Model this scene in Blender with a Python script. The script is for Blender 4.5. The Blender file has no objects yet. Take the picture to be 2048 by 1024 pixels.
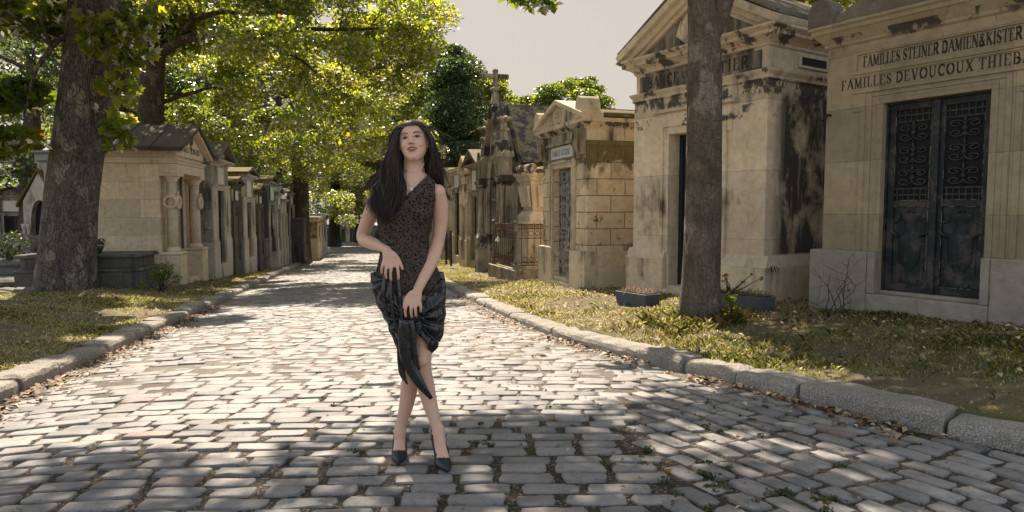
import bpy, math, random
import numpy as np
from math import sin, cos, pi, radians, atan2, hypot, exp, sqrt
random.seed(7); RNG = np.random.default_rng(11)
sc = bpy.context.scene
COL = sc.collection
# ---------------------------------------------------------------- camera, world, sun
FPX = 1365.3; PITCH = radians(3.86); CH = 1.26
cam = bpy.data.objects.new('camera', bpy.data.cameras.new('camera')); COL.objects.link(cam)
cam.location = (0, 0, CH); cam.rotation_euler = (pi/2 - PITCH, 0, 0)
cam.data.lens = 24.0; cam.data.sensor_width = 36.0; cam.data.clip_end = 2000
sc.camera = cam
SUN_AZ, SUN_EL = -16.0, 51.0
world = bpy.data.worlds.new('World'); sc.world = world; world.use_nodes = True
_wn = world.node_tree; _wn.nodes.clear()
_o = _wn.nodes.new('ShaderNodeOutputWorld'); _b = _wn.nodes.new('ShaderNodeBackground')
_s = _wn.nodes.new('ShaderNodeTexSky'); _s.sky_type = 'NISHITA'; _s.sun_disc = False
_s.sun_elevation = radians(SUN_EL); _s.sun_rotation = radians(SUN_AZ)
_s.air_density = 1.0; _s.dust_density = 2.0; _s.ozone_density = 1.0
_h = _wn.nodes.new('ShaderNodeHueSaturation'); _h.inputs['Saturation'].default_value = 0.5
_m = _wn.nodes.new('ShaderNodeMix'); _m.data_type = 'RGBA'; _m.blend_type = 'MULTIPLY'
_m.inputs[0].default_value = 1.0; _m.inputs[7].default_value = (1.5, 1.5, 1.47, 1)
_wn.links.new(_s.outputs[0], _h.inputs['Color']); _wn.links.new(_h.outputs[0], _m.inputs[6])
_v = _wn.nodes.new('ShaderNodeMix'); _v.data_type = 'RGBA'; _v.inputs[7].default_value = (3.52, 3.1, 2.7, 1)   # thin bright haze veil
_tc = _wn.nodes.new('ShaderNodeTexCoord'); _dp = _wn.nodes.new('ShaderNodeVectorMath'); _dp.operation = 'DOT_PRODUCT'; _dp.inputs[1].default_value = (-.09, .99, .12)
_mr = _wn.nodes.new('ShaderNodeMapRange'); _mr.inputs[1].default_value = .35; _mr.inputs[2].default_value = .72; _mr.inputs[4].default_value = .95
_wn.links.new(_tc.outputs['Generated'], _dp.inputs[0]); _wn.links.new(_dp.outputs['Value'], _mr.inputs[0]); _wn.links.new(_mr.outputs[0], _v.inputs[0])
_wn.links.new(_m.outputs[2], _v.inputs[6]); _wn.links.new(_v.outputs[2], _b.inputs[0]); _wn.links.new(_b.outputs[0], _o.inputs[0])
_b.inputs[1].default_value = 0.07
sl = bpy.data.lights.new('sun', 'SUN'); sl.energy = 4.6; sl.angle = radians(0.6); sl.color = (1.0, 0.875, 0.74)
sun = bpy.data.objects.new('sun', sl); COL.objects.link(sun)
_az, _el = radians(SUN_AZ), radians(SUN_EL)
from mathutils import Vector, Matrix
_d = Vector((sin(_az)*cos(_el), cos(_az)*cos(_el), sin(_el)))
sun.rotation_euler = _d.to_track_quat('Z', 'Y').to_euler(); sun.location = (0, 0, 30)
sc.view_settings.view_transform = 'Standard'; sc.view_settings.look = 'None'
sc.view_settings.exposure = 1.38; sc.view_settings.gamma = 1.0
try:
    sc.cycles.max_bounces = 8; sc.cycles.diffuse_bounces = 4; sc.cycles.transmission_bounces = 6
    sc.cycles.transparent_max_bounces = 6; sc.cycles.use_denoising = True
except Exception: pass

# ---------------------------------------------------------------- helpers
def at(px, py, Y):
    """point of the photograph's pixel (2048 wide) at depth Y metres in front of the camera"""
    u = (px-1024)/FPX; v = (py-512)/FPX
    d = np.array([u, cos(PITCH)-v*sin(PITCH), -sin(PITCH)-v*cos(PITCH)])
    return np.array([0, 0, CH]) + d*Y/d[1]

class MB:
    """collects shapes, built as one mesh object"""
    def __init__(s): s.v = []; s.f = []; s.mi = []; s.n = 0; s.sm = []
    def add(s, vs, fs, mi=0, smooth=False):
        vs = np.asarray(vs, float).reshape(-1, 3)
        for f in fs: s.f.append([i + s.n for i in f]); s.mi.append(mi); s.sm.append(smooth)
        s.v.append(vs); s.n += len(vs); return s
    def box(s, x0, x1, y0, y1, z0, z1, mi=0):
        v = [(x0,y0,z0),(x1,y0,z0),(x1,y1,z0),(x0,y1,z0),(x0,y0,z1),(x1,y0,z1),(x1,y1,z1),(x0,y1,z1)]
        return s.add(v, [(0,3,2,1),(4,5,6,7),(0,1,5,4),(1,2,6,5),(2,3,7,6),(3,0,4,7)], mi)
    def frus(s, x0, x1, y0, y1, z0, X0, X1, Y0, Y1, z1, mi=0):
        v = [(x0,y0,z0),(x1,y0,z0),(x1,y1,z0),(x0,y1,z0),(X0,Y0,z1),(X1,Y0,z1),(X1,Y1,z1),(X0,Y1,z1)]
        return s.add(v, [(0,3,2,1),(4,5,6,7),(0,1,5,4),(1,2,6,5),(2,3,7,6),(3,0,4,7)], mi)
    def prism(s, pts, y0, y1, mi=0):
        """polygon in x,z (counter-clockwise seen from -y) swept from y0 to y1"""
        n = len(pts); v = [(p[0], y0, p[1]) for p in pts] + [(p[0], y1, p[1]) for p in pts]
        f = [tuple(range(n)), tuple(range(2*n-1, n-1, -1))] + [((i+1) % n, i, n+i, n+(i+1) % n) for i in range(n)]
        return s.add(v, f, mi)
    def prismx(s, pts, x0, x1, mi=0):
        """polygon in y,z swept along x"""
        n = len(pts); v = [(x0, p[0], p[1]) for p in pts] + [(x1, p[0], p[1]) for p in pts]
        f = [tuple(range(n-1, -1, -1)), tuple(range(n, 2*n))] + [(i, (i+1) % n, n+(i+1) % n, n+i) for i in range(n)]
        return s.add(v, f, mi)
    def mould(s, x0, x1, y0, y1, prof, mi=0):
        """moulding with a profile [(out, z)...] run round a rectangular block"""
        rings = [[(x0-o, y0-o, z), (x1+o, y0-o, z), (x1+o, y1+o, z), (x0-o, y1+o, z)] for o, z in prof]
        v = [p for r in rings for p in r]; f = [(3, 2, 1, 0)]
        for i in range(len(rings)-1):
            for k in range(4): a, b = 4*i+k, 4*i+(k+1) % 4; f.append((a, b, b+4, a+4))
        b = 4*(len(rings)-1); f.append((b, b+1, b+2, b+3)); return s.add(v, f, mi)
    def tube(s, pts, rad, seg=8, mi=0, smooth=True, cap=True, ell=None):
        pts = np.asarray(pts, float); n = len(pts)
        rad = np.full(n, rad) if np.isscalar(rad) else np.asarray(rad, float)
        T = np.gradient(pts, axis=0); T /= np.linalg.norm(T, axis=1)[:, None] + 1e-9
        up = np.array([0, 0, 1.0]) if abs(T[0][2]) < .9 else np.array([0, 1.0, 0])
        N = np.cross(T[0], up); N /= np.linalg.norm(N); V = []
        a = np.arange(seg)*2*pi/seg
        for i in range(n):
            N = N - T[i]*N.dot(T[i]); N /= np.linalg.norm(N) + 1e-9; B = np.cross(T[i], N)
            V.append(pts[i] + rad[i]*(np.cos(a)[:, None]*N + np.sin(a)[:, None]*B))
        f = [(i*seg+k, i*seg+(k+1) % seg, (i+1)*seg+(k+1) % seg, (i+1)*seg+k) for i in range(n-1) for k in range(seg)]
        if cap: f += [tuple(range(seg-1, -1, -1)), tuple(range((n-1)*seg, n*seg))]
        return s.add(np.concatenate(V), f, mi, smooth)
    def lathe(s, prof, c=(0, 0, 0), seg=16, mi=0, smooth=True, flute=0):
        V = []; a = np.arange(seg)*2*pi/seg
        for r, z in prof:
            rr = r*(1 - flute*(np.arange(seg) % 2)) if flute else r*np.ones(seg)
            V.append(np.stack([c[0]+rr*np.cos(a), c[1]+rr*np.sin(a), np.full(seg, c[2]+z)], 1))
        n = len(prof)
        f = [(i*seg+k, i*seg+(k+1) % seg, (i+1)*seg+(k+1) % seg, (i+1)*seg+k) for i in range(n-1) for k in range(seg)]
        f += [tuple(range(seg-1, -1, -1)), tuple(range((n-1)*seg, n*seg))]
        return s.add(np.concatenate(V), f, mi, smooth)
    def ring(s, c, R, r, axis='y', seg=20, sub=8, a0=0, a1=2*pi, mi=0):
        a = np.linspace(a0, a1, seg+1)
        if axis == 'y': p = np.stack([c[0]+R*np.cos(a), np.full(seg+1, c[1]), c[2]+R*np.sin(a)], 1)
        else: p = np.stack([np.full(seg+1, c[0]), c[1]+R*np.cos(a), c[2]+R*np.sin(a)], 1)
        return s.tube(p, r, sub, mi)
    def ball(s, c, r, seg=10, ring=7, mi=0):
        r = (r, r, r) if np.isscalar(r) else r; V = [(c[0], c[1], c[2]-r[2])]
        for i in range(1, ring):
            t = -pi/2 + pi*i/ring
            for k in range(seg): V.append((c[0]+r[0]*cos(t)*cos(2*pi*k/seg), c[1]+r[1]*cos(t)*sin(2*pi*k/seg), c[2]+r[2]*sin(t)))
        V.append((c[0], c[1], c[2]+r[2])); f = [(0, 1+(k+1) % seg, 1+k) for k in range(seg)]
        for i in range(ring-2):
            for k in range(seg): f.append((1+i*seg+k, 1+i*seg+(k+1) % seg, 1+(i+1)*seg+(k+1) % seg, 1+(i+1)*seg+k))
        b = 1+(ring-2)*seg; f += [(b+k, b+(k+1) % seg, len(V)-1) for k in range(seg)]
        return s.add(V, f, mi, True)
    def build(s, name, mats, parent=None, bevel=0, loc=None):
        me = bpy.data.meshes.new(name)
        me.from_pydata(np.concatenate(s.v).tolist() if s.v else [], [], s.f)
        if not isinstance(mats, (list, tuple)): mats = [mats]
        for m in mats: me.materials.append(m)
        me.polygons.foreach_set('material_index', s.mi); me.polygons.foreach_set('use_smooth', s.sm)
        me.update()
        o = bpy.data.objects.new(name, me); COL.objects.link(o)
        if parent: o.parent = parent
        if loc is not None: o.location = loc
        if bevel:
            b = o.modifiers.new('bevel', 'BEVEL'); b.width = bevel; b.segments = 2; b.limit_method = 'ANGLE'; b.angle_limit = radians(40)
        return o

def nmesh(name, V, F, mats, parent=None, smooth=False, attr=None):
    """fast mesh from numpy arrays; F is (n,k)"""
    me = bpy.data.meshes.new(name); V = np.ascontiguousarray(V, np.float32); F = np.ascontiguousarray(F, np.int32)
    me.vertices.add(len(V)); me.vertices.foreach_set('co', V.ravel())
    k = F.shape[1]; me.loops.add(F.size); me.loops.foreach_set('vertex_index', F.ravel())
    me.polygons.add(len(F)); me.polygons.foreach_set('loop_start', np.arange(0, F.size, k, dtype=np.int32))
    try: me.polygons.foreach_set('loop_total', np.full(len(F), k, np.int32))
    except Exception: pass
    if smooth: me.polygons.foreach_set('use_smooth', np.ones(len(F), bool))
    me.update(calc_edges=True); me.validate()
    if attr is not None:
        for nm, dom, arr in attr:
            a = me.attributes.new(nm, 'FLOAT', dom); a.data.foreach_set('value', np.ascontiguousarray(arr, np.float32))
    for m in (mats if isinstance(mats, (list, tuple)) else [mats]): me.materials.append(m)
    o = bpy.data.objects.new(name, me); COL.objects.link(o)
    if parent: o.parent = parent
    return o

def tag(o, label=None, cat=None, group=None, kind=None):
    if label: o['label'] = label
    if cat: o['category'] = cat
    if group: o['group'] = group
    if kind: o['kind'] = kind
    return o
def empty(name, loc, rotz=0, label=None, cat=None, group=None):
    o = bpy.data.objects.new(name, None); COL.objects.link(o); o.empty_display_size = .2
    o.location = tuple(float(c) for c in loc); o.rotation_euler = (0, 0, rotz); return tag(o, label, cat, group)

# ---------------------------------------------------------------- materials
class NT:
    def __init__(s, name):
        s.m = bpy.data.materials.new(name); s.m.use_nodes = True; s.t = s.m.node_tree; s.t.nodes.clear()
        s.out = s.n('OutputMaterial'); s.p = s.n('BsdfPrincipled'); s.l(s.p.outputs[0], s.out.inputs[0])
    def n(s, k, **kw):
        x = s.t.nodes.new('ShaderNode' + k)
        for a, v in kw.items(): setattr(x, a, v)
        return x
    def l(s, a, b): s.t.links.new(a, b)
    def val(s, sock, v):
        if hasattr(v, 'is_output') or isinstance(v, bpy.types.NodeSocket): s.l(v, sock)
        else: sock.default_value = v
    def math(s, op, a, b=0.0, clamp=False):
        x = s.n('Math', operation=op, use_clamp=clamp); s.val(x.inputs[0], a); s.val(x.inputs[1], b); return x.outputs[0]
    def mix(s, fac, a, b, mode='MIX'):
        x = s.n('Mix', data_type='RGBA', blend_type=mode); s.val(x.inputs[0], fac)
        s.val(x.inputs[6], (*a, 1) if isinstance(a, tuple) and len(a) == 3 else a)
        s.val(x.inputs[7], (*b, 1) if isinstance(b, tuple) and len(b) == 3 else b); return x.outputs[2]
    def obj(s): return s.n('TexCoord').outputs['Object']
    def mapp(s, vec, sc=(1, 1, 1), loc=(0, 0, 0), rot=(0, 0, 0)):
        x = s.n('Mapping'); s.l(vec, x.inputs[0]); x.inputs['Scale'].default_value = sc
        x.inputs['Location'].default_value = loc; x.inputs['Rotation'].default_value = rot; return x.outputs[0]
    def noise(s, vec, scale, detail=4, rough=.55, dist=0.0):
        x = s.n('TexNoise'); s.l(vec, x.inputs['Vector']); x.inputs['Scale'].default_value = scale
        x.inputs['Detail'].default_value = detail; x.inputs['Roughness'].default_value = rough; x.inputs['Distortion'].default_value = dist
        return x.outputs['Fac']
    def vor(s, vec, scale, feature='F1', out='Distance', rnd=1.0):
        x = s.n('TexVoronoi', feature=feature); s.l(vec, x.inputs['Vector']); x.inputs['Scale'].default_value = scale
        x.inputs['Randomness'].default_value = rnd; return x.outputs[out]
    def ramp(s, fac, *stops):
        x = s.n('ValToRGB'); s.l(fac, x.inputs[0]); e = x.color_ramp.elements
        while len(e) < len(stops): e.new(.5)
        for i, (p, c) in enumerate(stops):
            e[i].position = p; e[i].color = (c, c, c, 1) if np.isscalar(c) else (*c, 1)
        return x.outputs[0]
    def bump(s, h, strength=.4, dist=.02, nrm=None):
        x = s.n('Bump'); s.l(h, x.inputs['Height']); x.inputs['Strength'].default_value = strength
        x.inputs['Distance'].default_value = dist
        if nrm is not None: s.l(nrm, x.inputs['Normal'])
        return x.outputs[0]
    def fin(s, col, rough=.8, spec=.3, nrm=None, metal=0.0):
        s.val(s.p.inputs['Base Color'], (*col, 1) if isinstance(col, tuple) and len(col) == 3 else col)
        s.val(s.p.inputs['Roughness'], rough); s.p.inputs['Specular IOR Level'].default_value = spec
        s.p.inputs['Metallic'].default_value = metal
        if nrm is not None: s.l(nrm, s.p.inputs['Normal'])
        return s.m

def stone(name, base=(.42, .345, .25), var=.25, stain=.45, streak=.5, scol=(.035, .032, .028), moss=0.0, block=None,
          lichen=.0, seed=0.0, bumpy=.35, mosstop=0.0, sidestain=None, rough=.88, joint=.55, crust=(), mossband=None, speckle=0.):
    t = NT(name); oc = t.obj(); v = t.mapp(oc, loc=(seed*3.1, seed*1.7, seed*2.3))
    n1 = t.noise(v, 1.3, 5, .6); n2 = t.noise(v, 9, 6, .65); n3 = t.noise(v, 60, 4, .7)
    lo = tuple(c*(1-var) for c in base); hi = tuple(min(1, c*(1+var*.75)) for c in base)
    c = t.mix(t.ramp(n1, (.3, 0.), (.7, 1.)), lo, hi)
    c = t.mix(t.math('MULTIPLY', t.ramp(n2, (.35, 1.), (.6, 0.)), .45), c, tuple(x*.55 for x in base))
    c = t.mix(t.math('MULTIPLY', t.ramp(n3, (.35, 1.), (.5, 0.)), .35), c, tuple(x*.5 for x in base))
    if speckle:
        n4 = t.noise(v, 110, 3, .8); c = t.mix(t.math('MULTIPLY', t.ramp(n4, (.47, 1.), (.50, 0.)), speckle), c, tuple(x*.28 for x in base)); c = t.mix(t.math('MULTIPLY', t.ramp(n4, (.56, 0.), (.60, 1.)), speckle), c, tuple(min(.8, x*1.7) for x in base))
    h = t.math('ADD', t.math('MULTIPLY', n2, .6), t.math('MULTIPLY', n3, .35))
    sx = t.n('SeparateXYZ'); t.l(oc, sx.inputs[0])
    if block:
        cb = t.n('CombineXYZ'); t.l(t.math('ADD', sx.outputs[0], sx.outputs[1]), cb.inputs[0]); t.l(sx.outputs[2], cb.inputs[1])
        wob = t.noise(v, 6, 2); cbw = t.n('VectorMath', operation='ADD'); t.l(cb.outputs[0], cbw.inputs[0])
        sc_ = t.n('VectorMath', operation='SCALE'); 
        cw = t.n('CombineXYZ'); t.l(wob, cw.inputs[0]); t.l(wob, cw.inputs[1]); t.l(cw.outputs[0], sc_.inputs[0]); sc_.inputs[3].default_value = .02
        t.l(sc_.outputs[0], cbw.inputs[1])
        br = t.n('TexBrick'); t.l(cbw.outputs[0], br.inputs['Vector']); br.inputs['Scale'].default_value = 1
        br.inputs['Brick Width'].default_value = block[0]; br.inputs['Row Height'].default_value = block[1]
        br.inputs['Mortar Size'].default_value = block[2] if len(block) > 2 else .006; br.inputs['Mortar Smooth'].default_value = .3
        br.inputs['Color1'].default_value = (.82, .82, .82, 1); br.inputs['Color2'].default_value = (1.12, 1.1, 1.06, 1); br.inputs['Mortar'].default_value = (1-joint,)*3 + (1,)
        c = t.mix(1.0, c, br.outputs['Color'], 'MULTIPLY')
        h = t.math('SUBTRACT', h, t.math('MULTIPLY', br.outputs['Fac'], .9))
    if streak or stain:
        vs = t.mapp(oc, sc=(5.5, 5.5, .55), loc=(seed, 0, seed)); st = t.noise(vs, 1.0, 5, .6, .3)
        big = t.noise(t.mapp(oc, sc=(1, 1, .8), loc=(seed*5, 2, 1)), 1.1, 4, .65)
        a = t.ramp(st, (.60-.28*streak, 0.), (.72-.2*streak, 1.)); b = t.ramp(big, (.62-.3*stain, 0.), (.72-.22*stain, 1.))
        k = t.math('MULTIPLY', a, b)
        c = t.mix(t.math('MULTIPLY', k, .88), c, scol)
        fine = t.ramp(t.noise(v, 3.2, 8, .72), (.5, 0.), (.72, 1.))
        c = t.mix(t.math('MULTIPLY', fine, .55*stain), c, scol)
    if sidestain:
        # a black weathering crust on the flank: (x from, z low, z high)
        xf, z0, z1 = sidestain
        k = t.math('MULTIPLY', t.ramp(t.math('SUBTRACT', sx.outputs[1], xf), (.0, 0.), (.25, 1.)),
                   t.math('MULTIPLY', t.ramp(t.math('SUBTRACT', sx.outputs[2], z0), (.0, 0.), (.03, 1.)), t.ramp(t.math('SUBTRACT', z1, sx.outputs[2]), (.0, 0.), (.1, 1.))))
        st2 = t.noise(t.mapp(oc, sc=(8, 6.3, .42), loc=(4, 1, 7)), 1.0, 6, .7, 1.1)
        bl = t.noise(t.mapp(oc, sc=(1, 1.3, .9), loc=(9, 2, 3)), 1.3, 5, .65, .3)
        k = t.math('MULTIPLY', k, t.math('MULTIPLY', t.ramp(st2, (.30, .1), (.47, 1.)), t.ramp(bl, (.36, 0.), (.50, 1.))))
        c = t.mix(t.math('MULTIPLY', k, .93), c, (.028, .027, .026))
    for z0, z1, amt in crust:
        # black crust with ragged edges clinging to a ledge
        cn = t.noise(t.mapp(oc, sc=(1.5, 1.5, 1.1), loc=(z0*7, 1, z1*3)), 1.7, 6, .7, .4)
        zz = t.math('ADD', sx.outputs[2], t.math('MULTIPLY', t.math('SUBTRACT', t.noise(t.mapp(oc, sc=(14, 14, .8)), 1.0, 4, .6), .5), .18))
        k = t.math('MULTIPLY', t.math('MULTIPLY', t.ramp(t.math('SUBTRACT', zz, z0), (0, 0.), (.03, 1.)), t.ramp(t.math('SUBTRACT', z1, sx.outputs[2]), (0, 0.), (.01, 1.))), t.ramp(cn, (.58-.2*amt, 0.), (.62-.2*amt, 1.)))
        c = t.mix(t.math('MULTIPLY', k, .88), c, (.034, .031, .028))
    if mossband:
        mn = t.noise(v, 3.5, 7, .72, .3); k = t.math('ADD', t.ramp(t.math('SUBTRACT', sx.outputs[2], mossband), (0, 0.), (.9, .42)), mn)
        k = t.math('MULTIPLY', t.ramp(k, (.72, 0.), (.78, 1.)), .9); c = t.mix(k, c, t.mix(t.noise(v, 30, 3), (.045, .038, .014), (.17, .13, .045)))
    if lichen:
        lm = t.ramp(t.vor(v, 14), (.10, 1.), (.2, 0.)); lm2 = t.ramp(t.noise(v, 2.5, 4), (.5, 0.), (.6, 1.))
        c = t.mix(t.math('MULTIPLY', t.math('MULTIPLY', lm, lm2), lichen), c, (.42, .40, .33))
    if moss or mosstop:
        g = t.n('NewGeometry'); sn = t.n('SeparateXYZ'); t.l(g.outputs['Normal'], sn.inputs[0])
        up = t.ramp(sn.outputs[2], (.2, 0.), (.7, 1.)); mn = t.noise(v, 4, 6, .7)
        k = t.math('ADD', t.math('MULTIPLY', t.ramp(mn, (.62-.25*moss, 0.), (.68-.2*moss, 1.)), 1.0 if moss else 0.), t.math('MULTIPLY', up, t.math('MULTIPLY', t.ramp(mn, (.35, .2), (.55, 1.)), mosstop)), True)
        mc = t.mix(t.noise(v, 25, 3), (.05, .045, .012), (.20, .155, .045))
        c = t.mix(k, c, mc); h = t.math('ADD', h, t.math('MULTIPLY', t.math('MULTIPLY', k, t.noise(v, 40, 3)), 1.2))
    return t.fin(c, rough, .25, t.bump(h, bumpy, .02))

def plain(name, col, rough=.6, metal=0., nscale=20, var=.3, bumpy=.15, spec=.4, rust=None, rustamt=.5):
    t = NT(name); oc = t.obj(); n = t.noise(oc, nscale, 5, .6)
    c = t.mix(n, tuple(x*(1-var) for x in col), tuple(min(1, x*(1+var)) for x in col))
    if rust:
        c = t.mix(t.ramp(t.noise(oc, nscale*.6, 6, .7), (.55-.2*rustamt, 0.), (.62-.1*rustamt, 1.)), c, rust)
    return t.fin(c, rough, spec, t.bump(n, bumpy, .01), metal)
# ---------------------------------------------------------------- the ground: street frame (s along the street, t to the right)
EV = np.array([-.2311, .9729]); NV = np.array([.9729, .2311]); FO = np.array([-.46, 3.303])
def st(s, t): return FO + s*EV + t*NV
def to_st(x, y): d = np.array([x, y]) - FO; return d@EV, d@NV
KS = np.array([-40, -14, -9, -4, -3, -2, -.5, 0, .8, 1.5, 2.3, 3.8, 6, 8.6, 12.6, 40, 300.])
KT = np.array([60, 40, 14, 6.6, 5.5, 4.4, 3.17, 2.92, 2.74, 2.51, 2.32, 1.98, 1.86, 1.84, 1.95, 1.9, 1.9])
def tk(s): return np.interp(s, KS, KT)
def tl(s): return np.interp(s, [-40, -14, -9, -6, 20, 40, 300], [-60, -34, -9, -2.82, -2.72, -2.65, -2.6])
def zline(s):
    s = np.asarray(s, float)
    return np.where(s < 28, -.0449*s, np.where(s < 80, -1.257-.0205*(s-28), -2.32))
def zroad(s, t): return zline(s) - .035*np.clip(np.abs(np.asarray(t)/2.8), 0, 1.3)**2
KH = .118; KW = .28
def zverge(s, t):
    s = np.asarray(s, float); t = np.asarray(t, float)
    er = t - tk(s) - KW; el = tl(s) - t - KW
    e = np.maximum(er, el); q = np.clip(e/2.2, 0, 1); q = q*q*(3-2*q)
    bumps = .02*np.sin(s*1.7+t*2.3)+.015*np.sin(s*3.9-t*3.1+1)
    return zline(s) - .035 + KH - .01 - .25*(e < -.045) + .16*q + bumps*np.clip(e*2, 0, 1)*.7
def zg(x, y):
    """height of the ground beside the road at world x,y"""
    s, t = to_st(x, y); return float(zverge(s, t))

def grid(S, Tf, zf, name, mat):
    """S: list of s; Tf(s) -> array of t"""
    V = []; 
    for s in S:
        for t in Tf(s): p = st(s, t); V.append((p[0], p[1], float(zf(s, t))))
    m = len(Tf(S[0])); F = [(i*m+k, i*m+k+1, (i+1)*m+k+1, (i+1)*m+k) for i in range(len(S)-1) for k in range(m-1)]
    return nmesh(name, np.array(V), np.array(F), mat, smooth=True)

# soil between the stones
t_ = NT('joint_soil'); oc = t_.obj(); a = t_.noise(oc, 3, 5); b = t_.noise(oc, 60, 5, .7)
c = t_.mix(a, (.030, .025, .02), (.075, .06, .046)); c = t_.mix(t_.ramp(b, (.55, 0.), (.62, 1.)), c, (.30, .24, .17))
c = t_.mix(t_.math('MULTIPLY', t_.ramp(t_.noise(oc, 2.2, 6, .7), (.56, 0.), (.66, 1.)), .7), c, (.05, .07, .018))
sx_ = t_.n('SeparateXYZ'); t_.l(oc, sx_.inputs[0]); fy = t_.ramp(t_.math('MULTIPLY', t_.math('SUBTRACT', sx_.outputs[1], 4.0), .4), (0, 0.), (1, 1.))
c = t_.mix(t_.math('MULTIPLY', fy, t_.ramp(a, (.3, .95), (.75, .35))), c, (.24, .215, .18))   # sandy joints paler farther on: brightness of the sunlit stretch painted into the colour
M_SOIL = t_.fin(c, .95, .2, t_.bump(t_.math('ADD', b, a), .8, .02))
t_ = NT('cobble'); oc = t_.obj(); at_ = t_.n('Attribute', attribute_name='rnd'); r = at_.outputs['Fac']
n = t_.noise(oc, 35, 6, .7); n5 = t_.noise(oc, 5, 4)
c = t_.mix(r, (.13, .126, .120), (.275, .255, .23)); c = t_.mix(t_.ramp(r, (.965, 0.), (.985, 1.)), c, (.20, .145, .125))
c = t_.mix(t_.math('MULTIPLY', t_.ramp(n, (.38, 1.), (.5, 0.)), .5), c, (.07, .065, .06))
c = t_.mix(t_.math('MULTIPLY', t_.ramp(n5, (.4, 0.), (.7, 1.)), .45), c, (.33, .29, .25))
M_COB = t_.fin(c, t_.ramp(n, (.2, .52), (.8, .75)), .35, t_.bump(t_.noise(oc, 45, 6, .75), .5, .006))
t_ = NT('grassy_soil'); oc = t_.obj(); a = t_.noise(oc, 1.2, 5, .65); b = t_.noise(oc, 40, 5, .7); g_ = t_.noise(oc, 5, 6, .7)
c = t_.mix(b, (.06, .048, .03), (.20, .16, .10)); c = t_.mix(t_.ramp(a, (.45, 0.), (.65, .75)), c, (.13, .13, .045))
c = t_.mix(t_.math('MULTIPLY', t_.ramp(g_, (.5, 0.), (.6, 1.)), .6), c, (.24, .20, .10))
M_GRASS = t_.fin(c, .95, .15, t_.bump(b, .8, .03))
S_ROAD = list(np.concatenate([[-40, -25, -14, -11, -9, -7.5], np.arange(-6, 30, .5), np.arange(30, 120, 5), [200, 300]]))
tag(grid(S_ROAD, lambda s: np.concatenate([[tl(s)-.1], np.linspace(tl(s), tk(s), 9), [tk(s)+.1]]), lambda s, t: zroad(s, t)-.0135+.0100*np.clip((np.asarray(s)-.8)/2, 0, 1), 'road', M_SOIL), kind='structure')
SG = list(np.concatenate([[-40, -25, -14, -11, -9, -7.5], np.arange(-6, 30, .4), np.arange(30, 100, 4), [130, 200, 400, 700]]))
OFF = np.concatenate([np.arange(0, 3.2, .2), [4, 6, 9, 14, 25, 50, 120, 400, 700]])
tag(grid(SG, lambda s: tk(s)+KW-.03+np.concatenate([[-.03], OFF]), zverge, 'ground', M_GRASS), kind='structure')
tag(grid(SG, lambda s: (tl(s)-KW+.03-np.concatenate([[-.03], OFF]))[::-1], zverge, 'ground', M_GRASS), kind='structure')

M_PAVE = plain('pale_paving', (.36, .32, .27), .8, 0, 8, .2, .3)  # unseen junction paving behind the camera, added pale to bounce light forward
tag(grid([-40, -14, -9, -7.5, -5.2], lambda s: np.linspace(tl(s)+.3, tk(s)-.3, 12), lambda s, t: float(zline(s))+.004+.02, 'road', M_PAVE), kind='structure')
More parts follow.
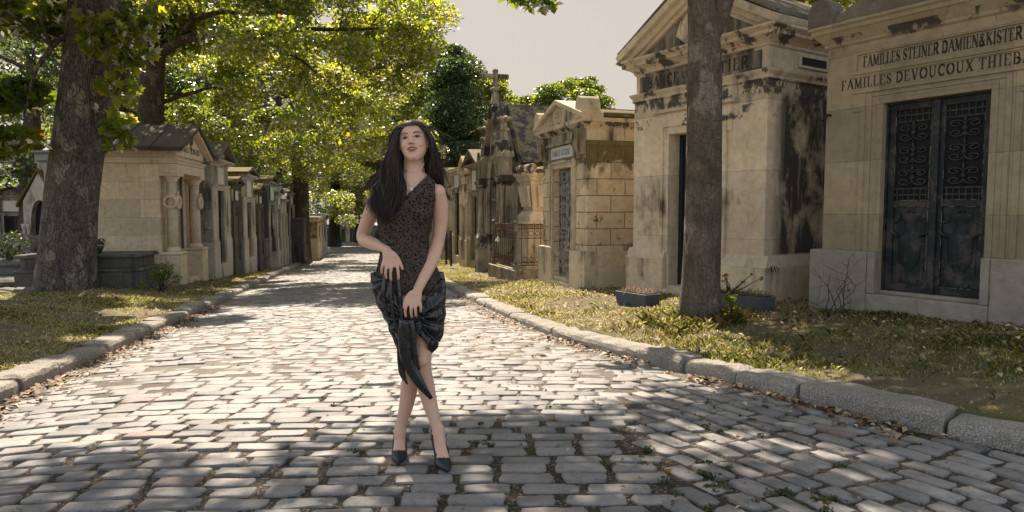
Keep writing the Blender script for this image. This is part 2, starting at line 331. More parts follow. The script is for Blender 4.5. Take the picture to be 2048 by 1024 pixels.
# cobbles: real domed setts in two bonds
def cobbles():
    P = []; rng = np.random.default_rng(5)   # (cx, cy, angle, lx, ly)
    def seam(s): return np.interp(s, [-5, -2.5, -1.2, .4, 1.6, 2.3], [-1.2, .35, .85, 1.3, 1.75, 2.6])
    # main bond: slightly arched rows across the street
    pitch = .138; s0 = -4.6
    nrow = int(70/pitch)
    for i in range(nrow):
        sb = s0 + i*pitch; 
        if sb > 24 and i % 2 and False: continue
        tt = -4.4 + rng.uniform(0, .2)
        while tt < 4.6:
            w = rng.choice([.21, .25, .28, .17], p=[.3, .35, .2, .15])*rng.uniform(.93, 1.07)
            tc = tt + w/2; tt += w + (rng.uniform(.016, .042) if sb < 1.0 else rng.uniform(.004, .012))
            # row curve in s: straight across the view in the middle, bending away on the left
            g = .236*tc + .05*max(0, -tc-.4)**2 * -1.0
            g = -.236*tc - .16*np.clip(-tc-1.3, 0, 9)**2 - .05*np.clip(tc-1.0, 0, 9)**2
            dg = -.236 + .32*np.clip(-tc-1.3, 0, 9) - .10*np.clip(tc-1.0, 0, 9)
            s = sb + g + rng.normal(0, .0035)
            if tc < tl(s)+.10 or tc > tk(s)-.10: continue
            if s < 2.6 and tc > seam(s)+.0: continue
            ang = atan2(EV[1], EV[0]) - pi/2 + atan2(dg, 1)
            P.append((s, tc, ang + rng.normal(0, .013), w, pitch*(rng.uniform(.72, .82) if s < 1.0 else rng.uniform(.945, .985))))
    # side bond: rows running with the right-hand kerb
    a0 = radians(-26); U = np.array([sin(a0), cos(a0)]); W = np.array([cos(a0), -sin(a0)])
    O = st(0, 2.0)
    for i in range(-30, 34):
        q = i*.142; l = -7 + rng.uniform(0, .2)
        while l < 7:
            w = rng.choice([.19, .23, .26, .155], p=[.3, .35, .2, .15])*rng.uniform(.93, 1.07); lc = l+w/2; l += w+rng.uniform(.018, .045)
            bend = .03*lc*lc*.5
            p = O + U*lc + W*(q + bend*.0)
            s, t = to_st(*p)
            if s > 2.75 or t < seam(s)+.04 or t > tk(s)-.12 or s < -3.8: continue
            P.append((s, t, atan2(U[1], U[0])+rng.normal(0, .03), w, .140*rng.uniform(.74, .85)))
    P = np.array(P); n = len(P)
    # template: rounded slab  nx x ny grid
    gx = np.array([-.5, -.487, -.455, -.16, .16, .455, .487, .5]); gy = np.array([-.5, -.478, -.43, -.14, .14, .43, .478, .5])
    X, Y = np.meshgrid(gx, gy, indexing='ij'); X = X.ravel(); Y = Y.ravel(); m = len(X)
    e2 = np.maximum(np.abs(X)*.98, np.abs(Y)); edge = (np.abs(X) > .495) | (np.abs(Y) > .495); sub = ((np.abs(X) > .48) | (np.abs(Y) > .47)) & ~edge; s3 = ((np.abs(X) > .45) | (np.abs(Y) > .42)) & ~edge & ~sub
    zt = np.where(edge, -.028, np.where(sub, -.005, np.where(s3, -.0008, .0008)))
    cor = (np.abs(X) > .48) & (np.abs(Y) > .47); cx = np.where(cor, .93, 1.); cy = np.where(cor, .93, 1.); c3 = (np.abs(X) > .45) & (np.abs(Y) > .42) & ~cor; cx = np.where(c3, .96, cx); cy = np.where(c3, .96, cy)
    J = rng.normal(0, 1.25, (n, m)); J2 = rng.normal(0, 1, (n, m)); J3 = rng.normal(0, 1, (n, m))
    lx = P[:, 3:4]; ly = P[:, 4:5]
    sm_ = np.where(edge | sub, 1., .55); lxx = X*cx*lx + J*.0032*sm_; lyy = Y*cy*ly + J2*.0032*sm_; q_ = rng.normal(0, 1, (n, 4)); lyy = lyy + ly*.05*(q_[:, :1]*X*np.sign(Y)+q_[:, 1:2]*(X**2-.1)*2); lxx = lxx + lx*.03*q_[:, 2:3]*(Y**2-.1)*2*np.sign(X)
    lxx = lxx*(1+rng.normal(0, .05, (n, 1))*Y*2); 
    tilt = rng.normal(0, .013, (n, 2)); zz = zt + J3*.0013 + tilt[:, :1]*lxx + tilt[:, 1:]*lyy + rng.normal(0, .004, (n, 1))
    ca, sa = np.cos(P[:, 2:3]), np.sin(P[:, 2:3])
    C = FO + P[:, 0:1]*EV + P[:, 1:2]*NV
    WX = C[:, 0:1] + lxx*ca - lyy*sa; WY = C[:, 1:2] + lxx*sa + lyy*ca
    D = np.stack([WX-FO[0], WY-FO[1]], -1); S_ = D@EV; T_ = D@NV
    Z = zroad(S_, T_) + zz
    V = np.stack([WX, WY, Z], -1).reshape(-1, 3)
    q = np.array([(i*8+k, (i+1)*8+k, (i+1)*8+k+1, i*8+k+1) for i in range(7) for k in range(7)])
    F = (q[None] + (np.arange(n)*m)[:, None, None]).reshape(-1, 4)
    return V, F, np.repeat(rng.uniform(0, 1, n), 49), n
V, F, R_, ncob = cobbles()
tag(nmesh('road', V, F, M_COB, smooth=False, attr=[('rnd', 'FACE', R_)]), kind='structure')

# kerbs of separate granite blocks
M_KERB = stone('kerb_granite', (.40, .36, .31), .3, .3, .25, lichen=.3, bumpy=1.6, mosstop=.2, speckle=.6)
def kerb(name, tf, sgn, S0, S1, seed):
    rng = np.random.default_rng(seed); mb = MB(); s = S0
    while s < S1:
        L = rng.uniform(.5, 1.0) if s < 30 else 2.5
        n = 8; dz = rng.normal(0, .012); off = rng.normal(0, .012); gap = .011
        ss = np.linspace(s+gap, s+L-gap, n)
        # cross-section (out from the road edge, height)
        sec = [(0, -.10), (0, KH-.045), (.012, KH-.015), (.045, KH), (KW-.02, KH), (KW, KH-.02), (KW, -.10)]
        V = []
        for i, a in enumerate(ss):
            sh = 0 if 0 < i < n-1 else 1
            d = (st(a+.05, tf(a+.05)) - st(a-.05, tf(a-.05))); d /= np.hypot(*d); nn = np.array([d[1], -d[0]])*sgn
            for o, z in sec:
                zz = z - (.012 if sh and z > KH-.05 else 0) + rng.normal(0, .006); oo = o + off + (.008 if sh and o < .02 else 0)+rng.normal(0, .003)
                p = st(a, tf(a)) + nn*oo; V.append((p[0], p[1], float(zline(a))-.035+zz+dz))
        k = len(sec); F = [(i*k+j, i*k+j+1, (i+1)*k+j+1, (i+1)*k+j) if sgn < 0 else (i*k+j, (i+1)*k+j, (i+1)*k+j+1, i*k+j+1) for i in range(n-1) for j in range(k-1)]
        F += [tuple(range(k)), tuple(range((n-1)*k+k-1, (n-1)*k-1, -1))]
        mb.add(V, F, 0, False); s += L
    o = mb.build(name, M_KERB, bevel=.009); tag(o, kind='structure'); return o
kerb('kerb', tk, 1, -5.5, 70, 1); kerb('kerb', tl, -1, -5.5, 70, 2)
# ---------------------------------------------------------------- lettering (cut letters with serifs, thick and thin strokes)
def _arc(cx, cz, rx, rz, a0, a1, n=7): return [(cx+rx*cos(radians(a0+(a1-a0)*i/n)), cz+rz*sin(radians(a0+(a1-a0)*i/n))) for i in range(n+1)]
T_, t__ = 'T', 't'
def _g():
    G = {}
    V = lambda x: (T_, [(x, 0), (x, 1)]); v = lambda x: (t__, [(x, 0), (x, 1)])
    H = lambda a, b, z: (t__, [(a, z), (b, z)])
    G['A'] = (.72, [(t__, [(.06, 0), (.36, 1)]), (T_, [(.36, 1), (.68, 0)]), H(.18, .56, .34), H(0, .14, 0), H(.58, .76, 0)])
    G['B'] = (.62, [V(.12), H(0, .3, 0), H(0, .3, 1), (t__, _arc(.3, .76, .24, .24, 90, -90)), (T_, _arc(.3, .27, .28, .27, 80, -80)), H(.12, .32, .52)])
    G['C'] = (.66, [(T_, _arc(.4, .5, .34, .5, 60, 300, 10)), (t__, [(.6, .95), (.6, .72)]), (t__, [(.6, .05), (.6, .25)])])
    G['D'] = (.7, [V(.12), H(0, .3, 0), H(0, .3, 1), (T_, _arc(.28, .5, .36, .49, 90, -90, 9))])
    G['E'] = (.58, [V(.12), H(0, .54, 0), H(0, .5, 1), H(.12, .4, .52), (t__, [(.54, 0), (.54, .22)]), (t__, [(.5, 1), (.5, .8)])])
    G['F'] = (.54, [V(.12), H(0, .26, 0), H(0, .5, 1), H(.12, .38, .52), (t__, [(.5, 1), (.5, .78)])])
    G['G'] = (.7, [(T_, _arc(.4, .5, .34, .5, 60, 320, 10)), (T_, [(.62, .05), (.62, .42)]), H(.48, .74, .42), (t__, [(.6, .95), (.6, .75)])])
    G['H'] = (.74, [V(.12), V(.6), H(.12, .6, .52), H(0, .24, 0), H(0, .24, 1), H(.48, .72, 0), H(.48, .72, 1)])
    G['I'] = (.28, [V(.14), H(.02, .26, 0), H(.02, .26, 1)])
    G['J'] = (.4, [(T_, [(.26, 1), (.26, .15)]), (t__, [(.26, .15), (.16, 0), (.02, .08)]), H(.12, .4, 1)])
    G['K'] = (.68, [V(.12), (t__, [(.12, .42), (.58, 1)]), (T_, [(.28, .56), (.62, 0)]), H(0, .24, 0), H(0, .24, 1), H(.5, .7, 0)])
    G['L'] = (.54, [V(.12), H(0, .52, 0), H(0, .24, 1), (t__, [(.52, 0), (.52, .24)])])
    G['M'] = (.86, [v(.1), (T_, [(.12, 1), (.42, .08)]), (t__, [(.42, .08), (.72, 1)]), V(.74), H(0, .2, 0), H(.64, .84, 0), H(0, .16, 1), H(.7, .84, 1)])
    G['N'] = (.76, [v(.1), (T_, [(.12, 1), (.62, 0)]), v(.64), H(0, .2, 0), H(0, .14, 1), H(.54, .74, 1)])
    G['O'] = (.76, [(T_, _arc(.38, .5, .33, .49, 60, -60)), (T_, _arc(.38, .5, .33, .49, 120, 240)), (t__, _arc(.38, .5, .33, .5, 60, 120, 4)), (t__, _arc(.38, .5, .33, .5, 240, 300, 4))])
    G['R'] = (.68, [V(.12), H(0, .24, 0), H(0, .3, 1), (T_, _arc(.3, .74, .25, .25, 85, -85)), H(.12, .3, .48), (T_, [(.34, .48), (.62, 0)]), H(.56, .72, 0)])
    G['S'] = (.54, [(t__, _arc(.27, .74, .2, .25, 30, 180, 6)), (T_, [(.07, .74), (.14, .58), (.38, .42), (.47, .26)]), (t__, _arc(.27, .26, .2, .25, 0, -150, 6)), (t__, [(.45, .9), (.45, .72)]), (t__, [(.07, .1), (.07, .3)])])
    G['T'] = (.64, [V(.32), H(.02, .62, 1), H(.2, .44, 0), (t__, [(.02, 1), (.02, .78)]), (t__, [(.62, 1), (.62, .78)])])
    G['U'] = (.72, [(T_, [(.12, 1), (.12, .3), (.2, .08), (.36, 0)]), (t__, [(.36, 0), (.54, .08), (.6, .3), (.6, 1)]), H(0, .24, 1), H(.5, .7, 1)])
    G['V'] = (.7, [(T_, [(.08, 1), (.36, 0)]), (t__, [(.36, 0), (.62, 1)]), H(0, .2, 1), H(.52, .72, 1)])
    G['X'] = (.68, [(T_, [(.1, 1), (.58, 0)]), (t__, [(.08, 0), (.58, 1)]), H(0, .22, 1), H(.48, .68, 1), H(0, .2, 0), H(.46, .7, 0)])
    G['&'] = (.7, [(t__, _arc(.3, .8, .14, .19, 0, 360, 8)), (T_, [(.18, .7), (.6, 0)]), (T_, _arc(.28, .25, .22, .25, 130, 330, 7)), (t__, [(.45, .15), (.62, .5)])])
    G['.'] = (.26, [(T_, [(.13, .42), (.13, .56)])]); G['-'] = (.4, [H(.05, .35, .45)]); G["'"] = (.2, [(T_, [(.1, .85), (.1, 1)])])
    return G
GLYPH = _g()
def letters(mb, text, x0, x1, z, h, y, cond=1.0, th=.16, tn=.075, gap=.12, depth=.003):
    """fit text between x0 and x1, baseline z, on the plane y"""
    adv = []; tot = 0
    for ch in text:
        w = .34 if ch == ' ' else GLYPH[ch][0] + gap
        adv.append(w); tot += w
    k = (x1-x0)/tot; x = x0
    for ch, w in zip(text, adv):
        if ch != ' ':
            for kind, pl in GLYPH[ch][1]:
                r = (th if kind == 'T' else tn)*.5
                for (ax, az), (bx, bz) in zip(pl[:-1], pl[1:]):
                    dx, dz = (bx-ax)*k, (bz-az)*h; L = hypot(dx, dz) + 1e-9
                    rr = r*(k*abs(dz)/L + h*abs(dx)/L*(.8 if kind == 't' else 1)) ; nx, nz = -dz/L*rr, dx/L*rr; ex, ez = dx/L*rr*.5, dz/L*rr*.5
                    A = (x+ax*k-ex, z+az*h-ez); B = (x+bx*k+ex, z+bz*h+ez)
                    q = [(A[0]+nx, A[1]+nz), (A[0]-nx, A[1]-nz), (B[0]-nx, B[1]-nz), (B[0]+nx, B[1]+nz)]
                    mb.add([(p[0], y-depth, p[1]) for p in q] + [(p[0], y+.002, p[1]) for p in q],
                           [(0, 1, 2, 3), (1, 0, 4, 5), (2, 1, 5, 6), (3, 2, 6, 7), (0, 3, 7, 4)])
        x += w*k

# ---------------------------------------------------------------- building materials
M_LET = plain('letter_black', (.035, .03, .025), .8)
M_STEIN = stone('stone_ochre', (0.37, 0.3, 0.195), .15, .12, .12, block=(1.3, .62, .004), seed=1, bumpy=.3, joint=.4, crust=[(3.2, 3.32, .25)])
M_STEINP = stone('stone_rough_grey', (0.36, 0.315, 0.255), .25, .4, .1, seed=2, bumpy=.9, lichen=.3)
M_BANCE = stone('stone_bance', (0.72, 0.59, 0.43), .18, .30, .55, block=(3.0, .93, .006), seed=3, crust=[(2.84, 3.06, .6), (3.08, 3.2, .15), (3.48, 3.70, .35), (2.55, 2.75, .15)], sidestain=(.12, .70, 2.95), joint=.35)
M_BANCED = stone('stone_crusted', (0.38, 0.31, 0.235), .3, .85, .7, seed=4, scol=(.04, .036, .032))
M_LER = stone('stone_golden', (0.76, 0.6, 0.4), .2, .35, .7, mossband=1.9, block=(.56, .30, .010), seed=5, moss=.12, joint=.7)
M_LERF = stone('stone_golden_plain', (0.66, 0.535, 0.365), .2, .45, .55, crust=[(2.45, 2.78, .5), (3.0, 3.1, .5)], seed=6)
M_LERD = stone('stone_golden_dark', (0.36, 0.295, 0.2), .3, .75, .5, seed=7, moss=.1)
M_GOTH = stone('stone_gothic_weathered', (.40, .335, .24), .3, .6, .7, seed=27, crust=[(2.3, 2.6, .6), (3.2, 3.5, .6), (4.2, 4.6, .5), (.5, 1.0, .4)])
M_MOSSROOF = stone('mossy_roof', (.20, .17, .13), .4, .6, .2, seed=8, moss=.9, mosstop=.9, bumpy=1.0)
M_ROOF = stone('dark_stone_roof', (.095, .082, .068), .5, .6, .2, seed=9, mosstop=.35, lichen=.4, bumpy=1.6, speckle=.5)
M_ROOFB = stone('brown_stone_roof', (.20, .165, .13), .4, .5, .2, seed=10, mosstop=.5, lichen=.3, bumpy=1.0)
M_CREAM = stone('stone_cream', (0.7, 0.57, 0.405), .12, .12, .15, block=(.83, .40, .004), seed=11, bumpy=.2, joint=.5)
M_CREAMP = stone('stone_cream_plain', (0.7, 0.57, 0.405), .15, .25, .3, seed=12, bumpy=.25)
M_GREY = stone('stone_grey', (.40, .36, .305), .25, .6, .7, block=(1.4, .55, .006), seed=13)
M_GREYD = stone('stone_grey_dark', (.115, .108, .10), .3, .6, .6, seed=14)
M_GREYL = stone('stone_grey_light', (0.5, 0.45, 0.375), .2, .4, .6, seed=15)
M_OCHRE = stone('stone_ochre_moss', (0.42, 0.34, 0.205), .3, .55, .6, seed=16, moss=.35)
M_DARK = plain('dark_opening', (.012, .012, .013), .9)
M_IRON = plain('rusty_iron', (.06, .035, .025), .75, .3, 30, .5, rust=(.13, .05, .025), rustamt=.7)
M_IRONB = plain('black_iron', (.03, .032, .033), .6, .5, 30, .4, rust=(.09, .05, .03), rustamt=.2)
M_IRONG = plain('green_grey_iron', (.14, .16, .145), .6, .4, 30, .4, rust=(.2, .12, .07), rustamt=.4)
M_DOORB = plain('dark_teal_door', (.010, .0145, .0165), .6, .0, 9, .45, .3, rust=(.06, .05, .045), rustamt=.35)
M_DOORG = plain('grey_green_door', (.011, .018, .018), .55, .1, 6, .4, .3)
M_DOORW = plain('weathered_grey_door', (.30, .275, .25), .8, 0, 14, .5, .4, rust=(.10, .07, .05), rustamt=.5)
M_WHITE = plain('white_marble', (.55, .53, .48), .5, 0, 8, .15, .1)
M_CHIP = plain('chipped_edge', (.22, .20, .17), .7, .1, 40, .8, .4)
M_LEAD = plain('zinc_sheet', (.20, .21, .21), .6, .3, 5, .3, .2)
M_PLANTER = plain('slate_planter', (.075, .085, .10), .7, .1, 10, .4, .3)
M_TERRA = plain('terracotta', (.25, .10, .06), .8)

def frame_at(P, az_x, zb, name, label, cat, group=None):
    """Empty at a building's front-left corner; local x along its face, y into it"""
    a = radians(az_x); dx, dy = sin(a), cos(a)
    return empty(name, (P[0], P[1], zb), atan2(dy, dx), label, cat, group)
def gable_roof(mb, x0, x1, y0, y1, z, h, th=.09, ov=.1):
    xm = (x0+x1)/2; s = h/((x1-x0)/2)
    pts = [(x0-ov, z-ov*s), (xm, z+h), (x1+ov, z-ov*s), (x1+ov, z-ov*s+th), (xm, z+h+th*1.25), (x0-ov, z-ov*s+th)]
    mb.add([(p[0], y0, p[1]) for p in pts]+[(p[0], y1, p[1]) for p in pts],
           [(0, 1, 4, 5), (1, 2, 3, 4), (11, 10, 7, 6), (10, 9, 8, 7), (0, 5, 11, 6), (5, 4, 10, 11), (4, 3, 9, 10), (3, 2, 8, 9), (2, 1, 7, 8), (1, 0, 6, 7)])
def wall_with_door(mb, w, d, h, x0, x1, zd, zs=0, rec=.3, arch=False, zb=-.6):
    """hollow-fronted block: body behind, front jambs and lintel leaving a door recess"""
    mb.box(0, w, rec, d, zb, h)
    mb.box(0, x0, 0, rec, zb, h); mb.box(x1, w, 0, rec, zb, h)
    if arch:
        xm = (x0+x1)/2; r = (x1-x0)/2; n = 8; pts = []
        for i in range(n+1):
            t = i/n; pts.append((x0 + r*(1-cos(t*pi/2))*1.0 if 0 else xm - r*cos(t*pi/2), zd + r*1.7*sin(t*pi/2)))
        pts = [(xm - r*(1-t)**.6 if 0 else xm - r*cos(t*pi/2), zd + 1.7*r*sin(t*pi/2)) for t in np.linspace(0, 1, n+1)]
        mb.prism([(x0, zd)] + [p for p in pts[1:]] + [(xm, h), (x0, h)][0:2], 0.001, rec)
        q = [(2*xm-p[0], p[1]) for p in pts]
        mb.prism(([(xm, h)] + q[::-1][0:] + [(x1, h)]), 0.001, rec)
    else: mb.box(x0, x1, 0, rec, zd, h)
    if zs > zb: mb.box(x0, x1, 0.002, rec, zb, zs)
def panel_door(root, x0, x1, z0, z1, y, mat, leaves=2, name='door', grille=False, glass=M_DARK, gmat=None, urn=False, chip=False, low=.42):
    """door leaves with frames, lower panels and upper grilles, each leaf a part"""
    W = (x1-x0)/leaves; out = []
    for i in range(leaves):
        a, b = x0+i*W+.004, x0+(i+1)*W-.004; m = MB(); f = min(.07, W*.16)
        zr = z0+(z1-z0)*low
        m.box(a, a+f, y-.02, y+.03, z0, z1); m.box(b-f, b, y-.02, y+.03, z0, z1)
        m.box(a+f, b-f, y-.02, y+.03, z0, z0+f*1.2); m.box(a+f, b-f, y-.02, y+.03, z1-f, z1); m.box(a+f, b-f, y-.022, y+.03, zr-f*.5, zr+f*.5)
        m.box(a+f, b-f, y+.005, y+.02, z0+f*1.2, zr-f*.5)
        g2 = f*1.5; m.frus(a+g2, b-g2, y-.002, y+.005, z0+g2*1.2, a+g2, b-g2, y-.002, y+.005, zr-g2)
        d = m.build(name, mat, root, .004); out.append(d)
        p = MB(); p.box(a+f, b-f, y+.012, y+.02, zr+f*.5, z1-f); p.build('backing', glass, d)
        if grille:
            g = MB(); gx0, gx1, gz0, gz1 = a+f, b-f, zr+f*.5, z1-f; xm = (gx0+gx1)/2; hw = (gx1-gx0)/2; r = hw*.09
            for bx in (gx0+hw*.33, gx1-hw*.33) if not urn else (): g.tube([(bx, y-.004, gz0), (bx, y-.004, gz1)], r*.6, 5)
            H = gz1-gz0
            for zz in (gz0+.06*H, gz0+.13*H, gz1-.06*H, gz1-.13*H): g.box(gx0, gx1, y-.008, y, zz-r*.5, zz+r*.5)
            for k in range(6):
                xx = gx0+(k+.5)/6*2*hw
                g.box(xx-r*.35, xx+r*.35, y-.007, y-.001, gz0, gz0+.13*H); g.box(xx-r*.35, xx+r*.35, y-.007, y-.001, gz1-.13*H, gz1)
            n = 3
            for k in range(n):
                zc = gz0+H*(.13+(k+.5)/n*.74); hh = H*.74/n/2
                for sgn in (-1, 1):
                    A = np.linspace(0, 1, 18); rr = hw*.42*(1-.78*A); th = A*2*pi*1.35
                    for up in (-1, 1):
                        c0 = (xm+sgn*hw*.46, zc+up*hh*.38)
                        pts = [(c0[0]+sgn*(-1)*q*cos(t)*1.0, y-.006, c0[1]+up*q*sin(t)*1.0*min(1.3, hh*.8/hw)) for q, t in zip(rr, th)]
                        g.tube(pts, r*.62, 5)
                g.tube([(xm, y-.006, zc-hh), (xm, y-.006, zc+hh)], r*.6, 5)
                g.ball((xm, y-.008, zc), r*1.8, 6, 4); g.ball((xm, y-.008, zc+hh*.8), (r*1.1, r, r*2.6), 6, 4)
            g.build('grille', gmat or mat, d)
        if urn:
            u = MB(); xm = (a+b)/2; zc = (z0+zr)/2; s = (zr-z0)*.43
            prof = [(.30, -.95), (.32, -.86), (.16, -.78), (.10, -.66), (.14, -.6), (.36, -.35), (.42, .1), (.40, .35), (.20, .42), (.16, .62), (.34, .78), (.38, .86), (.34, .9)]
            seg = 12; V = []
            for r_, z_ in prof:
                for k in range(seg+1): q = pi*k/seg; V.append((xm+r_*s*cos(q)*.75, y-.0-.055*r_*sin(q)*1.6, zc+z_*s))
            F_ = [(i*(seg+1)+k, i*(seg+1)+k+1, (i+1)*(seg+1)+k+1, (i+1)*(seg+1)+k) for i in range(len(prof)-1) for k in range(seg)]
            u.add(V, [f_[::-1] for f_ in F_], 0, True)
            for sgn in (-1, 1): u.tube([(xm+sgn*s*.28, y-.01, zc+s*.3), (xm+sgn*s*.5, y-.015, zc+s*.42), (xm+sgn*s*.48, y-.015, zc+s*.66), (xm+sgn*s*.26, y-.01, zc+s*.72)], s*.045, 6)
            u.ring((xm, y-.005, zr-f-.035), .028, .008, seg=12, sub=5)
            u.build('urn_relief', mat, d)
        if chip:
            c = MB(); rr = random.Random(i+3)
            for e in range(34):
                L = rr.uniform(.02, .11)
                if rr.random() < .6:
                    xx = rr.choice([a+f-.004, b-f+.001]); zz = rr.uniform(z0+.05, z1-.15); c.box(xx, xx+rr.uniform(.003, .006), y-.0235, y-.018, zz, zz+L)
                else:
                    zz = rr.choice([z0+f*1.2-.003, zr+f*.5, zr-f*.5-.003]); xx = rr.uniform(a+f, b-f-L); c.box(xx, xx+L, y-.0245, y-.0205, zz-.002, zz+rr.uniform(.001, .004))
            c.build('flaking_paint', M_CHIP, d)
    return out

def X_(px, Y): return (px-1024)/FPX*Y
def zpx(py, Y, px=1024): return at(px, py, Y)[2]

# ================================================================ nearest right: low mausoleum with a double door
def steiner():
    Y0 = 8.40; P = (X_(1645, Y0), Y0); zb = zg(*P)
    r = frame_at(P, 147.5, -.02, 'mausoleum', 'ochre stone mausoleum with two rows of family names over a dark double door', 'mausoleum')
    # local metric taken from the picture at the left corner: scale at depth
    w, d = 2.50, 2.4; a, b = .71, 1.79; zs, zd = .37, 2.48
    H = 3.36
    m = MB(); wall_with_door(m, w, d, H-.14, a, b, zd, .32, .16); m.build('wall', M_STEIN, r, .008)
    p = MB(); e = .10; ph = .80
    p.box(-e, a-.09, -e, -.001, -.7, ph); p.box(b+.09, w+e, -e, -.001, -.7, ph); p.box(-e, -.001, -.001, d+e, -.7, ph); p.box(w+.001, w+e, -.001, d+e, -.7, ph)
    p.box(a-.09, b+.09, -e, -.001, -.7, .32); p.box(a-.088, a, -e+.003, .0, .32, ph); p.box(b, b+.088, -e+.003, .0, .32, ph)
    p.build('plinth', M_STEINP, r, .015)
    # door surround in stepped mouldings with ears
    s = MB()
    for k, (o, dep) in enumerate([(.045, .028), (.09, .020), (.125, .030), (.145, .016)]):
        o0 = [0, .045, .09, .125][k]
        s.box(a-o*1.45, a-o0*1.45, -dep, .001, ph, zd+o); s.box(b+o0*1.45, b+o*1.45, -dep, .001, ph, zd+o); s.box(a-o0*1.45, b+o0*1.45, -dep, .001, zd+o0, zd+o)
    s.box(a-.36, a-.21, -.022, 0, zd-.06, zd+.145); s.box(b+.21, b+.36, -.022, 0, zd-.06, zd+.145); s.box(a-.36, b+.36, -.034, 0, zd+.146, zd+.185)
    s.box(a-.27, a-.21, -.02, 0, ph, zd-.06); s.box(b+.21, b+.27, -.02, 0, ph, zd-.06)
    s.build('door_surround', M_STEIN, r, .005)
    # inscription tablet with a raised frame
    x0, x1, z0, z1 = .38, 2.12, 2.89, 3.07
    f = MB()
    for (p0, p1, q0, q1) in [(x0-.05, x1+.05, z0-.045, z0), (x0-.05, x1+.05, z1, z1+.045), (x0-.05, x0, z0, z1), (x1, x1+.05, z0, z1)]: f.box(p0, p1, -.028, .001, q0, q1)
    for (p0, p1, q0, q1) in [(x0-.09, x1+.09, z0-.07, z0-.047), (x0-.09, x1+.09, z1+.047, z1+.07), (x0-.09, x0-.052, z0-.047, z1+.047), (x1+.052, x1+.09, z0-.047, z1+.047)]: f.box(p0, p1, -.016, .001, q0, q1)
    f.build('tablet_frame', M_STEIN, r, .003)
    t = MB(); letters(t, "FAMILLES STEINER DAMIEN&KISTER", x0+.07, x1-.09, z0+.035, .12, 0, th=.17, tn=.085, gap=.12); t.build('inscription', M_LET, r)
    t = MB(); letters(t, "FAMILLES DEVOUCOUX THIEBAUT", .19, 2.30, 2.695, .11, 0, th=.14, tn=.08, gap=.2); t.build('inscription', M_LET, r)
    c = MB(); c.mould(0, w, 0, d, [(0, H-.16), (.03, H-.14), (.03, H-.11), (.07, H-.06), (.12, H), (.14, H+.01), (.14, H+.05), (.17, H+.07), (.17, H+.10)]); c.build('cornice', M_STEIN, r, .004)
    # low stone gable roof with corner acroterion blocks
    g = MB(); g.prism([(-.14, H+.10), (w+.14, H+.10), (w/2, H+.60)], -.12, d+.14)
    g.build('roof', M_ROOFB, r, .02)
    for xc in (-.02, w+.02):
        for yc in (-.06,):
            k = MB(); pr = [(xc-.16, H+.10), (xc+.16, H+.10)] + [(xc+.16*cos(q), H+.26+.17*sin(q)) for q in np.linspace(0, pi, 9)]
            k.prism(pr, yc-.10, yc+.16); k.build('corner_block', M_ROOFB, r, .015)
    panel_door(r, a+.02, b-.02, zs, zd-.02, .11, M_DOORB, 2, grille=True, urn=True, chip=True, gmat=plain('dark_grille', (.022, .026, .027), .6, .1, 30, .6, rust=(.06, .05, .042), rustamt=.3), low=.47)
    fr = MB(); fr.box(a, a+.02, .06, .14, .33, zd); fr.box(b-.02, b, .06, .14, .33, zd); fr.box(a+.02, b-.02, .06, .14, zd-.02, zd); fr.box((a+b)/2-.03, (a+b)/2+.03, .05, .10, zs, zd-.02)
    fr.build('door_frame', M_DOORB, r, .004)
    sil = MB(); sil.box(a, b, .03, .16, .321, zs-.01); sil.build('doorstep', M_STEINP, r, .006)
    h = MB(); h.tube([(.06, .02, 2.42), (.06, -.07, 2.42), (.06, -.09, 2.38), (.02, -.11, 2.36), (-.03, -.13, 2.40), (-.04, -.13, 2.47)], .014, 7); h.build('hook', M_IRONB, r)
steiner()

